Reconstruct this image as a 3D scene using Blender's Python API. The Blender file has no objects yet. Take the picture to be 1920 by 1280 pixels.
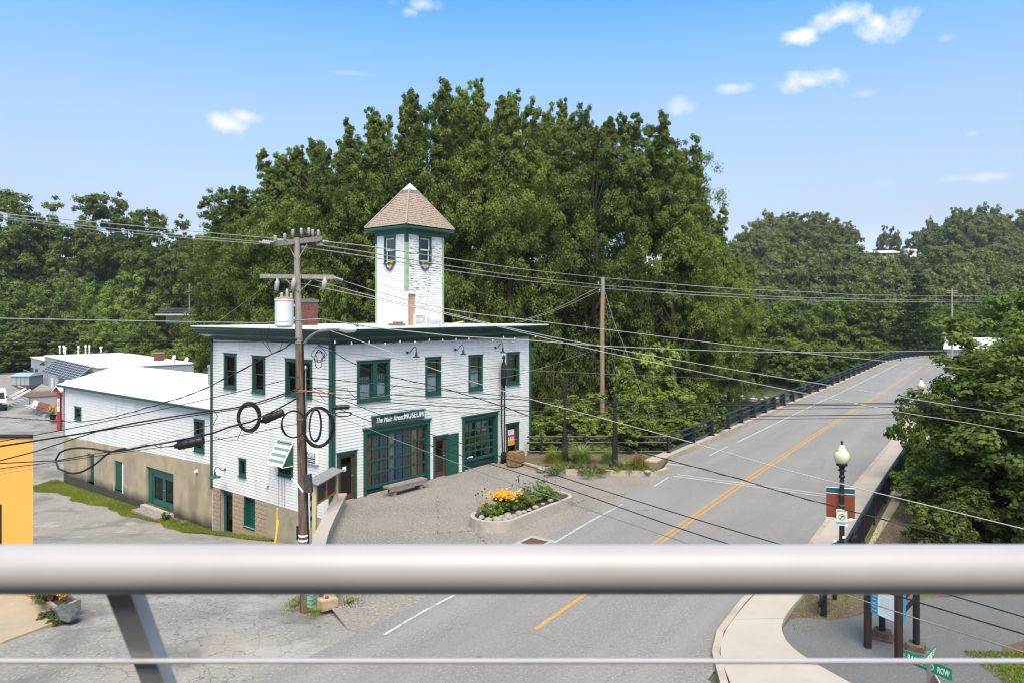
import bpy, bmesh, math, random
import numpy as np
from mathutils import Vector, Matrix

random.seed(7)
rng = np.random.default_rng(7)
scene = bpy.context.scene
COL = scene.collection
K = 1340.0          # focal length in photo pixels (1920 wide)
HZ = 588.0          # horizon row of the photograph
CAMZ = 8.0

# ------------------------------------------------------------------ camera
cam_d = bpy.data.cameras.new('camera')
cam = bpy.data.objects.new('camera', cam_d); COL.objects.link(cam)
cam.location = (0, 0, CAMZ); cam.rotation_euler = (math.pi / 2, 0, 0)
cam_d.sensor_width = 36; cam_d.lens = 36 * K / 1920
cam_d.shift_y = -(640 - HZ) / 1920
cam_d.clip_start = 0.05; cam_d.clip_end = 6000
cam_d.dof.use_dof = True; cam_d.dof.focus_distance = 34; cam_d.dof.aperture_fstop = 6.5
scene.camera = cam

# ------------------------------------------------------------------ world
world = bpy.data.worlds.new('World'); scene.world = world; world.use_nodes = True
wn, wl = world.node_tree.nodes, world.node_tree.links
wn.clear()
SUN_EL, SUN_AZ = math.radians(57), math.radians(176)      # azimuth clockwise from +Y (behind the camera)
sky = wn.new('ShaderNodeTexSky'); sky.sky_type = 'NISHITA'; sky.sun_disc = False
sky.sun_elevation = SUN_EL; sky.sun_rotation = SUN_AZ
sky.air_density = 1.0; sky.dust_density = 0.6; sky.ozone_density = 1.3; sky.altitude = 100
bg = wn.new('ShaderNodeBackground'); wo = wn.new('ShaderNodeOutputWorld')
bg.inputs['Strength'].default_value = 0.115
wl.new(bg.outputs[0], wo.inputs[0])

def wmath(op, a, b=None, c=None):
    n = wn.new('ShaderNodeMath'); n.operation = op
    for i, v in enumerate((a, b, c)):
        if v is None: continue
        if isinstance(v, (int, float)): n.inputs[i].default_value = v
        else: wl.new(v, n.inputs[i])
    return n.outputs[0]
tc = wn.new('ShaderNodeTexCoord'); sx = wn.new('ShaderNodeSeparateXYZ')
wl.new(tc.outputs['Generated'], sx.inputs[0])
az = wmath('ARCTAN2', sx.outputs[0], sx.outputs[1]); el = wmath('ARCSINE', sx.outputs[2])
nz = wn.new('ShaderNodeTexNoise'); nz.inputs['Scale'].default_value = 34; nz.inputs['Detail'].default_value = 9
nz.inputs['Roughness'].default_value = 0.55
wl.new(tc.outputs['Generated'], nz.inputs['Vector'])
nz2 = wn.new('ShaderNodeTexNoise'); nz2.inputs['Scale'].default_value = 9; nz2.inputs['Detail'].default_value = 3
wl.new(tc.outputs['Generated'], nz2.inputs['Vector'])
nsum = wmath('ADD', wmath('MULTIPLY', wmath('SUBTRACT', nz.outputs[0], 0.5), 4.2), wmath('MULTIPLY', wmath('SUBTRACT', nz2.outputs[0], 0.5), 1.6))
def skydir(px, py):
    v = Vector(((px - 960) / K, 1, (HZ - py) / K)).normalized()
    return math.atan2(v.x, v.y), math.asin(v.z)
clouds = [(1580, 30, 62, 26, .95), (1652, 45, 60, 30, .95), (1496, 68, 34, 18, .9), (1515, 152, 66, 28, .95), (1560, 144, 40, 20, .8), (1376, 165, 34, 12, .55),
          (1274, 201, 30, 16, .45), (432, 232, 46, 22, .85), (455, 220, 32, 18, .8), (790, 8, 44, 18, .6), (768, 22, 20, 12, .5), (1850, 332, 60, 10, .4), (1790, 336, 30, 9, .35),
          (655, 138, 40, 6, .18), (1772, 72, 20, 9, .25), (1622, 176, 26, 8, .25), (1662, 342, 18, 7, .3), (1824, 250, 14, 6, .3),
          (2300, 150, 120, 45, .9), (-400, 80, 130, 50, .9), (2700, -300, 200, 80, .9), (-900, -100, 160, 70, .9)]
mask = None
for (px, py, rx, ry, a) in clouds:
    a0, e0 = skydir(px, py); sc = abs(skydir(px + rx, py)[0] - a0); se = abs(skydir(px, py - ry)[1] - e0)
    dx = wmath('DIVIDE', wmath('SUBTRACT', az, a0), sc); dy = wmath('DIVIDE', wmath('SUBTRACT', el, e0), se)
    r2 = wmath('ADD', wmath('MULTIPLY', dx, dx), wmath('MULTIPLY', dy, dy))
    v = wmath('SUBTRACT', 1.0, wmath('SQRT', r2))
    v = wmath('ADD', wmath('MULTIPLY', v, 1.15), wmath('MULTIPLY', nsum, 0.72))
    n = wn.new('ShaderNodeClamp'); wl.new(v, n.inputs[0]); v = wmath('MULTIPLY', n.outputs[0], a)
    mask = v if mask is None else wmath('MAXIMUM', mask, v)
SKYMIX = wn.new('ShaderNodeMix'); SKYMIX.data_type = 'RGBA'
hsv = wn.new('ShaderNodeHueSaturation'); hsv.inputs['Saturation'].default_value = 1.0; hsv.inputs['Value'].default_value = 1.0
wl.new(sky.outputs[0], hsv.inputs['Color'])
grad = wn.new('ShaderNodeValToRGB'); GS = 1.13
els = [(0.0, (.62, .68, .95)), (.12, (.70, .61, .62)), (.18, (.84, .77, .75)), (.262, (.94, .92, .88)), (.342, (.76, 1.02, 1.08)), (.40, (.5, .94, 1.16)), (.75, (.72, .93, 1.0))]
grad.color_ramp.elements[0].position = 0; grad.color_ramp.elements[1].position = 1
for k, (p_, c_) in enumerate(els):
    e_ = grad.color_ramp.elements[0] if k == 0 else grad.color_ramp.elements[len(els) - 1] if False else grad.color_ramp.elements.new(p_) if k else None
    (e_ if k else grad.color_ramp.elements[0]).color = tuple(v * GS * .8 for v in c_) + (1,)
grad.color_ramp.elements[len(grad.color_ramp.elements) - 1].color = tuple(v * GS * .8 for v in els[-1][1]) + (1,)
wl.new(sx.outputs[2], grad.inputs[0])
gm = wn.new('ShaderNodeMix'); gm.data_type = 'RGBA'; gm.blend_type = 'MULTIPLY'; gm.inputs['Factor'].default_value = 1; gm.clamp_factor = False
wl.new(hsv.outputs[0], gm.inputs['A']); wl.new(grad.outputs[0], gm.inputs['B']); hsv.inputs['Value'].default_value = 1.25
wl.new(mask, SKYMIX.inputs['Factor']); wl.new(gm.outputs['Result'], SKYMIX.inputs['A'])
CLOUD_RGB = (5.0, 5.1, 5.3, 1); SKYMIX.inputs['B'].default_value = CLOUD_RGB
wl.new(SKYMIX.outputs['Result'], bg.inputs['Color'])

# ------------------------------------------------------------------ sun + exposure
sd = bpy.data.lights.new('sun', 'SUN'); sd.energy = 3.6; sd.angle = math.radians(48); sd.color = (1.0, 0.88, 0.71)
sun = bpy.data.objects.new('sun', sd); COL.objects.link(sun)
sv = Vector((math.sin(SUN_AZ) * math.cos(SUN_EL), math.cos(SUN_AZ) * math.cos(SUN_EL), math.sin(SUN_EL)))
sun.rotation_euler = (-sv).to_track_quat('-Z', 'Y').to_euler(); sun.location = sv * 60
vs = scene.view_settings
vs.view_transform = 'Standard'; vs.look = 'None'; vs.gamma = 1; vs.use_curve_mapping = False; vs.exposure = 0.85
cy = scene.cycles
cy.max_bounces = 6; cy.diffuse_bounces = 3; cy.glossy_bounces = 2; cy.transmission_bounces = 4; cy.transparent_max_bounces = 8
cy.filter_width = 1.15; cy.volume_bounces = 0; cy.use_denoising = True; cy.caustics_reflective = False; cy.caustics_refractive = False

# ------------------------------------------------------------------ coordinate helpers
def G(px, py, z=0.0):
    Y = (CAMZ - z) * K / (py - HZ); return Vector(((px - 960) / K * Y, Y, z))
def P(px, py, Y):
    return Vector(((px - 960) / K * Y, Y, CAMZ - (py - HZ) * Y / K))
def sstep(a, b, x):
    t = np.clip((x - a) / (b - a), 0, 1); return t * t * (3 - 2 * t)

TH = math.atan2(.7786, .6275)
A1 = Vector((math.cos(TH), math.sin(TH), 0)); N1 = Vector((math.sin(TH), -math.cos(TH), 0))
A2 = Vector((-math.sin(TH), math.cos(TH), 0)); N2 = Vector((-math.cos(TH), -math.sin(TH), 0))
class Frame:
    def __init__(s, o, a, n): s.o, s.a, s.n = Vector(o), Vector(a), Vector(n)
    def pt(s, t, d, z): return s.o + s.a * t + s.n * d + Vector((0, 0, z))
    def inv(s, px, py, d=0.0):
        o = s.o + s.n * d; k = (px - 960) / K
        t = (k * o.y - o.x) / (s.a.x - k * s.a.y); Y = o.y + s.a.y * t
        return t, CAMZ - (py - HZ) * Y / K - o.z
    def rect(s, x0, y0, x1, yb, d=0.0):
        """x0,y0: top-left pixel; x1: right pixel column; yb: bottom row at x0 -> t0,t1,z0,z1"""
        ta, za = s.inv(x0, y0, d); tb, _ = s.inv(x1, y0, d); _, zb = s.inv(x0, yb, d)
        return min(ta, tb), max(ta, tb), zb, za
ID = Frame((0, 0, 0), (1, 0, 0), (0, 1, 0))

class MB:
    def __init__(s): s.v, s.f, s.m = [], [], []
    def quad(s, *p, m=0):
        i = len(s.v); s.v += [tuple(q) for q in p]; s.f.append(tuple(range(i, i + len(p)))); s.m.append(m); return s
    def hexa(s, p, m=0):          # 8 points: bottom ring 0-3, top ring 4-7
        i = len(s.v); s.v += [tuple(q) for q in p]
        for f in ((0, 3, 2, 1), (4, 5, 6, 7), (0, 1, 5, 4), (1, 2, 6, 5), (2, 3, 7, 6), (3, 0, 4, 7)):
            s.f.append(tuple(i + k for k in f)); s.m.append(m)
        return s
    def box(s, fr, t0, t1, d0, d1, z0, z1, m=0):
        q = fr.pt
        return s.hexa([q(t0, d0, z0), q(t1, d0, z0), q(t1, d1, z0), q(t0, d1, z0), q(t0, d0, z1), q(t1, d0, z1), q(t1, d1, z1), q(t0, d1, z1)], m)
    def bar(s, a, b, w, h, up=(0, 0, 1), m=0):      # rectangular bar from a to b
        a, b, up = Vector(a), Vector(b), Vector(up); d = (b - a).normalized(); sd_ = d.cross(up).normalized() * w / 2; u = sd_.cross(d).normalized() * h / 2
        return s.hexa([a - sd_ - u, a + sd_ - u, b + sd_ - u, b - sd_ - u, a - sd_ + u, a + sd_ + u, b + sd_ + u, b - sd_ + u], m)
    def tube(s, pts, r, n=8, cap=True, m=0, closed=False):
        pts = [Vector(p) for p in pts]; L = len(pts); rs = r if isinstance(r, (list, tuple)) else [r] * L
        i0 = len(s.v); ref = None
        for k in range(L):
            if closed: d = pts[(k + 1) % L] - pts[k - 1]
            else: d = pts[min(k + 1, L - 1)] - pts[max(k - 1, 0)]
            d = d.normalized() if d.length > 1e-9 else Vector((0, 0, 1))
            if ref is None: ref = Vector((0, 0, 1)) if abs(d.z) < .9 else Vector((1, 0, 0))
            x = d.cross(ref).normalized(); y = x.cross(d).normalized(); ref = y
            for j in range(n):
                a = 2 * math.pi * j / n; s.v.append(tuple(pts[k] + (x * math.cos(a) + y * math.sin(a)) * rs[k]))
        for k in range(L if closed else L - 1):
            k2 = (k + 1) % L
            for j in range(n):
                j2 = (j + 1) % n; s.f.append((i0 + k * n + j, i0 + k * n + j2, i0 + k2 * n + j2, i0 + k2 * n + j)); s.m.append(m)
        if cap and not closed:
            s.f.append(tuple(i0 + j for j in range(n))); s.m.append(m)
            s.f.append(tuple(i0 + (L - 1) * n + n - 1 - j for j in range(n))); s.m.append(m)
        return s
    def lathe(s, o, prof, n=16, m=0):   # prof list of (r,z)
        return s.tube([Vector(o) + Vector((0, 0, z)) for r, z in prof], [max(r, 1e-4) for r, z in prof], n, True, m)
    def prism(s, poly, z0, z1, m=0):    # poly xy ccw list
        i = len(s.v); n = len(poly)
        for z in (z0, z1):
            for k, p in enumerate(poly): s.v.append((p[0], p[1], (z[k] if isinstance(z, (list, tuple)) else z)))
        s.f.append(tuple(i + n - 1 - k for k in range(n))); s.m.append(m); s.f.append(tuple(i + n + k for k in range(n))); s.m.append(m)
        for k in range(n):
            k2 = (k + 1) % n; s.f.append((i + k, i + k2, i + n + k2, i + n + k)); s.m.append(m)
        return s
    def extr(s, pts, vec, m=0):         # polygon (3D points) extruded along vec
        i = len(s.v); n = len(pts); vec = Vector(vec)
        s.v += [tuple(p) for p in pts] + [tuple(Vector(p) + vec) for p in pts]
        s.f.append(tuple(i + n - 1 - k for k in range(n))); s.m.append(m); s.f.append(tuple(i + n + k for k in range(n))); s.m.append(m)
        for k in range(n):
            k2 = (k + 1) % n; s.f.append((i + k, i + k2, i + n + k2, i + n + k)); s.m.append(m)
        return s
    def mesh(s, name, mats, smooth=False, recalc=True, bevel=0):
        me = bpy.data.meshes.new(name); me.from_pydata(s.v, [], s.f)
        for mt in (mats if isinstance(mats, (list, tuple)) else [mats]): me.materials.append(mt)
        if any(s.m): me.polygons.foreach_set('material_index', s.m)
        if recalc or bevel:
            bm = bmesh.new(); bm.from_mesh(me)
            if bevel: bmesh.ops.bevel(bm, geom=bm.edges[:], offset=bevel, segments=2, affect='EDGES', clamp_overlap=True)
            bmesh.ops.recalc_face_normals(bm, faces=bm.faces[:]); bm.to_mesh(me); bm.free()
        if smooth:
            me.polygons.foreach_set('use_smooth', [True] * len(me.polygons))
            if smooth != 'all':
                try: me.set_sharp_from_angle(angle=math.radians(38))
                except Exception: pass
        me.update(); return me
    def build(s, name, mats, parent=None, smooth=False, recalc=True, bevel=0):
        return obj(name, s.mesh(name, mats, smooth, recalc, bevel), parent)

def obj(name, data, parent=None):
    o = bpy.data.objects.new(name, data); COL.objects.link(o)
    if parent is not None:
        o.parent = parent
        w = Matrix.Translation(parent.location) if parent.parent is None else parent_world(parent)
        o.matrix_parent_inverse = w.inverted()
    return o
def parent_world(p):
    m = Matrix.LocRotScale(p.location, p.rotation_euler, p.scale)
    q = p
    if q.parent is not None: m = parent_world(q.parent) @ q.matrix_parent_inverse @ m
    return m
def tag(o, label=None, cat=None, group=None, kind=None):
    if label: o['label'] = label
    if cat: o['category'] = cat
    if group: o['group'] = group
    if kind: o['kind'] = kind
    return o
def thing(name, loc, label, cat, group=None):
    o = bpy.data.objects.new(name, None); COL.objects.link(o); o.location = loc; o.empty_display_size = .2
    return tag(o, label, cat, group)
def kids(o): return [c for c in COL.objects if c.parent == o]
def dup(root, mat, label=None, group=None):
    """copy thing + parts + sub-parts; mat = world matrix of the copy's Empty"""
    r = root.copy(); COL.objects.link(r); r.matrix_world = mat; r.location, r.rotation_euler, r.scale = mat.to_translation(), mat.to_euler(), mat.to_scale()
    if label: r['label'] = label
    if group: r['group'] = group
    for ch in kids(root):
        c = ch.copy(); COL.objects.link(c); c.parent = r
        for g in kids(ch):
            d = g.copy(); COL.objects.link(d); d.parent = c
    return r
def placed(root, x, y, z, rz=0, s=1, **k):
    return dup(root, Matrix.LocRotScale(Vector((x, y, z)), Matrix.Rotation(rz, 3, 'Z').to_euler(), Vector((s, s, s))), **k)

# ------------------------------------------------------------------ materials
def mat(name, col, rough=.7, var=.12, scale=3.0, bump=0.0, bscale=40, metal=0.0, spec=.4, var2=None, coat=0, stretch=None):
    m = bpy.data.materials.new(name); m.use_nodes = True; n, l = m.node_tree.nodes, m.node_tree.links
    b = n['Principled BSDF']; b.inputs['Roughness'].default_value = rough; b.inputs['Metallic'].default_value = metal
    b.inputs['Specular IOR Level'].default_value = spec; b.inputs['Coat Weight'].default_value = coat
    t = n.new('ShaderNodeTexCoord'); vec = t.outputs['Object']
    if stretch:
        mp = n.new('ShaderNodeMapping'); mp.inputs['Scale'].default_value = stretch; l.new(vec, mp.inputs[0]); vec = mp.outputs[0]
    ns = n.new('ShaderNodeTexNoise'); ns.inputs['Scale'].default_value = scale; ns.inputs['Detail'].default_value = 6; ns.inputs['Roughness'].default_value = .62
    l.new(vec, ns.inputs['Vector'])
    r = n.new('ShaderNodeValToRGB'); r.color_ramp.elements[0].position = .3; r.color_ramp.elements[1].position = .7
    c2 = var2 if var2 else tuple(min(1, c * (1 + var)) for c in col)
    r.color_ramp.elements[0].color = tuple(c * (1 - var) for c in col) + (1,); r.color_ramp.elements[1].color = tuple(c2) + (1,)
    l.new(ns.outputs[0], r.inputs[0]); l.new(r.outputs[0], b.inputs['Base Color'])
    if bump:
        n2 = n.new('ShaderNodeTexNoise'); n2.inputs['Scale'].default_value = bscale; n2.inputs['Detail'].default_value = 4; l.new(vec, n2.inputs['Vector'])
        bp = n.new('ShaderNodeBump'); bp.inputs['Strength'].default_value = bump; bp.inputs['Distance'].default_value = .02
        l.new(n2.outputs[0], bp.inputs['Height']); l.new(bp.outputs[0], b.inputs['Normal'])
    m['ramp'] = r.name
    return m
def mixin(m, col, maskfn, amount=1.0):
    """add colour over the base colour through a mask socket built by maskfn(nodes, links, objvec)"""
    n, l = m.node_tree.nodes, m.node_tree.links; b = n['Principled BSDF']
    src = b.inputs['Base Color'].links[0].from_socket; t = n.new('ShaderNodeTexCoord')
    mk = maskfn(n, l, t.outputs['Object'])
    x = n.new('ShaderNodeMix'); x.data_type = 'RGBA'; 
    ml = n.new('ShaderNodeMath'); ml.operation = 'MULTIPLY'; ml.use_clamp = True; l.new(mk, ml.inputs[0]); ml.inputs[1].default_value = amount
    l.new(ml.outputs[0], x.inputs['Factor']); l.new(src, x.inputs['A']); x.inputs['B'].default_value = tuple(col) + (1,)
    l.new(x.outputs['Result'], b.inputs['Base Color']); return m
def noise_mask(scale, lo, hi, stretch=None, detail=5, off=0):
    def f(n, l, v):
        mp = n.new('ShaderNodeMapping'); mp.inputs['Scale'].default_value = stretch or (1, 1, 1); mp.inputs['Location'].default_value = (off, off, off); l.new(v, mp.inputs[0])
        s = n.new('ShaderNodeTexNoise'); s.inputs['Scale'].default_value = scale; s.inputs['Detail'].default_value = detail; l.new(mp.outputs[0], s.inputs['Vector'])
        r = n.new('ShaderNodeMapRange'); r.inputs['From Min'].default_value = lo; r.inputs['From Max'].default_value = hi; r.interpolation_type = 'SMOOTHSTEP'
        l.new(s.outputs[0], r.inputs[0]); return r.outputs[0]
    return f
def crack_mask(scale, width, gate_scale=.25, glo=.45, ghi=.6):
    def f(n, l, v):
        w = n.new('ShaderNodeTexNoise'); w.inputs['Scale'].default_value = 2.5; w.inputs['Detail'].default_value = 4; l.new(v, w.inputs['Vector'])
        a = n.new('ShaderNodeVectorMath'); a.operation = 'MULTIPLY_ADD'; a.inputs[1].default_value = (.5, .5, .5); l.new(w.outputs['Color'], a.inputs[0]); l.new(v, a.inputs[2])
        vo = n.new('ShaderNodeTexVoronoi'); vo.feature = 'DISTANCE_TO_EDGE'; vo.inputs['Scale'].default_value = scale; l.new(a.outputs[0], vo.inputs['Vector'])
        r = n.new('ShaderNodeMapRange'); r.inputs['From Min'].default_value = 0; r.inputs['From Max'].default_value = width; r.inputs['To Min'].default_value = 1; r.inputs['To Max'].default_value = 0
        l.new(vo.outputs['Distance'], r.inputs[0])
        g = noise_mask(gate_scale, glo, ghi)(n, l, v)
        ml = n.new('ShaderNodeMath'); ml.operation = 'MULTIPLY'; l.new(r.outputs[0], ml.inputs[0]); l.new(g, ml.inputs[1]); return ml.outputs[0]
    return f
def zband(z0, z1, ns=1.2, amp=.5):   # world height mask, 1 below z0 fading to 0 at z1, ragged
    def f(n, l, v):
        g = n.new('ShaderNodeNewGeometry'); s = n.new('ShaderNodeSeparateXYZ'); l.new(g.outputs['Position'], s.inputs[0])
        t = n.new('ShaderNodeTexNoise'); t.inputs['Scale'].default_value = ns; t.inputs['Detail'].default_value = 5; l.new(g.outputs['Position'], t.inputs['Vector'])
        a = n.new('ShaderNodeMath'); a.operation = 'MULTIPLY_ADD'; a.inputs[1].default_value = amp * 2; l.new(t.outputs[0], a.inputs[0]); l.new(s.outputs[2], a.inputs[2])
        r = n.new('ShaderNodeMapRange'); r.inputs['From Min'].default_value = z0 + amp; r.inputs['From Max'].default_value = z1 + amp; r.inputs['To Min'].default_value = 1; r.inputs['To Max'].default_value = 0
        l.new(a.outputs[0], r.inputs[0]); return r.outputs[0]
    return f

M = {}
M['white'] = mat('white_clapboard_paint', (.70, .70, .675), .6, .05, 1.2, stretch=(1, 1, 3))
mixin(M['white'], (.45, .44, .39), noise_mask(1.6, .5, .78, (1, 1, .35)), .5)
mixin(M['white'], (.40, .38, .33), noise_mask(5, .62, .74, (1, 1, .12), off=5), .45)
M['tower_white'] = mat('weathered_tower_paint', (.66, .665, .64), .65, .05, 1.2, stretch=(1, 1, 3))
mixin(M['tower_white'], (.36, .36, .32), noise_mask(2.3, .56, .75, (1, 1, .6)), .4)
M['peel'] = mat('peeling_tower_paint', (.70, .70, .665), .7, .05, 1.2)
mixin(M['peel'], (.4, .39, .35), noise_mask(2.0, .54, .76), .45)
def _peel(n, l, v):
    a = noise_mask(3.4, .60, .615, (1, 1, 6.5), 8)(n, l, v); b = noise_mask(.55, .42, .62, (1, 1, 1), 2, 3)(n, l, v)
    m_ = n.new('ShaderNodeMath'); m_.operation = 'MULTIPLY_ADD'; m_.inputs[1].default_value = .11; m_.inputs[2].default_value = -.0; l.new(b, m_.inputs[0])
    s_ = n.new('ShaderNodeTexNoise'); s_.inputs['Scale'].default_value = 3.4; s_.inputs['Detail'].default_value = 8; mp = n.new('ShaderNodeMapping'); mp.inputs['Scale'].default_value = (1, 1, 6.5); l.new(v, mp.inputs[0]); l.new(mp.outputs[0], s_.inputs['Vector'])
    ad = n.new('ShaderNodeMath'); ad.operation = 'ADD'; l.new(s_.outputs[0], ad.inputs[0]); l.new(m_.outputs[0], ad.inputs[1])
    r = n.new('ShaderNodeMapRange'); r.inputs['From Min'].default_value = .69; r.inputs['From Max'].default_value = .705; l.new(ad.outputs[0], r.inputs[0]); return r.outputs[0]
mixin(M['peel'], (.09, .085, .08), _peel, .95)
M['green'] = mat('green_trim_paint', (.014, .075, .055), .45, .15, 4)
M['dgreen'] = mat('dark_green_cornice_paint', (.007, .042, .035), .45, .2, 3)
M['teal'] = mat('teal_door_paint', (.010, .092, .072), .4, .15, 4)
M['lime'] = mat('faded_green_corner_paint', (.30, .38, .23), .6, .25, 5)
M['brown'] = mat('brown_door_wood', (.10, .042, .03), .5, .3, 5, stretch=(4, 4, .6))
M['cedar'] = mat('orange_cedar_wood', (.33, .13, .045), .5, .25, 6)
M['yellowwood'] = mat('pale_pressure_treated_wood', (.55, .48, .26), .7, .2, 5, stretch=(5, 5, .6))
M['glass'] = None
def glassm(name, tint, alpha):
    m = bpy.data.materials.new(name); m.use_nodes = True; n, l = m.node_tree.nodes, m.node_tree.links; n.clear()
    o = n.new('ShaderNodeOutputMaterial'); t = n.new('ShaderNodeBsdfTransparent'); t.inputs[0].default_value = tint + (1,)
    g = n.new('ShaderNodeBsdfGlossy'); g.inputs['Roughness'].default_value = .04; g.inputs['Color'].default_value = (.9, .95, 1, 1)
    f = n.new('ShaderNodeFresnel'); f.inputs[0].default_value = 1.28
    a = n.new('ShaderNodeMath'); a.operation = 'MAXIMUM'; a.inputs[1].default_value = alpha; l.new(f.outputs[0], a.inputs[0])
    ns = n.new('ShaderNodeTexNoise'); ns.inputs['Scale'].default_value = 1.7; bp = n.new('ShaderNodeBump'); bp.inputs['Strength'].default_value = .15; l.new(ns.outputs[0], bp.inputs['Height']); l.new(bp.outputs[0], g.inputs['Normal'])
    x = n.new('ShaderNodeMixShader'); l.new(a.outputs[0], x.inputs[0]); l.new(t.outputs[0], x.inputs[1]); l.new(g.outputs[0], x.inputs[2]); l.new(x.outputs[0], o.inputs[0]); return m
M['glass'] = glassm('window_glass', (.93, .95, .94), .008)
M['dark'] = mat('dark_room', (.022, .022, .02), .9, .5, 1.5)  # near-black colour stands in for the shade of unlit interiors
M['darkroom2'] = mat('dim_room', (.05, .046, .042), .9, .5, 1.5)
M['blind'] = mat('brown_window_blind', (.12, .085, .07), .7, .2, 6)
M['lace'] = mat('white_lace_curtain', (.8, .81, .78), .9, .15, 12)
M['concrete'] = mat('pale_concrete', (.40, .37, .31), .85, .15, 2.5, .3, 60)
mixin(M['concrete'], (.2, .18, .15), noise_mask(1.4, .52, .8), .6)
M['sidewalk'] = mat('sidewalk_concrete', (.42, .375, .315), .85, .07, .8, .15, 90)
mixin(M['sidewalk'], (.3, .26, .22), noise_mask(.9, .6, .8), .4)
M['stucco'] = mat('stained_tan_stucco', (.39, .32, .215), .9, .14, 1.1, .35, 30)
mixin(M['stucco'], (.22, .185, .14), noise_mask(.8, .48, .7, (1, 1, .4)), .6)
mixin(M['stucco'], (.50, .44, .35), noise_mask(2.2, .6, .7, (1, 1, .25), off=9), .5)
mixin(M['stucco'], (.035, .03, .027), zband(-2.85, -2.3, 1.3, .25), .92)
M['block'] = mat('tan_concrete_block', (.38, .29, .20), .9, .16, 5, .4, 50)
M['mortar'] = mat('grey_mortar', (.2, .165, .125), .95, .15, 6)
M['render'] = mat('cement_render', (.33, .29, .21), .9, .15, 1.5, .3, 40)
mixin(M['render'], (.14, .12, .09), noise_mask(.9, .5, .75), .6)
M['whiteroof'] = mat('white_membrane_roof', (.78, .79, .79), .55, .05, .5)
mixin(M['whiteroof'], (.55, .56, .55), noise_mask(.5, .55, .8), .4)
M['greywall'] = mat('grey_painted_block_wall', (.32, .335, .36), .8, .06, .5)
M['greydark'] = mat('grey_painted_steel_door', (.22, .235, .26), .6, .06, 1)
M['shingle'] = mat('tan_asphalt_shingle', (.34, .27, .215), .95, .25, 7, .4, 60)
mixin(M['shingle'], (.2, .14, .11), noise_mask(9, .5, .7), .6)
M['greycap'] = mat('grey_cap_shingle', (.14, .14, .14), .9, .2, 6)
M['metalwhite'] = mat('white_metal', (.68, .69, .69), .4, .05, 3)
M['metalgrey'] = mat('galvanised_metal', (.34, .35, .36), .4, .2, 8, metal=.6)
M['alum'] = mat('powder_coated_rail', (.40, .395, .40), .42, .09, 2.2, metal=0.0, spec=.5)
M['alumdark'] = mat('powder_coated_post', (.62, .60, .60), .42, .05, 6, spec=.5)
M['black'] = mat('black_painted_steel', (.014, .016, .022), .42, .3, 5, spec=.45)
M['bluerail'] = mat('blue_black_rail_paint', (.022, .028, .042), .45, .35, 3, spec=.4)
M['rubber'] = mat('black_cable_sheath', (.012, .012, .013), .5, .2, 5)
M['alwire'] = mat('pale_aluminium_wire', (.38, .38, .355), .5, .1, 3)
M['greywire'] = mat('grey_weathered_wire', (.20, .20, .19), .6, .2, 3)
M['orangewire'] = mat('orange_cable_guard', (.5, .11, .06), .6, .2, 9)
M['pole'] = mat('weathered_brown_pole_wood', (.10, .052, .03), .85, .5, 5, .5, 30, var2=(.24, .17, .12), stretch=(6, 6, .35))
mixin(M['pole'], (.40, .385, .35), zband(99, 99), 0)
M['polegrey'] = mat('grey_pole_wood', (.30, .27, .23), .85, .3, 6, .4, 30, stretch=(6, 6, .35))
M['polered'] = mat('reddish_pole_wood', (.31, .20, .135), .85, .4, 6, .3, 30, stretch=(6, 6, .3))
M['porcelain'] = mat('grey_porcelain', (.36, .36, .36), .3, .1, 8)
M['brick'] = mat('red_brick', (.15, .05, .038), .85, .35, 7, .3, 40)
M['brickmortar'] = mat('chimney_mortar', (.3, .24, .2), .95, .2, 5)
M['bench'] = mat('weathered_grey_bench_wood', (.25, .22, .19), .85, .3, 5, .3, 40, stretch=(1, 1, 6))
M['hay'] = mat('straw_bale', (.22, .145, .07), .95, .45, 18, .8, 60)
M['stone'] = mat('pale_field_stone', (.30, .28, .235), .85, .25, 4, .4, 20)
M['rock'] = mat('grey_green_boulder', (.085, .095, .088), .85, .4, 3, .6, 14)
M['wooddeck'] = mat('brown_deck_wood', (.17, .105, .075), .85, .3, 4)
M['red'] = mat('red_painted_wood', (.34, .035, .03), .5, .2, 4)
M['yellow'] = mat('ochre_yellow_panel', (.72, .365, .072), .6, .05, .7)
M['blackmatte'] = mat('matt_black', (.012, .012, .014), .7, .3, 5)
M['banner'] = mat('rust_brown_banner', (.19, .05, .022), .6, .1, 4)
M['bannerteal'] = mat('teal_banner_strip', (.008, .095, .13), .6, .1, 4)
M['cream'] = mat('cream_sign_face', (.62, .60, .50), .5, .08, 5)
M['lampglobe'] = mat('yellowed_acrylic_globe', (.62, .58, .40), .25, .1, 4, spec=.5)
M['signgreen'] = mat('street_sign_green', (.01, .26, .14), .4, .08, 4)
M['signwhite'] = mat('reflective_white', (.75, .76, .76), .5, .04, 4)
M['stopred'] = mat('stop_sign_red', (.34, .012, .012), .4, .1, 4)
M['infoblue'] = mat('info_panel_blue', (.02, .26, .47), .4, .08, 4)
M['solar'] = mat('solar_cell', (.02, .028, .055), .25, .3, 2)
M['road'] = mat('grey_asphalt_road', (.222, .216, .203), .9, .11, .18, .35, 160)
mixin(M['road'], (.36, .35, .33), noise_mask(17, .5, .68, detail=9), .75)
mixin(M['road'], (.10, .098, .092), noise_mask(21, .56, .7, detail=9, off=13), .7)
mixin(M['road'], (.175, .177, .177), noise_mask(.35, .5, .75, (1, .25, 1)), .35)
mixin(M['road'], (.05, .05, .05), crack_mask(.22, .003, .1, .5, .55), .6)
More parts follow.
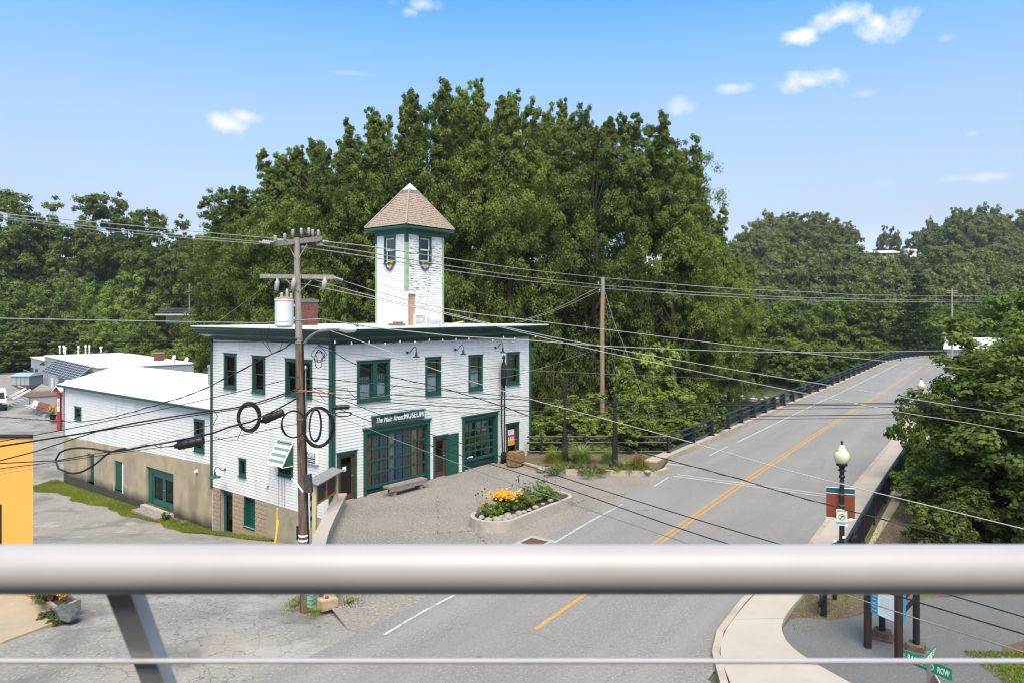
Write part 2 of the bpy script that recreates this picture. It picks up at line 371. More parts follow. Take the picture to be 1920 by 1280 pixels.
def wear(across, lo, hi, off=0):
    def f(n, l, v):
        mp = n.new('ShaderNodeMapping'); mp.inputs['Rotation'].default_value = (0, 0, math.radians(34.8)); l.new(v, mp.inputs[0])
        m2 = n.new('ShaderNodeMapping'); m2.inputs['Scale'].default_value = (across, .035, 1); m2.inputs['Location'].default_value = (off, 0, 0); l.new(mp.outputs[0], m2.inputs[0])
        s_ = n.new('ShaderNodeTexNoise'); s_.inputs['Scale'].default_value = 1; s_.inputs['Detail'].default_value = 4; l.new(m2.outputs[0], s_.inputs['Vector'])
        r = n.new('ShaderNodeMapRange'); r.inputs['From Min'].default_value = lo; r.inputs['From Max'].default_value = hi; l.new(s_.outputs[0], r.inputs[0]); return r.outputs[0]
    return f
mixin(M['road'], (.20, .195, .185), wear(.55, .45, .7), .6)
mixin(M['road'], (.30, .29, .27), wear(.9, .5, .75, 5), .5)
mixin(M['road'], (.12, .115, .105), noise_mask(1.6, .66, .74, off=3), .5)
M['alley'] = mat('old_cracked_asphalt', (.245, .235, .213), .92, .16, .35, .4, 120)
mixin(M['alley'], (.38, .355, .32), noise_mask(13, .48, .68, detail=9), .7)
mixin(M['alley'], (.12, .115, .10), noise_mask(17, .56, .7, detail=9, off=3), .75)
mixin(M['alley'], (.33, .295, .25), noise_mask(.22, .5, .66), .55)
mixin(M['alley'], (.13, .128, .118), noise_mask(.5, .5, .66, off=4, detail=9), .65)
mixin(M['alley'], (.38, .36, .33), noise_mask(.7, .56, .68, off=14, detail=9), .6)
mixin(M['alley'], (.05, .05, .042), crack_mask(1.7, .02, .2, .42, .56), .75)
M['plaza'] = mat('exposed_aggregate_asphalt', (.23, .213, .188), .92, .14, .5, .5, 120)
mixin(M['plaza'], (.38, .35, .305), noise_mask(11, .5, .66, detail=9), .8)
mixin(M['plaza'], (.09, .085, .078), noise_mask(13, .54, .68, detail=9, off=7), .8)
mixin(M['plaza'], (.29, .26, .22), noise_mask(.3, .5, .7), .5)
M['path'] = mat('dark_park_asphalt', (.13, .132, .13), .92, .1, .4, .4, 140)
mixin(M['path'], (.24, .24, .23), noise_mask(20, .52, .7, detail=9), .7)
M['patio'] = mat('tan_patio_concrete', (.36, .29, .20), .88, .12, .8, .2, 60)
mixin(M['patio'], (.5, .46, .4), noise_mask(1.3, .6, .66), .6)
M['deckedge'] = mat('bridge_curb_concrete', (.40, .345, .27), .88, .2, 2.2, .3, 50)
M['markyellow'] = mat('road_marking_yellow', (.50, .27, .055), .8, .1, 5)
mixin(M['markyellow'], (.22, .2, .17), noise_mask(9, .5, .66), .6)
M['markwhite'] = mat('road_marking_white', (.47, .46, .44), .8, .08, 5)
mixin(M['markwhite'], (.22, .215, .2), noise_mask(6, .48, .62), .75)
M['joint'] = mat('bridge_joint_concrete', (.37, .35, .33), .88, .2, 3)
M['mulch'] = mat('brown_bark_mulch', (.115, .08, .055), .95, .4, 9, .8, 40)
mixin(M['mulch'], (.32, .28, .22), noise_mask(16, .6, .68), .6)
mixin(M['mulch'], (.11, .15, .035), noise_mask(.8, .5, .62), .75)
M['land'] = mat('rough_ground', (.075, .085, .035), .95, .3, 1.5, .5, 12)
mixin(M['land'], (.13, .105, .07), noise_mask(.5, .52, .66), .7)
M['lawn'] = mat('mown_lawn', (.085, .14, .025), .95, .25, 3, .5, 60)
M['water'] = mat('dark_green_river', (.018, .03, .014), .08, .3, .3, .12, 3, spec=.5)
M['girder'] = mat('pale_green_girder', (.10, .17, .13), .6, .1, 1)
M['rust'] = mat('rusty_grate', (.17, .07, .04), .8, .3, 20)
M['soil'] = mat('dark_bed_soil', (.06, .045, .03), .95, .3, 8, .6, 40)

def leafmat(name, c0, c1, trans=.42, rough=.55):
    m = bpy.data.materials.new(name); m.use_nodes = True; n, l = m.node_tree.nodes, m.node_tree.links; n.clear()
    o = n.new('ShaderNodeOutputMaterial'); b = n.new('ShaderNodeBsdfPrincipled'); b.inputs['Roughness'].default_value = rough; b.inputs['Specular IOR Level'].default_value = .25
    t = n.new('ShaderNodeBsdfTranslucent'); x = n.new('ShaderNodeMixShader'); x.inputs[0].default_value = trans
    at = n.new('ShaderNodeAttribute'); at.attribute_name = 'tint'
    g = n.new('ShaderNodeTexCoord'); ns = n.new('ShaderNodeTexNoise'); ns.inputs['Scale'].default_value = .35; ns.inputs['Detail'].default_value = 3; l.new(g.outputs['Object'], ns.inputs['Vector'])
    a = n.new('ShaderNodeMath'); a.operation = 'MULTIPLY_ADD'; a.inputs[1].default_value = .55; l.new(at.outputs['Fac'], a.inputs[0])
    s = n.new('ShaderNodeMath'); s.operation = 'MULTIPLY_ADD'; s.inputs[1].default_value = 1.2; s.inputs[2].default_value = -.44; l.new(ns.outputs[0], s.inputs[0]); l.new(s.outputs[0], a.inputs[2])
    oi = n.new('ShaderNodeObjectInfo'); s2 = n.new('ShaderNodeMath'); s2.operation = 'MULTIPLY_ADD'; s2.inputs[1].default_value = .42; l.new(oi.outputs['Random'], s2.inputs[0]); l.new(a.outputs[0], s2.inputs[2])
    r = n.new('ShaderNodeValToRGB'); r.color_ramp.elements[0].position = .1; r.color_ramp.elements[1].position = .95
    r.color_ramp.elements[0].color = c0 + (1,); r.color_ramp.elements[1].color = c1 + (1,)
    l.new(s2.outputs[0], r.inputs[0]); l.new(r.outputs[0], b.inputs['Base Color'])
    mu = n.new('ShaderNodeMix'); mu.data_type = 'RGBA'; mu.blend_type = 'MULTIPLY'; mu.inputs['Factor'].default_value = 1; mu.inputs['B'].default_value = (1.3, 1.35, .55, 1)
    l.new(r.outputs[0], mu.inputs['A']); l.new(mu.outputs['Result'], t.inputs['Color'])
    l.new(b.outputs[0], x.inputs[1]); l.new(t.outputs[0], x.inputs[2]); l.new(x.outputs[0], o.inputs[0]); return m
M['leaf_poplar'] = leafmat('cottonwood_leaf', (.055, .084, .018), (.215, .275, .06))
M['leaf_dark'] = leafmat('dark_broadleaf', (.046, .071, .018), (.165, .215, .05))
M['leaf_light'] = leafmat('bright_broadleaf', (.07, .108, .02), (.225, .30, .06))
M['leaf_young'] = leafmat('young_light_leaf', (.10, .15, .025), (.30, .38, .08))
M['leaf_maple'] = leafmat('maple_leaf', (.05, .082, .02), (.19, .25, .06))
M['leaf_far'] = leafmat('distant_leaf', (.075, .10, .035), (.20, .23, .08))
M['leaf_pine'] = leafmat('pine_needle', (.02, .04, .014), (.06, .10, .03), .15)
M['grassblade'] = leafmat('grass_blade', (.09, .12, .015), (.30, .34, .06))
M['grasspale'] = leafmat('pale_ornamental_grass', (.10, .14, .04), (.30, .36, .14))
M['grasstan'] = leafmat('tan_grass_plume', (.22, .12, .06), (.45, .28, .16))
M['flower'] = leafmat('yellow_flower', (.65, .30, .01), (.85, .48, .03), .2)
M['flowerred'] = leafmat('dark_red_foliage', (.10, .02, .025), (.22, .05, .05), .2)
M['seedhead'] = mat('dark_seed_head', (.04, .02, .015), .9, .3, 5)
M['bark'] = mat('grey_brown_bark', (.12, .10, .08), .9, .35, 4, .5, 20, stretch=(3, 3, .6))

# ------------------------------------------------------------------ foliage tools
def card_mesh(name, c, nrm, size, asp, mat_, tint=None, seed=0):
    r = np.random.default_rng(seed); N = len(c)
    nrm = nrm / (np.linalg.norm(nrm, axis=1, keepdims=True) + 1e-9)
    rv = r.normal(size=(N, 3)); t = np.cross(nrm, rv); t /= (np.linalg.norm(t, axis=1, keepdims=True) + 1e-9); b = np.cross(nrm, t)
    s = size[:, None] * .5
    v = np.empty((N, 4, 3)); v[:, 0] = c - t * s; v[:, 1] = c + b * s * asp + nrm * s * .25; v[:, 2] = c + t * s; v[:, 3] = c - b * s * asp + nrm * s * .25
    me = bpy.data.meshes.new(name); me.vertices.add(N * 4); me.vertices.foreach_set('co', v.reshape(-1))
    me.loops.add(N * 4); me.loops.foreach_set('vertex_index', np.arange(N * 4, dtype=np.int32))
    me.polygons.add(N); me.polygons.foreach_set('loop_start', np.arange(0, N * 4, 4, dtype=np.int32)); me.polygons.foreach_set('loop_total', np.full(N, 4, dtype=np.int32))
    at = me.attributes.new('tint', 'FLOAT', 'FACE')
    at.data.foreach_set('value', (r.random(N) if tint is None else tint).astype(np.float32))
    me.materials.append(mat_); me.update(calc_edges=True); return me
def clumpify(r, cc, cr, nsub, nleaf, squash=.75):
    """cc (n,3) clump centres, cr (n,) radii -> leaf centres, normals, tint"""
    n = len(cc)
    d = r.normal(size=(n, nsub, 3)); d /= np.linalg.norm(d, axis=2, keepdims=True)
    rad = r.random((n, nsub, 1)) ** .45
    sc = cc[:, None, :] + d * rad * cr[:, None, None] * np.array([1, 1, squash])
    sr = cr[:, None] * r.uniform(.32, .52, (n, nsub))
    stint = r.random((n, nsub)) * .3 + r.random((n, 1)) * .3
    e = r.normal(size=(n, nsub, nleaf, 3)); e /= np.linalg.norm(e, axis=3, keepdims=True)
    lr = r.random((n, nsub, nleaf, 1)) ** .62
    lc = sc[:, :, None, :] + e * lr * sr[:, :, None, None] * np.array([1, 1, .8])
    out = (lc - cc[:, None, None, :]) / (cr[:, None, None, None] + 1e-6)
    nn = out * .7 + e * .6 + np.array([0, 0, .75]) + r.normal(size=lc.shape) * .5
    tt = np.repeat(stint[:, :, None], nleaf, axis=2) + r.random((n, nsub, nleaf)) * .3
    return lc.reshape(-1, 3), nn.reshape(-1, 3), tt.reshape(-1)
def limbs(mb, r, base_h, H, targets, r0, lean=(0, 0)):
    top = Vector((lean[0], lean[1], H * .86)); n = 7
    pts = [Vector((top.x * (k / n) ** 1.5 + r.normal() * .03 * k, top.y * (k / n) ** 1.5 + r.normal() * .03 * k, top.z * k / n)) for k in range(n + 1)]
    mb.tube(pts, [r0 * (1.25 if k == 0 else 1 - .85 * k / n) for k in range(n + 1)], 9)
    for tg in targets:
        tg = Vector(tg); f = max(.12, min(.8, (tg.z - np.hypot(tg.x, tg.y) * .9) / top.z)); k = f * n; i = int(k); p = pts[i].lerp(pts[min(i + 1, n)], k - i)
        mid = p.lerp(tg, .5) + Vector((r.normal() * .2, r.normal() * .2, (tg - p).length * .08)); rr = r0 * (1 - .8 * f) * .45
        mb.tube([p, p.lerp(mid, .5) + Vector((0, 0, .05)), mid, mid.lerp(tg, .6), tg], [rr, rr * .85, rr * .6, rr * .4, rr * .15], 5, False)
def make_tree_meshes(kind, seed, R, H, crown0, ncl, nsub, nleaf, lsize, lmat, r0=.35, spires=0, clr=(.2, .32), asp=.7, inner=.35):
    r = np.random.default_rng(seed)
    # envelope
    cz = crown0 + (H - crown0) * .48; hh = (H - crown0) * .5
    d = r.normal(size=(ncl, 3)); d /= np.linalg.norm(d, axis=1, keepdims=True)
    rad = inner + (1 - inner) * r.random(ncl) ** .55
    lob = 1 + .22 * np.sin(3 * np.arctan2(d[:, 1], d[:, 0]) + seed) + .12 * np.sin(5 * np.arctan2(d[:, 1], d[:, 0]) + 2 * seed) + .1 * np.sin(7 * d[:, 2] + seed)
    cr = R * r.uniform(clr[0], clr[1], ncl)
    cc = d * rad[:, None] * lob[:, None] * np.array([R, R, hh]) * .86
    if spires: cc[:, 2] *= np.where(cc[:, 2] > 0, .84, 1)
    wide = 1 - .2 * np.clip(cc[:, 2] / hh, 0, 1) ** 2; cc[:, :2] *= wide[:, None]
    cc[:, 2] += cz
    C, Nn, T = clumpify(r, cc, cr, nsub, nleaf)
    tg = list(cc[r.permutation(ncl)[:min(26, ncl)]])
    if spires:
        sc, sr = [], []
        for i in range(spires):
            a = r.random() * 2 * math.pi; rho = R * .72 * math.sqrt(r.random()); top = H * (1 - .13 * (rho / R) ** 1.6 - .07 * r.random()); z = cz + hh * .15
            lean = r.normal(size=2) * .05 + np.array([math.cos(a), math.sin(a)]) * .1 * rho / R
            w = r.uniform(.8, 1.15); zz = z
            while zz < top:
                f = (zz - z) / (top - z); rr = w * (1.2 - .5 * f ** 2.2)
                sc.append([math.cos(a) * rho + lean[0] * (zz - z) + r.normal() * .15, math.sin(a) * rho + lean[1] * (zz - z) + r.normal() * .15, zz]); sr.append(rr); zz += rr * .75
            tg.append(sc[-2])
        c2, n2, t2 = clumpify(r, np.array(sc), np.array(sr), nsub - 2, nleaf, 1.2)
        C = np.vstack([C, c2]); Nn = np.vstack([Nn, n2]); T = np.concatenate([T, t2])
    sz = lsize * r.uniform(.65, 1.3, len(C))
    crown = card_mesh(kind + '_crown', C, Nn, sz, asp, lmat, T, seed)
    mb = MB(); limbs(mb, r, 0, H, tg, r0)
    trunk = mb.mesh(kind + '_trunk', M['bark'], smooth='all', recalc=False)
    return trunk, crown
def make_pine_meshes(seed, R, H):
    r = np.random.default_rng(seed); C = []; N = []; mb = MB()
    mb.tube([(0, 0, 0), (0, 0, H * .5), (.05, 0, H)], [.3, .2, .03], 8)
    z = H * .12
    while z < H * .98:
        L = R * (1 - (z / H) ** 1.3) * r.uniform(.75, 1.1) + .3
        for k in range(6):
            a = r.random() * 2 * math.pi; dr = np.array([math.cos(a), math.sin(a), 0])
            mb.tube([(0, 0, z), tuple(dr * L * .6 + [0, 0, z + .05 * L]), tuple(dr * L + [0, 0, z + .1 * L])], [.06, .04, .01], 4, False)
            m = int(110 * L / R + 25); s = r.random(m) ** .6
            side = np.array([-dr[1], dr[0], 0]); c = dr * (s * L)[:, None] + side * (r.normal(size=m) * .26 * (1 - s * .5) * L * .5)[:, None]
            c[:, 2] = z + .1 * L * s + r.normal(size=m) * .12; C.append(c); nn = r.normal(size=(m, 3)) * .5; nn[:, 2] += .9; N.append(nn)
        z += r.uniform(.5, .8)
    C = np.vstack(C); N = np.vstack(N)
    return mb.mesh('pine_trunk', M['bark'], smooth='all', recalc=False), card_mesh('pine_crown', C, N, r.uniform(.25, .5, len(C)), .45, M['leaf_pine'], None, seed)

VAR = {}
VAR['poplar'] = [make_tree_meshes('poplar', 11, 6.8, 26, 3.0, 150, 9, 80, .19, M['leaf_poplar'], .5, 15, clr=(.17, .29)),
                 make_tree_meshes('poplar', 12, 6.4, 26, 3.0, 140, 9, 80, .19, M['leaf_poplar'], .5, 12, clr=(.17, .30)),
                 make_tree_meshes('poplar', 15, 6.8, 26, 5.0, 82, 9, 84, .19, M['leaf_poplar'], .45, 9, clr=(.15, .25), inner=.45)]
VAR['round'] = [make_tree_meshes('broadleaf', 21, 5.2, 15, 1.0, 75, 8, 52, .32, M['leaf_dark'], .32),
                make_tree_meshes('broadleaf', 22, 5.0, 15, 1.2, 75, 8, 52, .32, M['leaf_dark'], .32),
                make_tree_meshes('broadleaf', 23, 4.8, 15, .8, 70, 8, 52, .30, M['leaf_light'], .3),
                make_tree_meshes('broadleaf', 24, 5.0, 15, .9, 70, 8, 52, .30, M['leaf_light'], .3)]
VAR['tall'] = [make_tree_meshes('tall_broadleaf', 81, 6.6, 27, 3.0, 120, 9, 50, .40, M['leaf_dark'], .45, clr=(.16, .30)),
               make_tree_meshes('tall_broadleaf', 83, 6.4, 27, 3.0, 115, 9, 50, .40, M['leaf_dark'], .45, clr=(.16, .30))]
VAR['far'] = [make_tree_meshes('distant_tree', 31, 6.4, 14, .6, 42, 8, 34, .62, M['leaf_far'], .3, clr=(.24, .36), inner=.5),
              make_tree_meshes('distant_tree', 32, 6.0, 13, .6, 38, 8, 34, .62, M['leaf_far'], .3, clr=(.24, .38), inner=.5)]
VAR['maple'] = [make_tree_meshes('maple', 41, 4.3, 9.4, .4, 120, 9, 66, .175, M['leaf_maple'], .28, clr=(.16, .26), inner=.42)]
VAR['sapling'] = [make_tree_meshes('sapling', 51, 1.9, 6.5, .3, 42, 7, 34, .2, M['leaf_young'], .09, clr=(.22, .34)),
                  make_tree_meshes('sapling', 52, 1.9, 6.5, .3, 36, 7, 34, .2, M['leaf_young'], .09, clr=(.22, .34))]
VAR['shrub'] = [make_tree_meshes('shrub', 61, 1.6, 2.2, .05, 30, 7, 30, .17, M['leaf_dark'], .06, clr=(.24, .36)),
                make_tree_meshes('shrub', 62, 1.5, 2.0, .05, 28, 7, 30, .15, M['leaf_light'], .05, clr=(.24, .36))]
VAR['pine'] = [make_pine_meshes(71, 5, 17)]
NATH = {'tall': 27, 'poplar': 26, 'round': 15, 'far': 13, 'maple': 9.4, 'sapling': 6.5, 'shrub': 2.2, 'pine': 17}
NATR = {'tall': 6.5, 'poplar': 6.7, 'round': 5.1, 'far': 6.0, 'maple': 4.3, 'sapling': 1.9, 'shrub': 1.6, 'pine': 5}
def tree(kind, v, X, Y, zb, ztop, rad, name, label, cat='tree', group=None, rz=None):
    tm, cm = VAR[kind][v % len(VAR[kind])]
    t = thing(name, (X, Y, zb), label, cat, group)
    sz = (ztop - zb) / NATH[kind]; sr = rad / NATR[kind]
    t.scale = (sr, sr, sz); t.rotation_euler = (0, 0, rng.random() * 6.28 if rz is None else rz)
    for nm, me in (('trunk', tm), ('crown', cm)):
        o = bpy.data.objects.new(nm, me); COL.objects.link(o); o.parent = t
    return t

# ------------------------------------------------------------------ terrain
def alley_h(Y): return np.interp(Y, [0, 18, 22, 26, 31.5, 36, 42, 48, 60, 400], [0, 0, -.45, -1.2, -2.15, -3.0, -3.3, -3.5, -3.5, -3.5])
def road_u(X, Y): return .57 * X + .82 * Y
def terrain(X, Y):
    X = np.asarray(X, float); Y = np.asarray(Y, float)
    left = alley_h(Y) - .03; w = sstep(-4.2, -3.0, X)
    h = left * (1 - w) + w * (-.03)
    u = road_u(X, Y)
    ub = np.interp(X, [-200, -120, -80, -40, -22, -12, 7, 14, 30, 60, 400], [130, 125, 110, 74, 48, 38, 37.0, 41, 44, 52, 60])
    drop = sstep(0, 15, u - ub); h = h * (1 - drop) + drop * (-7.6)
    far = sstep(125, 138, u); h = h * (1 - far) + far * (-1.5)
    # hills beyond the river
    k = 960 + K * X / np.maximum(Y, 30)
    ytop = np.interp(k, [-3000, 0, 330, 700, 1250, 1380, 1420, 1500, 1580, 1622, 1645, 1700, 1740, 1785, 1850, 1920, 2200, 3200], [480, 470, 470, 470, 500, 462, 432, 418, 424, 448, 444, 444, 446, 430, 420, 425, 440, 480])
    A = np.maximum((HZ - ytop) * 385 / K - 3, 3)
    h = h + A * sstep(165, 385, Y) + 4 * sstep(385, 900, Y)
    return h
def grid_ground():
    xs = np.concatenate([-np.geomspace(1500, 62, 18), np.arange(-60, 60.1, 1.25), np.geomspace(64, 1500, 26)])
    ys = np.concatenate([[-60, -30, -12, -4], np.arange(2, 70, 1.25), np.arange(70, 135, 3.0), np.geomspace(137, 2500, 34)])
    XX, YY = np.meshgrid(xs, ys); Z = terrain(XX, YY); nx, ny = len(xs), len(ys)
    v = np.stack([XX, YY, Z], -1).reshape(-1, 3)
    idx = np.arange(nx * ny).reshape(ny, nx); f = np.stack([idx[:-1, :-1], idx[:-1, 1:], idx[1:, 1:], idx[1:, :-1]], -1).reshape(-1, 4)
    me = bpy.data.meshes.new('ground'); me.from_pydata(v.tolist(), [], f.tolist()); me.materials.append(M['land']); me.polygons.foreach_set('use_smooth', [True] * len(f)); return me
tag(obj('ground', grid_ground()), kind='structure')
mb = MB(); mb.quad((-600, 20, -6.7), (600, 20, -6.7), (600, 160, -6.7), (-600, 160, -6.7)); tag(mb.build('river', M['water']), kind='structure')

def smooth_path(pts, step=1.5):
    P_ = [Vector((p[0], p[1], p[2] if len(p) > 2 else 0)) for p in pts]; out = []
    for i in range(len(P_) - 1):
        p0 = P_[max(i - 1, 0)]; p1 = P_[i]; p2 = P_[i + 1]; p3 = P_[min(i + 2, len(P_) - 1)]; n = max(1, int((p2 - p1).length / step))
        for j in range(n):
            t = j / n; out.append(.5 * ((2 * p1) + (p2 - p0) * t + (2 * p0 - 5 * p1 + 4 * p2 - p3) * t * t + (3 * p1 - p0 - 3 * p2 + p3) * t ** 3))
    out.append(P_[-1]); return out
def offs(path, d):   # offset to the right of travel
    out = []
    for i, p in enumerate(path):
        t = (path[min(i + 1, len(path) - 1)] - path[max(i - 1, 0)]).normalized(); out.append(p + Vector((t.y, -t.x, 0)) * d)
    return out
def strip(mb, path, d0, d1, z, m=0):
    a = offs(path, d0); b = offs(path, d1)
    for i in range(len(path) - 1):
        mb.quad(a[i] + Vector((0, 0, z)), b[i] + Vector((0, 0, z)), b[i + 1] + Vector((0, 0, z)), a[i + 1] + Vector((0, 0, z)), m=m)
def solid_strip(mb, path, d0, d1, z0, z1, m=0):
    a = offs(path, d0); b = offs(path, d1)
    for i in range(len(path) - 1):
        q = [a[i], b[i], b[i + 1], a[i + 1]]; mb.hexa([p + Vector((0, 0, z0)) for p in q] + [p + Vector((0, 0, z1)) for p in q], m)
center = smooth_path([(-9, 4.2), (-3.6, 12), (.58, 18.1), (4.96, 24.75), (10.8, 33.6), (21.2, 48.9), (28.1, 58.9, .03), (38.1, 72.9, .15), (50.0, 89.6, .4), (63, 108, .5), (77, 124, .2), (94, 139, -.3), (120, 154, -1)])
def sub(path, y0, y1): return [p for p in path if y0 <= p.y <= y1]
bridge_path = sub(center, 34.6, 400)

# sloping driveway / alley (left) and the far yard
mb = MB(); ys = list(np.concatenate([np.arange(2, 60, 1.0), np.arange(60, 150, 5)]))
def al_x(Y): return (np.interp(Y, [0, 18, 30, 60, 150], [-30, -34, -60, -100, -220]), np.interp(Y, [0, 14, 19, 21, 29, 29.7, 36, 48.6, 60, 150], [6, 3, -2.6, -3.0, -6.9, -7.5, -15.3, -30.6, -34, -60]))
for i in range(len(ys) - 1):
    a0, b0 = al_x(ys[i]); a1, b1 = al_x(ys[i + 1]); z0, z1 = float(alley_h(ys[i])) + .004, float(alley_h(ys[i + 1])) + .004; n = 10
    for k in range(n):
        f0, f1 = k / n, (k + 1) / n
        mb.quad((a0 + (b0 - a0) * f0, ys[i], z0), (a0 + (b0 - a0) * f1, ys[i], z0), (a1 + (b1 - a1) * f1, ys[i + 1], z1), (a1 + (b1 - a1) * f0, ys[i + 1], z1))
tag(mb.build('driveway', M['alley'], recalc=False), kind='structure')
# plaza in front of the museum
C0 = Vector((-7.56, 30, 0)); FRR = Frame(C0, A1, N1); FRL = Frame(C0, A2, N2)
LR, LL = 13.72, 9.76
cr_ = FRR.pt(LR, 0, 0)
wall_line = [FRR.pt(0.15, .45, 0), Vector((-6.3, 23.3, 0)), Vector((-5.0, 19.6, 0))]
plz = [(-5.0, 19.6), (-4.2, 18.2), (-2, 16.5), (2, 15.5), (9.5, 33), (9.6, 37.4), (cr_.x + .3, cr_.y + .2), (C0.x, C0.y), (-7.25, 29.3), (-6.3, 23.3)]
mb = MB(); mb.prism([(p[0], p[1]) for p in plz], -.02, .004)
tag(mb.build('forecourt', M['plaza']), kind='structure')
# road
near_left = [(-14, 8), (-9.5, 12.2), (-5.6, 15.4), (-3.2, 17.6), (-1.3, 20.3), (1.6, 24.8)]
mb = MB()
rd = sub(center, 17.5, 400); strip(mb, rd, -3.6, 4.45, .009)
a0, b0 = offs(rd, -3.6)[0], offs(rd, 4.45)[0]
mb.quad((-9.5, 12.2, .009), (-14, 8, .009), (-14, -3, .009), (14, -3, .009), (9, 6, .009), (4.4, 15.2, .009), (b0.x, b0.y, .009), (a0.x, a0.y, .009), (-5.6, 15.4, .009))
lead = offs(rd, -3.6); 
tag(mb.build('road', M['road'], recalc=False), kind='structure')
mb = MB(); shp = sub(center, 34.8, 400); strip(mb, shp, -4.8, -3.6, .009); tag(mb.build('road_shoulder', M['road'], recalc=False), kind='structure')
# markings
mk = []
def mark(name, pts, w, m, z=.014):
    mb = MB(); strip(mb, pts, -w / 2, w / 2, z); return tag(mb.build(name, m, recalc=False), kind='structure')
mark('road_marking', offs(sub(center, 21.5, 400), -.105), .095, M['markyellow'])
mark('road_marking', offs(sub(center, 21.5, 400), .105), .095, M['markyellow'])
mark('road_marking', sub(center, 18.0, 21.6), .13, M['markyellow'])
mark('road_marking', offs(sub(center, 42, 400), -3.45), .12, M['markwhite'])
mark('road_marking', offs(sub(center, 37.4, 41.3), -3.5), .1, M['markwhite'])
mark('road_marking', smooth_path([tuple(G(1035, 1020)), tuple(G(1100, 981)), tuple(G(1167, 945))]), .1, M['markwhite'])
mark('road_marking', smooth_path([tuple(G(720, 1190)), tuple(G(790, 1148)), tuple(G(862, 1110)), tuple(G(930, 1072))]), .09, M['markwhite'])
mark('road_marking', smooth_path([tuple(G(1226, 912)), tuple(G(1254, 894))]), .09, M['markwhite'])
# bridge joint
mb = MB()
ja, jb = G(1262, 893), G(1556, 933)
d = (jb - ja).normalized(); pn = Vector((-d.y, d.x, 0))
for o_, w in ((0, .2), (.42, .2)):
    mb.quad(ja + pn * o_ + Vector((0, 0, .018)), jb + pn * o_ + Vector((0, 0, .018)), jb + pn * (o_ + w) + Vector((0, 0, .018)), ja + pn * (o_ + w) + Vector((0, 0, .018)))
tag(mb.build('bridge_joint', M['joint'], recalc=False), kind='structure')
# right-hand kerb, sidewalk slabs
kerbL = [(4.35, 14.6), (4.5, 15.6), (4.67, 16.7), (5.1, 17.8), (5.9, 19.1), (6.9, 20.5)]
kp = smooth_path([(4.6, 12.0), (4.35, 13.5)] + kerbL[0:] + [tuple(p)[:2] for p in offs(sub(center, 22, 400), 4.45)][::6], .8)
mb = MB(); solid_strip(mb, kp, 0, .17, -.2, .13); tag(mb.build('kerb', M['deckedge'], recalc=False), kind='structure')
sw_outer = [(9.0, 8.5), (8.2, 13.2), (7.3, 15.0), (6.62, 16.6), (6.6, 17.5), (6.96, 18.3), (8.35, 20.5)]
inner = [Vector((4.6, 12.0, 0))] + [Vector((p[0], p[1], 0)) for p in kerbL]
mb = MB()
sidewalk_obj = None
inn = smooth_path([(4.9, 10), (4.55, 13.0), (4.7, 15.6), (4.87, 16.7), (5.3, 17.75), (6.08, 19.02), (7.05, 20.4)], .25)
outp = smooth_path([(10.2, 9.5), (7.9, 14.0), (6.9, 16.0), (6.62, 17.0), (6.75, 17.9), (7.3, 18.9), (8.5, 20.5)], .25)
nseg = 5
def samp(path, f):
    k = f * (len(path) - 1); i = min(int(k), len(path) - 2); return path[i].lerp(path[i + 1], k - i)
swt = thing('sidewalk', (6, 16, 0), None, None); tag(swt, kind='structure')
for s_ in range(nseg):
    mb = MB(); n = 6; f0, f1 = s_ / nseg + .0015, (s_ + 1) / nseg - .0015
    poly = [samp(inn, f0 + (f1 - f0) * j / n) for j in range(n + 1)] + [samp(outp, f1 - (f1 - f0) * j / n) for j in range(n + 1)]
    mb.prism([(p.x, p.y) for p in poly][::-1], -.1, .125 + .003 * (s_ % 2)); mb.build('slab', M['sidewalk'], swt)
rp = sub(center, 22.0, 400); step = 2
i = 0; cnt = 0
full = offs(rp, 0)
L = len(rp)
while i < L - 1:
    j = min(i + step, L - 1); mb = MB(); a = offs(rp, 4.62); b = offs(rp, 6.0)
    q = [a[i], b[i], b[j], a[j]]; c_ = sum(q, Vector()) / 4; q = [p + (c_ - p).normalized() * .008 for p in q]
    mb.hexa([p + Vector((0, 0, -.2)) for p in q] + [p + Vector((0, 0, .127)) for p in q]); mb.build('slab', M['sidewalk'], swt, recalc=False); i = j; cnt += 1
mb = MB(); mb.prism([(7.05, 20.4), (8.5, 20.5), (offs(rp, 6.0)[0].x, offs(rp, 6.0)[0].y), (offs(rp, 4.62)[0].x, offs(rp, 4.62)[0].y)], -.1, .126); mb.build('slab', M['sidewalk'], swt)
# park path, mulch, lawn
def flat(name, pts, z, m):
    mb = MB(); mb.prism([(p[0], p[1]) for p in pts], -.4, z); return tag(mb.build(name, m), kind='structure')
mul = [G(1500, 1100), G(1440, 1160), G(1520, 1040), G(1600, 985), G(1660, 925)]
flat('mulch_bed', [(6.6, 17.0), (8.0, 14), (30, 14), (34, 40), (22, 39.5), (16.2, 29.9), (11.7, 23.6), (9.2, 20.4), (8.4, 20.45), (6.9, 18.2)], .03, M['mulch'])
flat('park_path', [tuple(p)[:2] for p in (G(1462, 1188), G(1487, 1222), G(1560, 1268), G(1700, 1340), G(1960, 1420), G(1905, 1280), G(1878, 1215), G(1990, 1185), G(1990, 1118), G(1850, 1118), G(1740, 1124), G(1690, 1138), G(1620, 1155), G(1560, 1166), G(1500, 1160), G(1482, 1165))], .05, M['path'])
flat('lawn', [(14.5, 16.8), (11.0, 16.2), (10.6, 14.4), (9.5, 10), (30, 10), (30, 16.8)], .065, M['lawn'])
# patio bottom left
flat('patio', [tuple(p)[:2] for p in (G(-420, 1300), G(0, 1208), G(118, 1164), G(30, 1100), G(-60, 1060), G(-420, 1060))], .05, M['patio'])
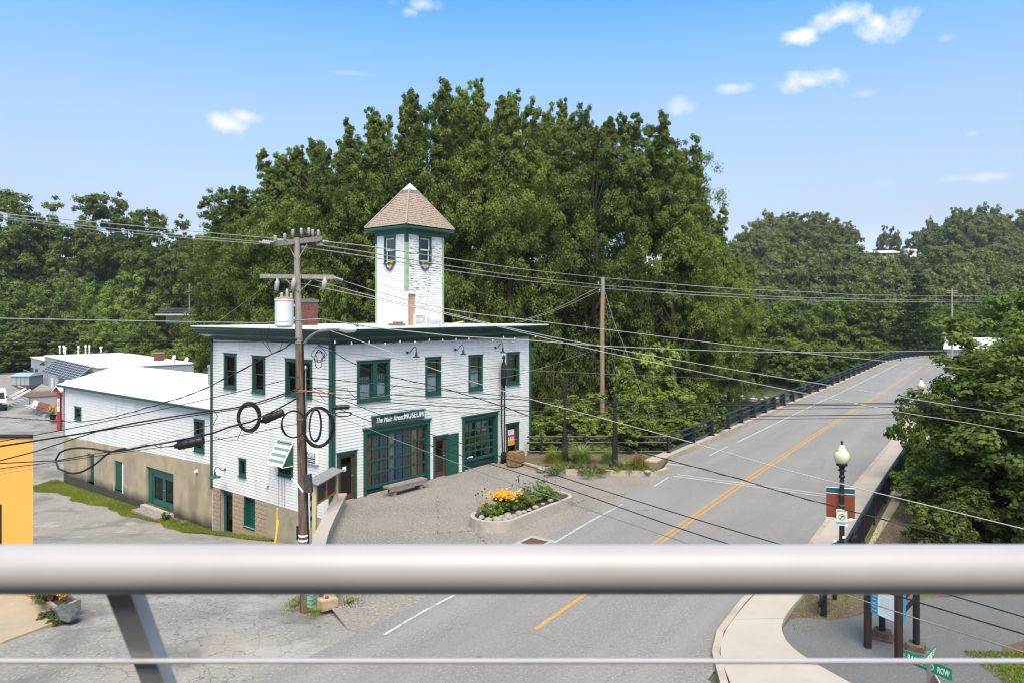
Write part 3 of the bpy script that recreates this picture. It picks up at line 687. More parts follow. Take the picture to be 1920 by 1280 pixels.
# bridge deck, parapet kerb
bt = thing('road_bridge', tuple(bridge_path[0]), 'long road bridge over the river with concrete kerbs and dark rails', 'bridge')
mb = MB(); solid_strip(mb, bridge_path, -5.6, 6.25, -.75, -.02); mb.build('deck', M['concrete'], bt, recalc=False)
mb = MB(); solid_strip(mb, bridge_path, -5.5, -4.8, -.1, .28); mb.build('kerb', M['deckedge'], bt, recalc=False)
for o_ in (-4.6, -1.5, 1.8, 5.2):
    mb = MB(); solid_strip(mb, bridge_path, o_ - .2, o_ + .2, -2.0, -.75); mb.build('girder', M['girder'], bt, recalc=False)
for y_ in (55, 80, 105):
    p = min(bridge_path, key=lambda q: abs(q.y - y_)); mb = MB(); fr = Frame(p, Vector((.82, -.57, 0)), Vector((.57, .82, 0))); mb.box(fr, -5, 6, -.6, .6, -9, -2); mb.build('pier', M['concrete'], bt)
# left parapet rail on the bridge: posts + 3 rails
def postmesh(name, h, w=.28):
    mb = MB(); fr = ID
    mb.box(fr, -.05, .05, -w / 2, w / 2, 0, h); mb.box(fr, -.13, .13, -w / 2 - .06, w / 2 + .06, 0, .05)
    return mb.mesh(name, M['bluerail'], bevel=.012)
pmesh = postmesh('rail_post', .96, .42)
lr = thing('bridge_railing', tuple(offs(bridge_path, -5.1)[0]), 'dark blue-black three-bar railing along the left kerb of the bridge', 'railing')
lpath = offs(sub(center, 36.6, 400), -5.15)
fence_end = Vector((cr_.x - .2, cr_.y - .15, 0)) + Vector((0, -.55, 0)); fence_corner = lpath[0]
for zz, nm in ((1.24, 'rail'), (.92, 'rail'), (.46, 'rail')):
    mb = MB(); mb.tube([p + Vector((0, 0, zz)) for p in lpath], .068, 6); mb.build(nm, M['bluerail'], lr, smooth=True)
acc = 0
for i in range(1, len(lpath)):
    acc += (lpath[i] - lpath[i - 1]).length
    if acc >= 2.0:
        acc = 0; o = obj('post', pmesh); o.parent = lr; o.matrix_parent_inverse = Matrix.Translation(lr.location).inverted()
        t = (lpath[i] - lpath[i - 1]).normalized(); o.location = lpath[i] + Vector((0, 0, .27)); o.rotation_euler = (0, 0, math.atan2(t.y, t.x))
fe = thing('bed_railing', tuple(fence_corner), 'dark three-bar railing behind the ornamental grasses, beside the white building', 'railing')
for zz in (1.13, .80, .3):
    mb = MB(); mb.tube([fence_corner + Vector((0, 0, zz)), fence_end + Vector((0, 0, zz))], .055, 6); mb.build('rail', M['bluerail'], fe, smooth=True)
for f in (.02, .3, .6, .9):
    o = obj('post', pmesh); o.parent = fe; o.matrix_parent_inverse = Matrix.Translation(fe.location).inverted(); p = fence_corner.lerp(fence_end, f); o.location = p + Vector((0, 0, .25)); t = fence_end - fence_corner; o.rotation_euler = (0, 0, math.atan2(t.y, t.x))
# right-hand railing with solid mesh panels
rr_ = thing('sidewalk_railing', tuple(offs(rp, 6.05)[0]), 'black panelled railing along the outer edge of the sidewalk', 'railing')
rpath = offs(sub(center, 23.2, 130), 6.02)
acc = 0; last = rpath[0]; segs = [rpath[0]]
for i in range(1, len(rpath)):
    acc += (rpath[i] - rpath[i - 1]).length
    if acc >= 2.2: acc = 0; segs.append(rpath[i])
for i in range(len(segs) - 1):
    a, b = segs[i], segs[i + 1]; d = (b - a).normalized(); mb = MB()
    z3 = Vector((0, 0, 1))
    mb.bar(a + d * .06 + z3 * .16, b - d * .06 + z3 * .16, .05, .05); mb.bar(a + d * .06 + z3 * .96, b - d * .06 + z3 * .96, .05, .05)
    mb.bar(a + d * .1 + z3 * .56, b - d * .1 + z3 * .56, .018, .74)
    nb = 16
    for k in range(1, nb): p = a.lerp(b, k / nb); mb.bar(p + z3 * .17, p + z3 * .95, .045, .02, up=(d.x, d.y, 0))
    mb.build('panel', M['black'], rr_)
    mb = MB(); mb.bar(a + z3 * -.25, a + z3 * 1.1, .1, .1, up=(d.x, d.y, 0)); mb.box(Frame(a, d, Vector((d.y, -d.x, 0))), -.12, .12, -.02, .16, -.25, -.1); mb.build('post', M['black'], rr_)
mb = MB(); mb.tube([p + Vector((0, 0, 1.12)) for p in segs], .05, 8); mb.build('handrail', M['bluerail'], rr_, smooth=True)
# near railing end: curved terminal
te = thing('railing_end', tuple(G(1545, 1156)), 'curved dark end of the handrail by the park path', 'railing')
e0 = G(1545, 1156); s0 = segs[0]
mb = MB(); mb.bar(e0 + Vector((0, 0, -.2)), e0 + Vector((0, 0, .95)), .14, .14, up=(.57, .82, 0)); mb.build('post', M['black'], te)
mb = MB(); q = e0 + Vector((-.13, -.02, 0)); mb.tube([s0 + Vector((0, 0, .9)), (s0 + q) / 2 + Vector((0, 0, .88)), q + Vector((.0, .3, .85)), q + Vector((-.02, .0, .78)), q + Vector((0, -.12, .6)), q + Vector((.0, -.1, .4)), q + Vector((.03, .05, .3))], .05, 8); mb.build('rail', M['bluerail'], te, smooth='all')
mb = MB(); mb.tube([s0 + Vector((0, 0, .5)), (s0 + q) / 2 + Vector((0, 0, .45)), q + Vector((.03, .1, .32))], .045, 8); mb.build('rail', M['bluerail'], te, smooth='all')
# concrete footings under the panels
mb = MB(); solid_strip(mb, sub(center, 23.0, 46), 6.15, 6.5, -1.2, -.02); tag(mb.build('footing', M['deckedge'], recalc=False), kind='structure')

# ------------------------------------------------------------------ building helpers
def siding(mb, fr, T0, T1, Z0, Z1, ops, row=.13, lip=.019, ztop=None):
    zs = list(np.arange(Z0, Z1, row)) + [Z1]
    for i in range(len(zs) - 1):
        a, b = zs[i], zs[i + 1]; cuts = sorted({a, b} | {z for o in ops for z in o[2:4] if a < z < b})
        for j in range(len(cuts) - 1):
            c, d = cuts[j], cuts[j + 1]; segs = [(T0, T1)]
            for o in ops:
                if o[2] < (c + d) / 2 < o[3]:
                    ns = []
                    for s in segs:
                        if o[0] > s[0]: ns.append((s[0], min(s[1], o[0])))
                        if o[1] < s[1]: ns.append((max(s[0], o[1]), s[1]))
                        if o[0] <= s[0] and o[1] >= s[1]: pass
                    segs = [s for s in ns if s[1] - s[0] > 1e-4]
            dc = lip * (1 - (c - a) / row); dd = lip * (1 - (d - a) / row)
            for s in segs:
                mb.quad(fr.pt(s[0], dc, c), fr.pt(s[1], dc, c), fr.pt(s[1], dd, d), fr.pt(s[0], dd, d))
                if c == a: mb.quad(fr.pt(s[0], 0, c), fr.pt(s[1], 0, c), fr.pt(s[1], lip, c), fr.pt(s[0], lip, c))
def casing(mb, fr, t0, t1, z0, z1, w=.12, d=.05, dback=-.12, sill=True, head=.03):
    mb.box(fr, t0 - w, t0, dback, d, z0 - (w if sill else 0), z1 + w); mb.box(fr, t1, t1 + w, dback, d, z0 - (w if sill else 0), z1 + w)
    mb.box(fr, t0, t1, dback, d - .002, z1, z1 + w); mb.box(fr, t0 - w - .03, t1 + w + .03, dback, d + .04, z1 + w, z1 + w + head)
    if sill: mb.box(fr, t0, t1, dback, d - .002, z0 - w, z0); mb.box(fr, t0 - w - .02, t1 + w + .02, dback, d + .06, z0 - w - .04, z0 - w)
def curtain_mesh(fr, t0, t1, z0, z1, d, waves=9, amp=.025):
    mb = MB(); n = waves * 4; pts = [fr.pt(t0 + (t1 - t0) * i / n, d + amp * math.sin(i / 4 * 2 * math.pi) + .006 * math.sin(i * 1.7), 0) for i in range(n + 1)]
    for i in range(n): mb.quad(pts[i] + Vector((0, 0, z0)), pts[i + 1] + Vector((0, 0, z0)), pts[i + 1] + Vector((0, 0, z1)), pts[i] + Vector((0, 0, z1)))
    return mb
def window(bld, fr, t0, t1, z0, z1, cas=M['green'], sash=M['green'], w=.12, lace=0.0, blind=0.0, sill=True, split=True, sw=.045):
    """t/z = outer casing rectangle"""
    t0, t1, z1 = t0 + w, t1 - w, z1 - w - .03; z0 = z0 + (w + .04 if sill else 0)
    mb = MB(); casing(mb, fr, t0, t1, z0, z1, w, sill=sill); wo_ = mb.build('window', cas, bld)
    mid = z0 + (z1 - z0) * .5
    mb = MB(); 
    for (a, b, dd) in (((mid - .02, z1, -.04), (z0, mid + .02, -.08)) if split else ((z0, z1, -.05),)):
        mb.box(fr, t0, t0 + sw, dd - .04, dd, a, b); mb.box(fr, t1 - sw, t1, dd - .04, dd, a, b); mb.box(fr, t0 + sw, t1 - sw, dd - .04, dd - .001, a, a + sw); mb.box(fr, t0 + sw, t1 - sw, dd - .04, dd - .001, b - sw, b)
    mb.build('sash', sash, wo_)
    if split:
        mb = MB(); mb.box(fr, t0 + sw, t1 - sw, -.066, -.06, mid + sw - .02, z1 - sw); mb.build('pane', M['glass'], wo_)
        mb = MB(); mb.box(fr, t0 + sw, t1 - sw, -.106, -.10, z0 + sw, mid - sw + .02); mb.build('pane', M['glass'], wo_)
    else:
        mb = MB(); mb.box(fr, t0 + sw, t1 - sw, -.076, -.07, z0 + sw, z1 - sw); mb.build('pane', M['glass'], wo_)
    if lace: curtain_mesh(fr, t0 + .01, t1 - .01, z0, z0 + (z1 - z0) * lace, -.145, max(3, int((t1 - t0) * 9)), .02).build('curtain', M['lace'], wo_, recalc=False, smooth='all')
    if blind:
        mb = MB(); zb = z1 - (z1 - z0) * blind; k = zb
        while k < z1: mb.box(fr, t0, t1, -.15, -.13, k, k + .035); k += .055
        mb.build('blind', M['blind'], wo_)
    return wo_
def opening(t0, t1, z0, z1, w=.1): return (t0 + w * .6, t1 - w * .6, z0 + w * .6, z1 - w * .6)

# ------------------------------------------------------------------ the museum
ROOFZ = 7.36; WALLZ = 6.74; SZ = -.7
mus = thing('museum_building', (C0.x, C0.y, 0), 'white two-storey clapboard museum with green trim and flat roof beside the road', 'building')
R_ = FRR.rect; L_ = FRL.rect
ro = {}
def rpx(fr, x0, y0, x1, yb): return fr.rect(x0, y0, x1, yb)
w1 = R_(669, 676, 730, 756); w2 = R_(797, 669, 826, 743); w3 = R_(878, 665, 904, 734); w4 = R_(949, 660, 973, 723)
d1 = R_(631, 850, 668, 939); g1 = R_(681, 804, 805, 933); d2 = R_(812, 819, 859, 900); g2 = R_(866, 781, 932, 891); d3 = R_(948, 795, 972, 872)
d1 = (d1[0], d1[1], .02, d1[3]); g1 = (g1[0], g1[1], .02, g1[3]); d2 = (d2[0], d2[1], .02, d2[3]); g2 = (g2[0], g2[1], .02, g2[3]); d3 = (d3[0], d3[1], .02, d3[3])
lw1 = L_(444, 662, 421, 731); lw2 = L_(498, 667, 474, 739); lw3 = L_(586, 674, 536, 748); lw4 = L_(462, 860, 449, 896); lw5 = L_(550, 831, 523, 897)
mb = MB(); siding(mb, FRR, .14, LR - .12, .02, WALLZ, [opening(*r) for r in (w1, w2, w3, w4)] + [(r[0] + .05, r[1] - .05, -1, r[3] - .05) for r in (d1, g1, d2, g2, d3)])
s = mb.build('siding', M['white'], mus, recalc=False); s['kind'] = 'stuff'
mb = MB(); siding(mb, FRL, .14, LL - .1, SZ, WALLZ, [opening(*r) for r in (lw1, lw2, lw3, lw4, lw5)])
s = mb.build('siding', M['white'], mus, recalc=False); s['kind'] = 'stuff'
# back + far walls, interior
BK = FRR.pt(LR, -LL, 0)
mb = MB(); fr3 = Frame(FRR.pt(LR, 0, 0), -N1, A1); fr4 = Frame(FRL.pt(LL, 0, 0), -N2, A2)
mb.box(fr3, .02, LL, -.02, 0, -3.6, WALLZ); mb.box(fr4, 0, LR, -.02, 0, -3.6, WALLZ); mb.build('wall', M['white'], mus)
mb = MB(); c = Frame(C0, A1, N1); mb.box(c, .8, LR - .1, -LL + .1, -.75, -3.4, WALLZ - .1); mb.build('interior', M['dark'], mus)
# corner boards
mb = MB(); mb.box(FRR, -.03, .15, .0, .05, -.3, WALLZ); mb.box(FRL, -.05, .16, 0, .05, SZ, WALLZ); mb.build('corner_board', M['green'], mus)
mb = MB(); mb.box(FRR, LR - .14, LR + .04, 0, .05, 0, WALLZ); mb.box(fr3, -.045, .14, 0, .04, -3, WALLZ); mb.build('corner_board', M['green'], mus)
mb = MB(); mb.tube([FRL.pt(LL - .05, .07, SZ - .1), FRL.pt(LL - .05, .07, WALLZ)], .06, 8); mb.build('downpipe', M['green'], mus, smooth=True)
mb = MB(); mb.box(FRR, .15, LR - .14, -.08, .0, -.3, .02)
mb.build('foundation', M['concrete'], mus)
# roof with projecting cornice
prof = [(0.0, 6.70), (.10, 6.70), (.13, 6.84), (.22, 6.86), (.50, 6.98), (.53, 7.08), (.62, 7.10), (.68, 7.22), (.76, 7.26), (.78, 7.34), (.72, 7.345)]
cor = [FRR.pt(LR, 0, 0), C0, FRL.pt(LL, 0, 0), BK]
dirs = [(N1 + A1), (N1 + N2), (N2 + A2), (A1 + A2)]
mb = MB()
for i in range(4):
    j = (i + 1) % 4
    for k in range(len(prof) - 1):
        (o0, z0), (o1, z1) = prof[k], prof[k + 1]
        mb.quad(cor[i] + dirs[i] * o0 + Vector((0, 0, z0)), cor[j] + dirs[j] * o0 + Vector((0, 0, z0)), cor[j] + dirs[j] * o1 + Vector((0, 0, z1)), cor[i] + dirs[i] * o1 + Vector((0, 0, z1)))
mb.build('cornice', M['dgreen'], mus, recalc=True)
mb = MB(); rc = [cor[i] + dirs[i] * .74 for i in range(4)]; mb.extr([p + Vector((0, 0, 7.30)) for p in rc], (0, 0, .10)); mb.build('roof', M['whiteroof'], mus)
# windows of the upper floor
t0, t1, z0, z1 = w1; mid = (t0 + t1) / 2
for a, b in ((t0, mid + .06), (mid - .06, t1)): pass
window(mus, FRR, t0, mid + .058, z0, z1, lace=.62, blind=.6); window(mus, FRR, mid + .062, t1, z0, z1, lace=.66, blind=.6)
window(mus, FRR, *w2, lace=.6, blind=.45); window(mus, FRR, *w3, lace=.62, blind=.45); window(mus, FRR, *w4, blind=.2)
window(mus, FRL, *lw1, blind=.5, sash=M['brown']); window(mus, FRL, *lw2, lace=.25, blind=.6, sash=M['brown'])
t0, t1, z0, z1 = lw3; mid = (t0 + t1) / 2
window(mus, FRL, t0, mid + .058, z0, z1, lace=.7, blind=.5); window(mus, FRL, mid + .062, t1, z0, z1, lace=.7, blind=.5)
window(mus, FRL, *lw4, w=.09, lace=.9, split=False); window(mus, FRL, *lw5, lace=.8)
# garage doors
def garage(r, cols, rows, zsill, curtains=None):
    t0, t1, z0, z1 = r; w = .17
    mb = MB(); mb.box(FRR, t0, t0 + w, -.2, .06, z0, z1 - .22); mb.box(FRR, t1 - w, t1, -.2, .06, z0, z1 - .22); mb.box(FRR, t0, t1, -.2, .062, z1 - .22, z1 - .03); mb.box(FRR, t0 - .06, t1 + .08, -.1, .13, z1 - .03, z1 + .02)
    a, b = t0 + w, t1 - w; top = z1 - .24; gd = mb.build('garage_door', M['green'], mus)
    mb = MB(); mb.box(FRR, a, b, -.14, -.1, top - .18, top); mb.box(FRR, a, b, -.14, -.02, zsill - .06, zsill + .06)
    zt = top - .18; zz = zsill + .06; cw = (b - a) / cols; rh = (zt - zz) / rows; bw = .075
    for i in range(cols + 1): x = a + i * cw; mb.box(FRR, max(a, x - bw / 2), min(b, x + bw / 2), -.14, -.095, zz, zt)
    for j in range(1, rows): y = zz + j * rh; mb.box(FRR, a, b, -.14, -.09, y - bw * .6, y + bw * .6)
    mb.build('muntin', M['green'], gd)
    for i in range(cols):
        for j in range(rows):
            m2 = MB(); m2.box(FRR, a + i * cw + bw / 2, a + (i + 1) * cw - bw / 2, -.124, -.118, zz + j * rh + bw * .6 * (j > 0), zz + (j + 1) * rh - bw * .6 * (j < rows - 1)); m2.build('pane', M['glass'], gd, recalc=False)
    mb = MB(); mb.box(FRR, a, b, -.16, -.1, z0, zsill - .06); mb.box(FRR, a + .1, b - .1, -.1, -.085, z0 + .12, zsill - .15); mb.build('kick_panel', M['dgreen'], gd)
    return a, b, zz, zt
sl = FRR.inv(683, 917)[1]
a, b, zz, zt = garage(g1, 8, 4, sl)
cc = [(.50, .16, .05), (.16, .20, .15), (.17, .12, .16), (.50, .46, .52), (.06, .17, .40), (.12, .13, .18), (.62, .30, .09), (.34, .08, .07)]
for i, c in enumerate(cc):
    cm = mat('hanging_cloth_colour', c, .9, .35, 4, stretch=(3, 3, 1)); f0 = a + (b - a) * i / 8; f1 = a + (b - a) * (i + 1) / 8
    curtain_mesh(FRR, f0 - .04, f1 + .02, zz - .1, zt + .1, -.2 - .03 * (i % 2), 4, .03).build('hanging_cloth', cm, mus, recalc=False, smooth='all')
sl2 = FRR.inv(866, 866)[1]
garage(g2, 5, 5, sl2)
mb = MB(); t, z = FRR.inv(878, 855); mb.box(FRR, t, t + .45, -.09, -.08, sl2 + .1, sl2 + .17); mb.build('notice', M['signwhite'], mus)
# glass doors
def door(fr, bld, t0, t1, z0, z1, cas, leaf, w=.11, stile=.14, kick=.22, handle=True, glassy=True, name='door'):
    mb = MB(); mb.box(fr, t0, t0 + w, -.1, .05, z0, z1 - w); mb.box(fr, t1 - w, t1, -.1, .05, z0, z1 - w); mb.box(fr, t0, t1, -.1, .052, z1 - w, z1); mb.box(fr, t0 - .03, t1 + .03, -.1, .09, z1, z1 + .04)
    d_ = mb.build(name, cas, bld); a, b, c, e = t0 + w, t1 - w, z0 + .02, z1 - w
    mb = MB(); mb.box(fr, a, a + stile, -.09, -.04, c, e); mb.box(fr, b - stile, b, -.09, -.04, c, e); mb.box(fr, a + stile, b - stile, -.09, -.041, c, c + kick); mb.box(fr, a + stile, b - stile, -.09, -.041, e - stile, e); mb.build('door_leaf', leaf, d_)
    mb = MB(); mb.box(fr, a + stile, b - stile, -.07, -.062, c + kick, e - stile); mb.build('pane', M['glass'] if glassy else leaf, d_)
    if handle: mb = MB(); mb.tube([fr.pt(b - stile / 2, -.04, c + 1.0), fr.pt(b - stile / 2, .02, c + 1.0), fr.pt(b - stile / 2 - .1, .02, c + 1.0)], .015, 6); mb.build('handle', M['metalgrey'], d_)
    return d_
dd = door(FRR, mus, *d1, M['green'], M['brown'])
mb = MB(); tt, zz_ = FRR.inv(647, 879); mb.box(FRR, tt - .1, tt + .1, -.058, -.055, zz_ - .1, zz_ + .1); mb.build('notice', M['signwhite'], dd)
t0, t1, z0, z1 = d2; tm = FRR.inv(838, 830)[0]
dd = door(FRR, mus, t0, tm, z0, z1, M['green'], M['brown'])
mb = MB(); mb.box(FRR, tm + .02, t1, -.1, .045, z0, z1 + .0); s = mb.build('side_panel', M['green'], mus)
for k in range(5): mb = MB(); h_ = (z1 - z0 - .3) / 5; mb.box(FRR, tm + .12, t1 - .12, .045, .06, z0 + .12 + k * h_, z0 + .12 + k * h_ + h_ - .1); mb.build('raised_panel', M['teal'], s)
dd = door(FRR, mus, *d3, M['green'], M['brown'])
# poster in the last door
po = Frame(FRR.pt(0, 0, 0), A1, N1); pt0, pt1, pz0, pz1 = FRR.rect(952, 807, 966, 836)
ps = MB(); ps.box(FRR, pt0, pt1, -.052, -.045, pz0, pz1); pso = ps.build('poster', mat('poster_orange', (.75, .33, .03), .6, .1, 3), dd)
ps = MB(); ps.box(FRR, pt0, pt1, -.045, -.043, pz0 + (pz1 - pz0) * .42, pz1 - .02); ps.build('poster_print', mat('poster_red', (.42, .05, .04), .6, .15, 3), dd)
ps = MB()
for k in range(3):
    x = pt0 + (pt1 - pt0) * (.1 + .29 * k); wd = (pt1 - pt0) * .22; zb = pz0 + (pz1 - pz0) * .68
    ps.box(FRR, x, x + wd, -.043, -.041, zb, zb + .3); ps.box(FRR, x + wd * .2, x + wd * .75, -.043, -.041, zb - .32, zb - .1)
ps.build('poster_print', M['signwhite'], dd)

# lettering
def text(string, size, m, fr, t, d, z, parent, name='lettering', shear=0, align='LEFT', width=None, flip=False, ext=.006, sx=1.0, bold=0):
    cu = bpy.data.curves.new('txt', 'FONT'); cu.body = string; cu.size = size; cu.shear = shear; cu.align_x = align; cu.extrude = ext; cu.offset = bold; cu.resolution_u = 3
    to = bpy.data.objects.new('txt', cu); COL.objects.link(to); bpy.context.view_layer.update()
    me = bpy.data.meshes.new_from_object(to.evaluated_get(bpy.context.evaluated_depsgraph_get())); bpy.data.objects.remove(to)
    me.materials.clear(); me.materials.append(m)
    if width:
        xs = [v.co.x for v in me.vertices]; sx = width / (max(xs) - min(xs)); 
    a = -fr.a if flip else fr.a
    mm = Matrix(((a.x * sx, 0, fr.n.x, 0), (a.y * sx, 0, fr.n.y, 0), (a.z * sx, 1, fr.n.z, 0), (0, 0, 0, 1))); me.transform(Matrix.Translation(fr.pt(t, d, z)) @ mm); me.name = name
    return obj(name, me, parent)
st0, st1, sz0, sz1 = FRR.rect(696, 781, 792, 798)
mb = MB(); mb.box(FRR, st0, st1, .03, .14, sz0, sz1); mb.box(FRR, st0 - .04, st1 + .04, .03, .2, sz1, sz1 + .04); mb.box(FRR, st0, st1, .14, .16, sz0, sz0 + .07)
sg = thing('museum_sign', FRR.pt(st0, .1, sz0), 'long dark green signboard lettered The Main Street MUSEUM above the wide garage door', 'sign')
mb.build('board', M['green'] if False else mat('sign_board_green', (.03, .075, .06), .6, .15, 4), sg)
wd = st1 - st0; hz = (sz1 - sz0)
text('The Main Street', .34, M['signwhite'], FRR, st0 + wd * .04, .15, sz0 + hz * .3, sg, shear=.3, width=wd * .52, bold=.004)
text('MUSEUM', .38, M['signwhite'], FRR, st0 + wd * .58, .15, sz0 + hz * .3, sg, width=wd * .39, bold=.006)
mb = MB()   # serifs of the capitals
x = st0 + wd * .58
for k, (u0, u1) in enumerate(((0, .03), (.13, .16), (.19, .22), (.29, .32), (.49, .52), (.645, .675), (.745, .775), (.83, .86), (.965, .995))):
    for zz_ in (0.0, .268): 
        if u0 in (.19, .29, .645, .745) and zz_ == 0: continue
        xx = x + wd * .39 * u0; mb.box(FRR, xx - .03, xx + wd * .39 * (u1 - u0) + .03, .144, .156, sz0 + hz * .3 + zz_ - .004, sz0 + hz * .3 + zz_ + .014)
mb.build('lettering', M['signwhite'], sg)
# CENTER sign on the left wall
ct0, ct1, cz0, cz1 = FRL.rect(599, 848, 566, 870)
sg = thing('wall_sign', FRL.pt(ct0, 0, cz0), 'white box sign with black panel reading CENTER on the white wall behind the utility pole', 'sign')
mb = MB(); mb.box(FRL, ct0, ct1, .03, .16, cz0, cz1); mb.build('box', M['signwhite'], sg)
mb = MB(); mb.box(FRL, ct0 + .08, ct1 - .03, .16, .166, cz0 + .04, cz1 - .04); mb.build('panel', M['blackmatte'], sg)
text('CENTER', .26, M['signwhite'], FRL, ct0 + .62, .168, cz0 + (cz1 - cz0) * .52, sg, flip=True, width=.52, bold=.008)
for k in range(2): mb = MB(); mb.box(FRL, ct0 + .1, ct0 + .62, .166, .17, cz0 + .1 + k * .07, cz0 + .13 + k * .07); mb.build('lettering', M['signwhite'], sg)
# goose-neck lamps
def gooselamp(fr, px0, py0, px1, py1, m, label, r=.17, flip=1, group='gooseneck lamps over the upper windows'):
    t, z = fr.inv(px0, py0); t2, _ = fr.inv(px1, py0, .75); z2 = fr.inv(px1, py1, .7)[1]
    lt = thing('gooseneck_lamp', fr.pt(t, 0, z), label, 'lamp', group)
    a = fr.pt(t, .02, z); e = fr.pt(t2, .7, z2 + .2)
    p = [a, a.lerp(e, .25) + Vector((0, 0, -.02)), a.lerp(e, .5) + Vector((0, 0, .12)), a.lerp(e, .8) + Vector((0, 0, .26)), e + Vector((0, 0, .2)) + (e - a).normalized() * .0, e]
    mb = MB(); mb.tube(smooth_path([tuple(q) for q in p], .06), .018, 6); mb.build('arm', m, lt, smooth='all')
    mb = MB(); mb.lathe(a - Vector((0, 0, .05)), [(.05, 0), (.07, .02), (.07, .08), (.05, .1)], 10); mb.build('wall_plate', m, lt, smooth=True)
    mb = MB(); mb.lathe(e - Vector((0, 0, .22)), [(r, 0), (r * .95, .02), (r * .4, .07), (.055, .12), (.045, .24), (.02, .26)], 18); mb.build('shade', m, lt, smooth=True)
    return lt
gooselamp(FRR, 763, 660, 782, 669, M['dgreen'], 'dark gooseneck lamp between the double window and the tall window', group=None)
gooselamp(FRR, 853, 655, 870, 664, M['dgreen'], 'dark gooseneck lamp left of the third upper window', group=None)
gooselamp(FRR, 928, 651, 944, 660, M['dgreen'], 'dark gooseneck lamp above the tall black figure', group=None)
gooselamp(FRL, 423, 879, 401, 893, M['teal'], 'teal gooseneck lamp at the left corner of the museum', r=.3, group=None)
# string lights along the eave
sl_ = thing('string_lights', FRR.pt(3, .3, 6.6), 'string of small white bulbs hung under the museum cornice', 'lights')
bpx = [(628, 641), (659, 643), (692, 641), (722, 644), (750, 640), (778, 641), (805, 637), (830, 637), (855, 636), (879, 635), (924, 638), (944, 632), (965, 634), (1004, 631)]
pp = []
for (x, y) in bpx:
    t, z = FRR.inv(x, y, .45); t = min(t, LR + .6); pp.append(FRR.pt(t, .45, z + .06))
fine = []
for i in range(len(pp) - 1):
    for k in range(5): f = k / 5; fine.append(pp[i].lerp(pp[i + 1], f) - Vector((0, 0, .1 * math.sin(math.pi * f))))
mb = MB(); mb.tube(fine + [pp[-1]], .012, 5); mb.build('cord', M['rubber'], sl_)
for p in pp: mb = MB(); mb.lathe(p - Vector((0, 0, .13)), [(.01, 0), (.04, .02), (.045, .05), (.025, .1), (.02, .13)], 8); mb.build('bulb', M['signwhite'], sl_, smooth='all')
# awning over the lower left window
aw = thing('window_awning', FRL.pt(lw5[0], 0, lw5[3]), 'green and white striped awning over the small window by the utility pole', 'awning')
t0, t1, z0, z1 = lw5; t0 -= .05; t1 += .05; zt = z1 + .02; out, zb = .62, z1 - .95; n = 8
for k in range(n):
    f0, f1 = k / n, (k + 1) / n
    p = lambda t, f: FRL.pt(t, .06 + (out - .06) * f, zt + (zb - zt) * f)
    mb = MB(); q = [p(t0, f0), p(t1, f0), p(t1, f1), p(t0, f1)]; nn = (q[1] - q[0]).cross(q[3] - q[0]).normalized() * .012
    mb.hexa(q + [v - nn for v in q]); mb.build('slat', M['signwhite'] if k % 2 else mat('faded_green_awning', (.16, .27, .20), .6, .15, 5), aw)
for t in (t0, t1 - .02):
    mb = MB(); mb.extr([FRL.pt(t, .06, zt - .03), FRL.pt(t, out, zb - .02), FRL.pt(t, .06, zb - .02)], A2 * .02); mb.build('side', M['green'], aw)
    mb = MB(); mb.bar(FRL.pt(t, .06, zt), FRL.pt(t, out, zb), .035, .035); mb.bar(FRL.pt(t, .06, zb - .03), FRL.pt(t, out, zb - .03), .03, .03); mb.build('side_trim', M['signwhite'], aw)
# foundation of the left side: concrete blocks, openings
fo = L_(436, 922, 413, 1003); fw = L_(478, 936, 457, 996)
fo = (fo[0], fo[1], -3.05, -.78); fw = (fw[0], fw[1], fw[2] + .05, -.78)
tb = FRL.inv(500, 950)[0]
def has(o, t, z, wt=.0, wz=0.0): return o[0] - wt < t < o[1] + wt and o[2] - wz < z < o[3] + wz
mb = MB(); siding(mb, Frame(FRL.pt(0, -.035, 0), A2, N2), tb, LL - .02, -3.6, SZ, [fo, fw], row=5, lip=0); mb.build('mortar_bed', M['mortar'], mus, recalc=False)
bw_, bh_ = .42, .205
bm_ = MB(); bm_.box(ID, 0, bw_ - .014, 0, .04, 0, bh_ - .014); blockmesh = {}
def block(t0, t1, z):
    key = round(t1 - t0, 2)
    if key not in blockmesh:
        m2 = MB(); m2.box(ID, 0, t1 - t0 - .014, 0, .045, 0, bh_ - .014); blockmesh[key] = m2.mesh('block', M['block'], bevel=.006)
    o = obj('block', blockmesh[key]); o.parent = mus; o.matrix_parent_inverse = Matrix.Translation(mus.location).inverted()
    o.matrix_basis = Matrix.Translation(FRL.pt(t0, -.04 + random.uniform(-.004, .006), z)) @ Matrix(((A2.x, N2.x, 0, 0), (A2.y, N2.y, 0, 0), (0, 0, 1, 0), (0, 0, 0, 1)))
zz = -.7 - bh_; r_i = 0
while zz > -3.5:
    t = tb + .01 - (bw_ / 2 if r_i % 2 else 0)
    while t < LL - .05:
        a, b = max(t, tb + .01), min(t + bw_, LL - .03)
        for o in (fo, fw):
            if o[2] < zz + bh_ / 2 < o[3]:
                if a < o[0] < b: b = o[0]
                elif a < o[1] < b: a = o[1]
                elif o[0] <= a and b <= o[1]: a = b
        if b - a > .06: block(a, b, zz)
        t += bw_
    zz -= bh_; r_i += 1
mb = MB(); mb.box(FRL, 0, tb, -.1, .012, -3.4, SZ); mb.build('foundation', M['render'], mus)
mb = MB(); mb.box(FRR, -.012, .15, -.1, .0, -3.4, -.3); mb.build('foundation', M['render'], mus)
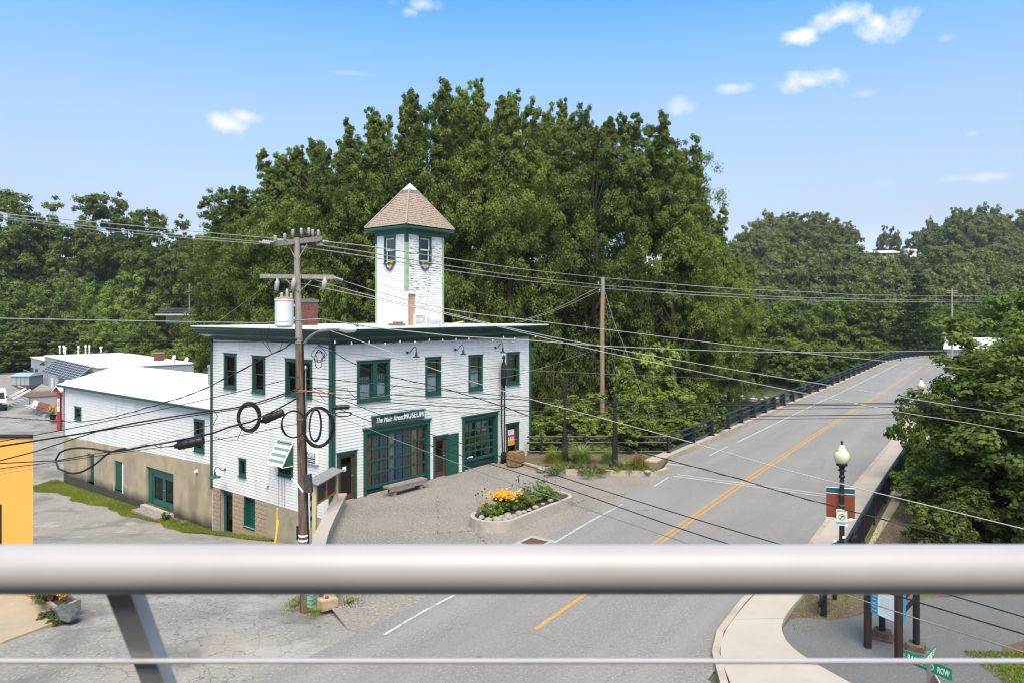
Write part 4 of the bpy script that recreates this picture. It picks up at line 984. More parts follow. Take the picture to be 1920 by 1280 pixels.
mb = MB(); mb.box(FRL, fo[0], fo[1], -.3, -.25, fo[2], fo[3]); mb.box(FRL, fo[0], fo[0] + .12, -.25, -.2, fo[2], fo[3]); mb.box(FRL, fo[1] - .2, fo[1], -.25, -.2, fo[2], fo[3]); mb.box(FRL, fo[0] + .12, fo[1] - .2, -.25, -.2, fo[2], fo[2] + .25); mb.box(FRL, fo[0] + .12, fo[1] - .2, -.25, -.2, fo[3] - .2, fo[3])
bd = mb.build('door', M['teal'], mus); mb = MB(); mb.box(FRL, fo[0] + .12, fo[1] - .2, -.245, -.24, fo[2] + .25, fo[3] - .2); mb.build('pane', M['glass'], bd)
for s_, e_ in ((fo[0] - .02, fo[0]), (fo[1], fo[1] + .02), (fw[0] - .02, fw[0]), (fw[1], fw[1] + .02)): mb = MB(); o_ = fo if s_ < fo[1] + .1 and s_ > fo[0] - .1 else fw; mb.box(FRL, s_, e_, -.3, -.0, o_[2], o_[3]); mb.build('jamb', M['teal'] if o_ is fw else M['concrete'], mus)
mb = MB(); mb.box(FRL, fw[0], fw[1], -.33, -.3, fw[2], fw[3]); mb.box(FRL, fw[0], fw[1], -.3, .02, fw[2] - .05, fw[2] + .03)
bw2 = mb.build('window', M['teal'], mus)
k = fw[2] + .05
while k < fw[2] + 1.2: mb = MB(); mb.box(FRL, fw[0], fw[1], -.3, -.275, k, k + .12); mb.build('board', M['teal'], bw2); k += .14
mb = MB(); mb.box(FRL, fw[0] + .05, fw[1] - .05, -.3, -.28, fw[2] + 1.25, fw[3] - .1); mb.build('pane', M['dark'], bw2)
# electrical boxes and conduits on the left wall
eb = thing('meter_box', FRL.pt(1.2, 0, 2), 'pale grey electric meter box on the white wall behind the utility pole', 'box')
a0, a1_, b0_, b1_ = FRL.rect(584, 812, 570, 845); mb = MB(); mb.box(FRL, a0, a1_, .03, .22, b0_, b1_); mb.build('cabinet', M['metalwhite'], eb, bevel=.02)
mb = MB(); mb.tube([FRL.pt((a0 + a1_) / 2, .1, b1_), FRL.pt((a0 + a1_) / 2, .1, 5.6)], .03, 8); mb.lathe(FRL.pt((a0 + a1_) / 2, .1, 5.6), [(.05, 0), (.09, .05), (.07, .14), (.02, .18)], 10); mb.build('conduit', M['metalgrey'], eb, smooth=True)
for k, xx in enumerate((524, 530, 535)):
    t = FRL.inv(xx, 920)[0]; mb = MB(); mb.tube([FRL.pt(t, .035, -.65), FRL.pt(t + .03, .035, 2.0)], .008, 4); tag(mb.build('wall_cable', M['greywire']), ['thin grey cable down the wall below the awning, left one', 'thin grey cable down the wall below the awning, middle one', 'thin grey cable down the wall below the awning, right one'][k], 'cable', 'cables down the wall below the awning')
vt, vz = FRL.inv(503, 908); mb = MB(); mb.box(FRL, vt - .1, vt + .1, .02, .12, vz - .02, vz + .14); mb.tube([FRL.pt(vt, .1, vz - .08), FRL.pt(vt, .1, vz)], .05, 8); tag(mb.build('wall_vent', M['metalwhite']), 'small white vent on the clapboards under the tiny lower window', 'vent')
# chimney
ct = C0 + A1 * 3.6 - N1 * 6.5
cp = P(579, 588, 37.0); ch = thing('chimney', (cp.x, cp.y, 7.4), 'red brick chimney on the museum roof behind the utility pole', 'chimney')
fr = Frame((cp.x, cp.y, 0), A1, N1); mb = MB(); mb.box(fr, -.31, .31, -.31, .31, 7.35, 8.62); mb.build('core', M['brickmortar'], ch)
mb = MB(); mb.box(fr, -.37, .37, -.37, .37, 8.6, 8.72); mb.box(fr, -.2, .2, -.2, .2, 8.72, 8.8); mb.build('cap', M['greycap'], ch)
bm2 = MB(); zc = 7.38; row = 0
while zc < 8.55:
    for ax, nn_ in ((A1, N1), (-N1, A1), (A2, N2 if False else A2)):
        pass
    for q in range(4):
        ang = TH + q * math.pi / 2; f2 = Frame((cp.x, cp.y, 0), Vector((math.cos(ang), math.sin(ang), 0)), Vector((math.sin(ang), -math.cos(ang), 0)))
        x = -.32 - (.11 if row % 2 else 0)
        while x < .31:
            a, b = max(x, -.32), min(x + .21, .32)
            if b - a > .03: bm2.box(f2, a, b - .012, .31, .325 + random.uniform(0, .006), zc, zc + .063)
            x += .22
    zc += .075; row += 1
s = bm2.build('brickwork', M['brick'], ch, recalc=False); s['kind'] = 'stuff'
# roof plants
def tuft(name, x, y, z, n, h, sp, m, label, cat='plant', lean=.6, seed=1, w=.012, parent=None, wm=1.0):
    r = np.random.default_rng(seed); mbv = []; fs = []; tint = []
    for i in range(n):
        a = r.random() * 6.283; rr = abs(r.normal()) * sp * .35; bx, by = math.cos(a) * rr, math.sin(a) * rr; L_ = h * r.uniform(.45, 1.1) * (1 - .5 * min(1, rr / (sp * .7))); ln = lean * r.uniform(.3, 1.2) * L_
        px_, py_ = -math.sin(a) * w, math.cos(a) * w; k = len(mbv); dx, dy = math.cos(a), math.sin(a)
        for f, ww in ((0, 1), (.4, 1), (.75, .7), (1, .05)):
            q = f ** 1.9 * ln; zz_ = L_ * (f - .38 * lean * f ** 3); cx, cyy = bx + dx * q, by + dy * q
            mbv += [(cx - px_ * ww, cyy - py_ * ww, zz_), (cx + px_ * ww, cyy + py_ * ww, zz_)]
        t_ = r.random()
        for j in range(3): fs.append((k + 2 * j, k + 2 * j + 1, k + 2 * j + 3, k + 2 * j + 2)); tint.append(t_ * .7 + .25 * j / 2)
    me = bpy.data.meshes.new(name); me.from_pydata(mbv, [], fs); me.attributes.new('tint', 'FLOAT', 'FACE').data.foreach_set('value', tint); me.materials.append(m)
    o = obj(name, me)
    if parent is None: o.location = (x, y, z); 
    else: o.parent = parent; o.matrix_parent_inverse = Matrix.Translation(parent.location).inverted(); o.location = (x, y, z)
    if label: tag(o, label, cat, None, 'stuff' if name == 'weed_tuft' else None)
    return o
rp_ = C0 + A1 * 2.2 - N1 * 1.0
tuft('roof_weed', *P(668, 608, 31.5)[:2], 7.38, 60, .35, .8, M['grasspale'], 'dry weeds growing on the museum roof beside the tower', seed=5)

# ------------------------------------------------------------------ hose tower
T0 = P(762, 588, 36); T0.z = 0; TR = Frame(T0, A1, N1); TL = Frame(T0, A2, N2)
tw = thing('hose_tower', (T0.x, T0.y, 7.4), 'narrow white clapboard tower with peeling paint and shingled pyramid roof', 'tower')
tr = TR.inv(831, 500)[0]; tl = TL.inv(705, 500)[0]; ZT = 12.28
tw1 = TR.rect(785, 442, 808, 494); tw2 = TL.rect(742, 442, 721, 495); td = TR.rect(761, 546, 784, 607)
mb = MB(); siding(mb, TR, .1, tr - .06, 7.38, ZT, [opening(*tw1, w=.08), (td[0] + .02, td[1] - .02, 7, td[3] - .02)], row=.115, lip=.018); s = mb.build('siding', M['peel'], tw, recalc=False); s['kind'] = 'stuff'
mb = MB(); siding(mb, TL, .1, tl - .06, 7.38, ZT, [opening(*tw2, w=.08)], row=.115, lip=.018); s = mb.build('siding', M['tower_white'], tw, recalc=False); s['kind'] = 'stuff'
mb = MB(); mb.box(Frame(TR.pt(tr, 0, 0), -N1, A1), 0, tl, -.02, 0, 7.38, ZT); mb.box(Frame(TL.pt(tl, 0, 0), A1, A2), 0, tr, -.02, 0, 7.38, ZT); mb.build('wall', M['tower_white'], tw)
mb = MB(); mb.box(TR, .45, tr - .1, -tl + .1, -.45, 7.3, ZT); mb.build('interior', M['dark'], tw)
ZG = 11.6
for (z0, z1, m) in ((7.38, ZG, M['lime']), (ZG, ZT, M['green'])):
    mb = MB(); mb.box(TR, -.03, .12, 0, .035, z0, z1); mb.box(TL, -.03, .12, 0, .035, z0, z1); mb.build('corner_board', m, tw)
    mb = MB(); mb.box(TR, tr - .09, tr + .02, 0, .035, z0, z1); mb.build('corner_board', M['lime'], tw)
    mb = MB(); mb.box(TL, tl - .09, tl + .02, 0, .035, z0, z1); mb.build('corner_board', m, tw)
mb = MB(); mb.box(TR, -.04, tr + .02, .036, .06, ZT - .26, ZT); mb.box(TL, -.06, tl + .02, .036, .061, ZT - .26, ZT); mb.build('frieze', M['green'], tw)
window(tw, TR, *tw1, w=.08, sash=M['metalwhite'], sw=.06); window(tw, TL, *tw2, w=.08, sash=M['metalwhite'], sw=.06)
mb = MB(); mb.box(TR, td[0], td[0] + .12, -.1, .04, 7.38, td[3]); mb.box(TR, td[1] - .2, td[1], -.1, .04, 7.38, td[3]); mb.box(TR, td[0] + .12, td[1] - .2, -.1, .039, td[3] - .13, td[3]); tdoor = mb.build('door', M['metalwhite'], tw)
for k in range(3): a = td[0] + .12 + k * (td[1] - td[0] - .32) / 3; mb = MB(); mb.box(TR, a + .004, a + (td[1] - td[0] - .32) / 3, -.09 + .006 * k, -.05 + .006 * (k % 2), 7.38, td[3] - .13); mb.build('plank', mat('salmon_raw_plank', (.46, .26, .17), .8, .2, 3, stretch=(5, 5, .5)), tdoor)
# bunting
rainbow = [(.5, .08, .02), (.75, .5, .02), (.08, .35, .05), (.02, .08, .35), (.15, .03, .25), (.55, .02, .02)]
for fr_, px_, lab in ((TR, 796, 'rainbow half-round bunting under the right tower window'), (TL, 732, 'rainbow half-round bunting under the left tower window')):
    c_t, c_z = fr_.inv(px_, 492); R0 = .31; bu = thing('bunting', fr_.pt(c_t, .05, c_z), lab, 'bunting')
    rings = [(0, .1, (.62, .05, .03)), (.1, .17, (.8, .25, .02)), (.17, .22, (.78, .6, .05)), (.22, .27, (.06, .32, .07)), (.27, .32, (.03, .06, .32)), (.32, .35, (.2, .02, .2))]
    for (r0_, r1_, c_) in rings:
        mb = MB(); n = 16
        for k in range(n):
            a, b = math.pi * k / n, math.pi * (k + 1) / n; wv = lambda t: .03 + .02 * math.sin(t * 9)
            e = 1.25
            q = [fr_.pt(c_t + r0_ * math.cos(a), wv(a) + .04, c_z - r0_ * e * math.sin(a)), fr_.pt(c_t + r1_ * (1 + .06 * math.sin(a * 14)) * math.cos(a), wv(a) + .04, c_z - r1_ * e * math.sin(a)), fr_.pt(c_t + r1_ * (1 + .06 * math.sin(b * 14)) * math.cos(b), wv(b) + .04, c_z - r1_ * e * math.sin(b)), fr_.pt(c_t + r0_ * math.cos(b), wv(b) + .04, c_z - r0_ * e * math.sin(b))]
            q2 = [v - fr_.n * .008 for v in q]; mb.hexa(q + q2)
        mb.build('cloth_band', mat('bunting_dye', c_, .8, .4, 9), bu)
# tower roof
EO = .42; zE = ZT + .02; cen = T0 + A1 * tr / 2 - N1 * tl / 2; apex = Vector((cen.x, cen.y, P(767, 345, cen.y).z))
c4 = [TR.pt(-EO, EO, zE + .16), TR.pt(tr + EO, EO, zE + .16), TR.pt(tr + EO, -tl - EO, zE + .16), TR.pt(-EO, -tl - EO, zE + .16)]
mb = MB(); mb.extr([v - Vector((0, 0, .17)) for v in c4], (0, 0, .12)); mb.extr([TR.pt(-.2, .2, zE - .08), TR.pt(tr + .2, .2, zE - .08), TR.pt(tr + .2, -tl - .2, zE - .08), TR.pt(-.2, -tl - .2, zE - .08)], (0, 0, .07)); mb.build('eave', M['green'], tw)
tf = .855; mb = MB()
for i in range(4): a, b = c4[i], c4[(i + 1) % 4]; mb.quad(a, b, b.lerp(apex, tf), a.lerp(apex, tf))
mb.quad(*[v - Vector((0, 0, .05)) for v in c4]); mb.build('roof', M['shingle'], tw, recalc=True)
shm = MB(); nrow = 19
for i in range(4):
    a, b = c4[i], c4[(i + 1) % 4]; nn = (b - a).cross(apex - a).normalized()
    if nn.z < 0: nn = -nn
    for r in range(nrow):
        f0, f1 = tf * r / nrow, tf * (r + 1) / nrow; p0, p1 = a.lerp(apex, f0), b.lerp(apex, f0); q0, q1 = a.lerp(apex, f1), b.lerp(apex, f1); W = (p1 - p0).length; n = max(2, int(W / .21)); sh_ = random.random()
        for k in range(n + 1):
            u0, u1 = max(0, (k - sh_) / n), min(1, (k + 1 - sh_ - .12) / n)
            if u1 - u0 < .02: continue
            th = .012 + random.random() * .016; s0, s1, s2, s3 = p0.lerp(p1, u0), p0.lerp(p1, u1), q0.lerp(q1, u1), q0.lerp(q1, u0)
            shm.hexa([s0, s1, s2, s3, s0 + nn * th, s1 + nn * th, s2 + nn * .004, s3 + nn * .004])
s = shm.build('shingles', M['shingle'], tw, recalc=False); s['kind'] = 'stuff'
for i in range(4): mb = MB(); mb.tube([c4[i] + Vector((0, 0, .03)), c4[i].lerp(apex, tf) + Vector((0, 0, .03))], .05, 5); mb.build('hip_cap', M['shingle'], tw)
mb = MB(); m4 = [v.lerp(apex, tf) for v in c4]; g4 = [v.lerp(apex, tf - .09) + (v - apex).normalized() * -.0 + Vector((0, 0, .04)) for v in c4]; top4 = [v.lerp(apex, tf) + Vector((0, 0, .05)) for v in c4]
for i in range(4): j = (i + 1) % 4; mb.quad(g4[i], g4[j], top4[j], top4[i])
mb.build('ridge_band', M['greycap'], tw)
mb = MB(); k4 = [v.lerp(apex, tf - .02) + Vector((0, 0, .08)) for v in c4]; k4b = [v - Vector((0, 0, .06)) for v in k4]
for i in range(4): j = (i + 1) % 4; mb.quad(k4[i], k4[j], apex + Vector((0, 0, .04))); mb.quad(k4b[i], k4b[j], k4[j], k4[i])
mb.build('cap', M['metalwhite'], tw)
# rooftop units and clutter
def acunit(x0, y0, x1, y1, Y, label, louv):
    p = P((x0 + x1) / 2, 600, Y); W = (x1 - x0) / K * Y * .8; H_ = (y1 - y0) / K * Y; fr = Frame((p.x, p.y, 7.4), (math.cos(.25), math.sin(.25), 0), (math.sin(.25), -math.cos(.25), 0)); a = thing('rooftop_unit', fr.pt(0, 0, 0), label, 'air conditioner')
    mb = MB(); mb.box(fr, -W / 2, W / 2, -.35, .2, .05, H_); mb.box(fr, -W / 2 - .02, W / 2 + .02, -.37, .22, H_, H_ + .03); mb.box(fr, -W / 2, -W / 2 + .06, -.3, .15, 0, .05); mb.box(fr, W / 2 - .06, W / 2, -.3, .15, 0, .05); mb.build('cabinet', M['metalwhite'], a, bevel=.008)
    mb = MB(); mb.box(fr, -W / 2 + .05, W / 2 * (.45 if louv else .9), .2, .205, .1, H_ - .05); g = mb.build('grille', M['greydark'], a)
    k = .12
    while k < H_ - .06: mb2 = MB(); mb2.box(fr, -W / 2 + .05, W / 2 * (.45 if louv else .9), .205, .225, k, k + .02); mb2.build('louvre', M['metalwhite'], a, recalc=False); k += .055
    if louv:
        k = .12
        while k < H_ - .06: mb2 = MB(); mb2.box(fr, W / 2 * .52, W / 2 - .04, .2, .22, k, k + .03); mb2.build('louvre', M['greydark'], a, recalc=False); k += .07
acunit(774, 590, 800, 612, 35.0, 'boxy white air conditioner with dark grille at the tower door', True)
acunit(800, 599, 830, 613, 35.2, 'low white slatted air conditioner right of the boxy one', False)
mb = MB(); a = P(838, 611, 36.5); a.z = 7.45; b = P(868, 603, 37.0); mb.bar(a, b, .12, .05); tag(mb.build('roof_plank', M['yellowwood']), 'loose plank propped up on the museum roof', 'plank')
mb = MB(); a = P(745, 612, 34.8); mb.box(Frame((a.x, a.y, 7.4), (1, 0, 0), (0, -1, 0)), -.4, .35, -.2, .2, 0, .12); mb.box(Frame((a.x, a.y, 7.4), (1, 0, 0), (0, -1, 0)), -.2, .25, -.15, .15, .12, .2); tag(mb.build('roof_board', M['wooddeck']), 'brown boards stacked on the roof at the tower foot', 'boards')

# ------------------------------------------------------------------ tall figure, bale, bench
f_ = thing('tall_figure', FRR.pt(FRR.inv(944, 870)[0], .3, 0), 'very tall thin black figure sculpture standing against the white wall', 'sculpture')
tc_ = FRR.inv(944, 870, .3)[0]; zf = lambda y: FRR.inv(944, y, .3)[1]
mb = MB(); mb.tube([FRR.pt(tc_ + .0, .3, zf(722)), FRR.pt(tc_ + .02, .3, zf(700)), FRR.pt(tc_ + .02, .3, zf(685)), FRR.pt(tc_ + .03, .3, zf(676)), FRR.pt(tc_ + .03, .3, zf(674)), FRR.pt(tc_ + .03, .3, zf(670)), FRR.pt(tc_ + .03, .3, zf(665))], [.13, .17, .14, .05, .06, .1, .03], 10); mb.build('torso', M['blackmatte'], f_, smooth='all')
for sg_ in (-1, 1):
    mb = MB(); mb.tube([FRR.pt(tc_ + sg_ * .07, .3, zf(716)), FRR.pt(tc_ + sg_ * .13 - .03, .3, zf(750)), FRR.pt(tc_ + sg_ * .12 - .03, .3, zf(800)), FRR.pt(tc_ + sg_ * .07, .3, zf(845)), FRR.pt(tc_ + sg_ * .1, .3, .5), FRR.pt(tc_ + sg_ * .1, .3, .0)], [.06, .04, .036, .036, .08, .1], 8); mb.build('leg', M['blackmatte'], f_, smooth='all')
    mb = MB(); mb.tube([FRR.pt(tc_ + sg_ * .13, .3, zf(684)), FRR.pt(tc_ + sg_ * .17, .3, zf(700)), FRR.pt(tc_ + sg_ * .16, .33, zf(722))], [.03, .03, .02], 6); mb.build('arm', M['blackmatte'], f_, smooth='all')
def G0(px, py): p = G(px, py); return p
hb = G(967, 876); hbt = FRR.inv(967, 870)[0] 
mb = MB(); r = random.Random(3); n = 14; ring = []
bx = Frame((hb.x, hb.y + .3, .005), A1, N1)
mb.box(bx, -.48, .48, -.32, .32, 0, .78); hm = mb.mesh('straw_bale', M['hay'], bevel=.09)
bm = bmesh.new(); bm.from_mesh(hm); bmesh.ops.subdivide_edges(bm, edges=bm.edges[:], cuts=3, use_grid_fill=True)
for v in bm.verts: v.co += Vector((r.uniform(-1, 1), r.uniform(-1, 1), r.uniform(-1, 1))) * .025
bm.to_mesh(hm); bm.free()
hbt_ = thing('straw_bale', (hb.x, hb.y + .3, 0), 'brown straw bale against the wall by the poster door', 'straw bale'); obj('bale', hm, hbt_)
st = MB()
for k in range(900):
    a = bx.pt(r.uniform(-.48, .48), r.uniform(-.3, .36), r.uniform(.02, .82)); d_ = Vector((r.uniform(-1, 1), r.uniform(-1, 1), r.uniform(-.6, .9))).normalized() * r.uniform(.05, .14); w_ = d_.cross(Vector((r.random(), r.random(), r.random()))).normalized() * .005
    if abs((a - bx.pt(0, 0, .4)).dot(A1)) > .40 or (a - bx.pt(0, 0, .4)).dot(N1) > .26 or a.z > .70: st.quad(a, a + d_, a + d_ + w_, a + w_)
s = st.build('straw', mat('loose_straw', (.34, .24, .11), .9, .4, 20), hbt_, recalc=False); s['kind'] = 'stuff'
bench = thing('bench', FRR.pt(FRR.inv(760, 915, .8)[0], .8, 0), 'long weathered timber bench below the wide museum garage door', 'bench')
b0, b1 = FRR.inv(724, 925, .85)[0], FRR.inv(796, 905, .85)[0]
for k in range(3): mb = MB(); mb.box(FRR, b0 + .01 * k, b1 - .02 * k, .62 + k * .155, .77 + k * .155, .36, .46 + .004 * k); mb.build('plank', M['bench'], bench, bevel=.012)
mb = MB(); mb.box(FRR, b0 + .03, b1 - .03, 1.04, 1.08, .24, .355); mb.build('apron', M['bench'], bench)
for t in (b0 + .25, b1 - .45): mb = MB(); mb.box(FRR, t, t + .2, .66, 1.03, 0, .36); mb.build('leg', M['bench'], bench, bevel=.01)

# ------------------------------------------------------------------ left wing
WL = 19.7; WR = .15
FW = Frame(FRL.pt(LL, -.12, 0), A2, N2)
wg = thing('museum_annex', (FW.o.x, FW.o.y, 0), 'long low white annex with stained stucco base and white metal roof left of the museum', 'building')
EZ = 3.2
def wsb(t): return .34 - .64 * t / WL    # bottom of siding
ww1 = FW.rect(153, 763, 141, 788); ww2 = FW.rect(384, 787, 365, 850)
mb = MB(); siding(mb, FW, 0, WL, -.3, EZ, [opening(*ww1), opening(*ww2)], row=.17, lip=.018); s = mb.build('siding', M['white'], wg, recalc=False); s['kind'] = 'stuff'
window(wg, FW, *ww1, w=.1, lace=.3); window(wg, FW, *ww2, w=.1, lace=.35, blind=.6)
bd1 = FW.rect(178, 852, 165, 908); bd2 = FW.rect(231, 866, 216, 922); bd3 = FW.rect(327, 888, 275, 968)
gz = lambda t: float(alley_h((FW.pt(t, 0, 0)).y))
bd3 = (bd3[0], bd3[1], gz(bd3[0]) + .32, bd3[3])
# stucco wall pieces round the openings (proud of the siding)
ops = sorted([bd1, bd2, bd3]); mb = MB(); x = 0
def stpiece(a, b, z0, z1a, z1b): mb.hexa([FW.pt(a, -.2, z0), FW.pt(b, -.2, z0), FW.pt(b, .05, z0), FW.pt(a, .05, z0), FW.pt(a, -.2, z1a), FW.pt(b, -.2, z1b), FW.pt(b, .05, z1b), FW.pt(a, .05, z1a)])
for o in ops:
    stpiece(x, o[0], -4.5, wsb(x), wsb(o[0])); stpiece(o[0], o[1], -4.5, o[2], o[2]); stpiece(o[0], o[1], o[3], wsb(o[0]), wsb(o[1])); x = o[1]
stpiece(x, WL, -4.5, wsb(x), wsb(WL)); mb.build('stucco_wall', M['stucco'], wg)
for o in (bd1, bd2):
    mb = MB(); mb.box(FW, o[0], o[1], -.24, -.2, o[2], o[3]); mb.box(FW, o[0], o[1], -.2, .06, o[2] - .08, o[2]) ; mb.box(FW, o[0], o[0] + .05, -.2, .04, o[2], o[3]); wo_ = mb.build('shuttered_window', M['teal'], wg)
    k = o[2] + .04; dep = -.02 if o is bd2 else -.15
    while k < o[3] - .05: mb = MB(); mb.box(FW, o[0] + .05, o[1], dep - .03, dep, k, k + .075); mb.build('slat', M['teal'], wo_, recalc=False); k += .095
mb = MB(); o = bd2; mb.box(FW, o[0] - .12, o[0] - .01, .05, .065, o[2] - .05, o[3] - .1); mb.box(FW, o[1] + .01, o[1] + .06, .05, .062, o[2] - .1, o[2] + .5); mb.build('plaster_patch', M['lace'], wg)
o = bd3; fz = .12
mb = MB(); mb.box(FW, o[0], o[1], -.24, -.2, o[2], o[3]); mb.box(FW, o[0], o[1], -.2, -.1, o[3] - .3, o[3]); mb.box(FW, o[1] - .5, o[1], -.2, -.1, o[2], o[3] - .3); mb.box(FW, o[0], o[0] + .1, -.2, -.1, o[2], o[3] - .3); dfr = mb.build('door_surround', M['teal'], wg)
lw = (o[1] - .5 - o[0] - .1) / 2
for k in range(2):
    a = o[0] + .1 + k * lw; b = a + lw; mb = MB(); z0, z1 = o[2] + .02, o[3] - .3
    mb.box(FW, a + .01, a + .17, -.19, -.13, z0, z1); mb.box(FW, b - .17, b - .01, -.19, -.13, z0, z1); mb.box(FW, a + .17, b - .17, -.19, -.131, z0, z0 + .35); mb.box(FW, a + .17, b - .17, -.19, -.131, z1 - .2, z1); mb.build('door_leaf', M['teal'], dfr)
    mb = MB(); mb.box(FW, a + .17, b - .17, -.17, -.16, z0 + .35, z1 - .2); mb.build('pane', M['glass'], dfr)
mb = MB(); mb.tube([FW.pt(o[0] + .1 + lw - .08, -.13, o[2] + 1), FW.pt(o[0] + .1 + lw - .08, -.06, o[2] + 1)], .03, 6); mb.build('handle', M['metalgrey'], dfr)
stp = thing('door_step', FW.pt(o[0] + .5, .4, gz(o[0])), 'pale concrete and board steps below the teal double doors', 'step')
mb = MB(); mb.box(FW, o[0] - .05, o[1] + .05, .05, .35, gz(o[0]) - .3, o[2] - .02); mb.build('tread', M['concrete'], stp)
mb = MB(); mb.box(FW, o[0] + .2, o[1] - .1, .35, .9, gz(o[0]) - .3, gz(o[0]) + .16); mb.build('tread', M['bench'], stp)
mb = MB(); mb.box(Frame(FW.pt(WL, 0, 0), -N2, A2), 0, 7.4, -.02, 0, -4, EZ + .3); mb.box(Frame(FW.pt(WL, -7.4, 0), -A2, -N2), 0, WL, -.02, 0, -4, EZ); mb.build('wall', M['white'], wg)
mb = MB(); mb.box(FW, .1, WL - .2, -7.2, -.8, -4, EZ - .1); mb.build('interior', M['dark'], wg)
mb = MB(); RZ = EZ + 1.02; ov = .3
e0, e1 = FW.pt(-.3 + .3, ov, EZ + .03), FW.pt(WL + .4, ov, EZ + .03); r0, r1 = FW.pt(0, -3.7, RZ + .1), FW.pt(WL + .4, -3.7, RZ + .1); k0, k1 = FW.pt(0, -7.7, EZ + .03), FW.pt(WL + .4, -7.7, EZ + .03)
for a, b, c, d in ((e0, e1, r1, r0), (r0, r1, k1, k0)): mb.hexa([v - Vector((0, 0, .1)) for v in (a, b, c, d)] + [a, b, c, d])
mb.build('roof', M['whiteroof'], wg)
mb = MB(); mb.box(FW, 0, WL + .38, ov - .02, ov + .06, EZ - .13, EZ + .0); mb.box(FW, 0, WL + .3, .02, ov - .02, EZ - .07, EZ - .03); mb.build('fascia', M['green'], wg)
mb = MB(); mb.box(FW, WL - .1, WL + .02, .02, .06, -.3, EZ - .07); mb.build('corner_board', M['greydark'], wg)
for sq in range(1, 8):
    f = sq / 8; mb = MB(); a = FW.pt(WL * f, ov - .02, EZ + .035); b = FW.pt(WL * f, -3.68, RZ + .105); mb.bar(a, b, .03, .02); mb.build('roof_seam', M['whiteroof'], wg)
mb = MB(); p = P(393, 688, 41); mb.tube([Vector((p.x, p.y, 3.5)), p], .09, 10); mb.lathe(p, [(.14, 0), (.14, .12), (.02, .16)], 10); tag(mb.build('flue_pipe', M['metalgrey'], smooth=True), 'thin steel flue pipe behind the annex roof at the museum corner', 'pipe')
for (xx, yy, lab) in ((303, 830, 'small grey floodlight on the annex siding'), (372, 882, 'small white globe lamp on the annex stucco')):
    t, z = FW.inv(xx, yy); mb = MB(); mb.box(FW, t - .08, t + .08, .05, .08, z - .08, z + .08); mb.lathe(FW.pt(t, .16, z - .1), [(.02, 0), (.08, .04), (.08, .1), (.03, .15)], 10); tag(mb.build('wall_light', M['metalwhite'], smooth=True), lab, 'lamp')

# ------------------------------------------------------------------ ramp wall, notice board
rwt = thing('retaining_wall', tuple(wall_line[0]), 'low concrete retaining wall with flat cap between forecourt and driveway', 'wall')
wp = smooth_path([tuple(p) for p in wall_line], 1.2)
mb = MB(); solid_strip(mb, wp, -.16, .16, -3.2, .42); mb.build('wall', M['concrete'], rwt, recalc=False)
mb = MB(); solid_strip(mb, wp, -.22, .24, .42, .52); mb.build('cap', M['sidewalk'], rwt, recalc=False)
nbp, nbq = P(590, 960, 26.6), P(630, 940, 28.6)
nb_ = thing('notice_board', (nbp.x, nbp.y, 0), 'covered notice board with pale posts and two dark cedar-framed panels', 'notice board')
a, b = Vector((nbp.x, nbp.y, 0)), Vector((nbq.x, nbq.y, 0)); d_ = (b - a).normalized(); n_ = Vector((d_.y, -d_.x, 0)); NF = Frame(a, d_, n_); LN = (b - a).length
zt_ = P(590, 908, a.y).z; zt2 = zt_
for t in (0, LN): mb = MB(); mb.box(NF, t - .07, t + .07, -.07, .07, -1.2 if t == 0 else -.1, zt_ + .05); mb.build('post', M['yellowwood'], nb_)
zb_ = P(590, 948, a.y).z
for k in range(2):
    t0, t1 = .09 + k * (LN - .18) / 2, .09 + (k + 1) * (LN - .18) / 2; mb = MB(); mb.box(NF, t0, t0 + .07, -.04, .04, zb_, zt_ - .02); mb.box(NF, t1 - .07, t1, -.04, .04, zb_, zt_ - .02); mb.box(NF, t0 + .07, t1 - .07, -.04, .039, zb_, zb_ + .08); mb.box(NF, t0 + .07, t1 - .07, -.04, .039, zt_ - .1, zt_ - .02); f2 = mb.build('frame', M['cedar'], nb_)
    mb = MB(); mb.box(NF, t0 + .07, t1 - .07, -.03, .0, zb_ + .08, zt_ - .1); mb.build('panel', M['darkroom2'], f2)
mb = MB(); mb.hexa([NF.pt(-.3, .28, zt_ + .05), NF.pt(LN + .2, .28, zt_ + .05), NF.pt(LN + .2, -.25, zt_ + .14), NF.pt(-.3, -.25, zt_ + .14), NF.pt(-.3, .28, zt_ + .09), NF.pt(LN + .2, .28, zt_ + .09), NF.pt(LN + .2, -.25, zt_ + .18), NF.pt(-.3, -.25, zt_ + .18)]); mb.build('roof', mat('mossy_slate_roof', (.22, .225, .22), .85, .5, 12), nb_)
p = P(582, 945, 26.8); mb = MB(); mb.box(Frame((p.x, p.y, 0), d_, n_), -.1, .1, -.02, .02, p.z - .9, p.z + 1.0); ws = thing('vertical_sign', (p.x, p.y, p.z - .9), 'narrow white vertical sign with black marks beside the utility pole', 'sign'); mb.build('board', M['metalwhite'], ws)
for k in range(3): mb = MB(); mb.box(Frame((p.x, p.y, 0), d_, n_), -.06, .06, .02, .026, p.z - .6 + k * .38, p.z - .46 + k * .38); mb.build('mark', M['blackmatte'], ws)
p = P(521, 975, 25.5); mb = MB(); mb.tube([Vector((p.x - .05, p.y, float(alley_h(p.y)) - .1)), P(520, 952, 25.5)], .045, 8); mb.tube([P(522, 975, 25.5), P(516, 1018, 25.2)], .04, 6); tag(mb.build('bollard_post', mat('yellow_guy_guard', (.65, .42, .05), .5, .15, 4)), 'thin yellow guard post standing before the museum foundation', 'post')

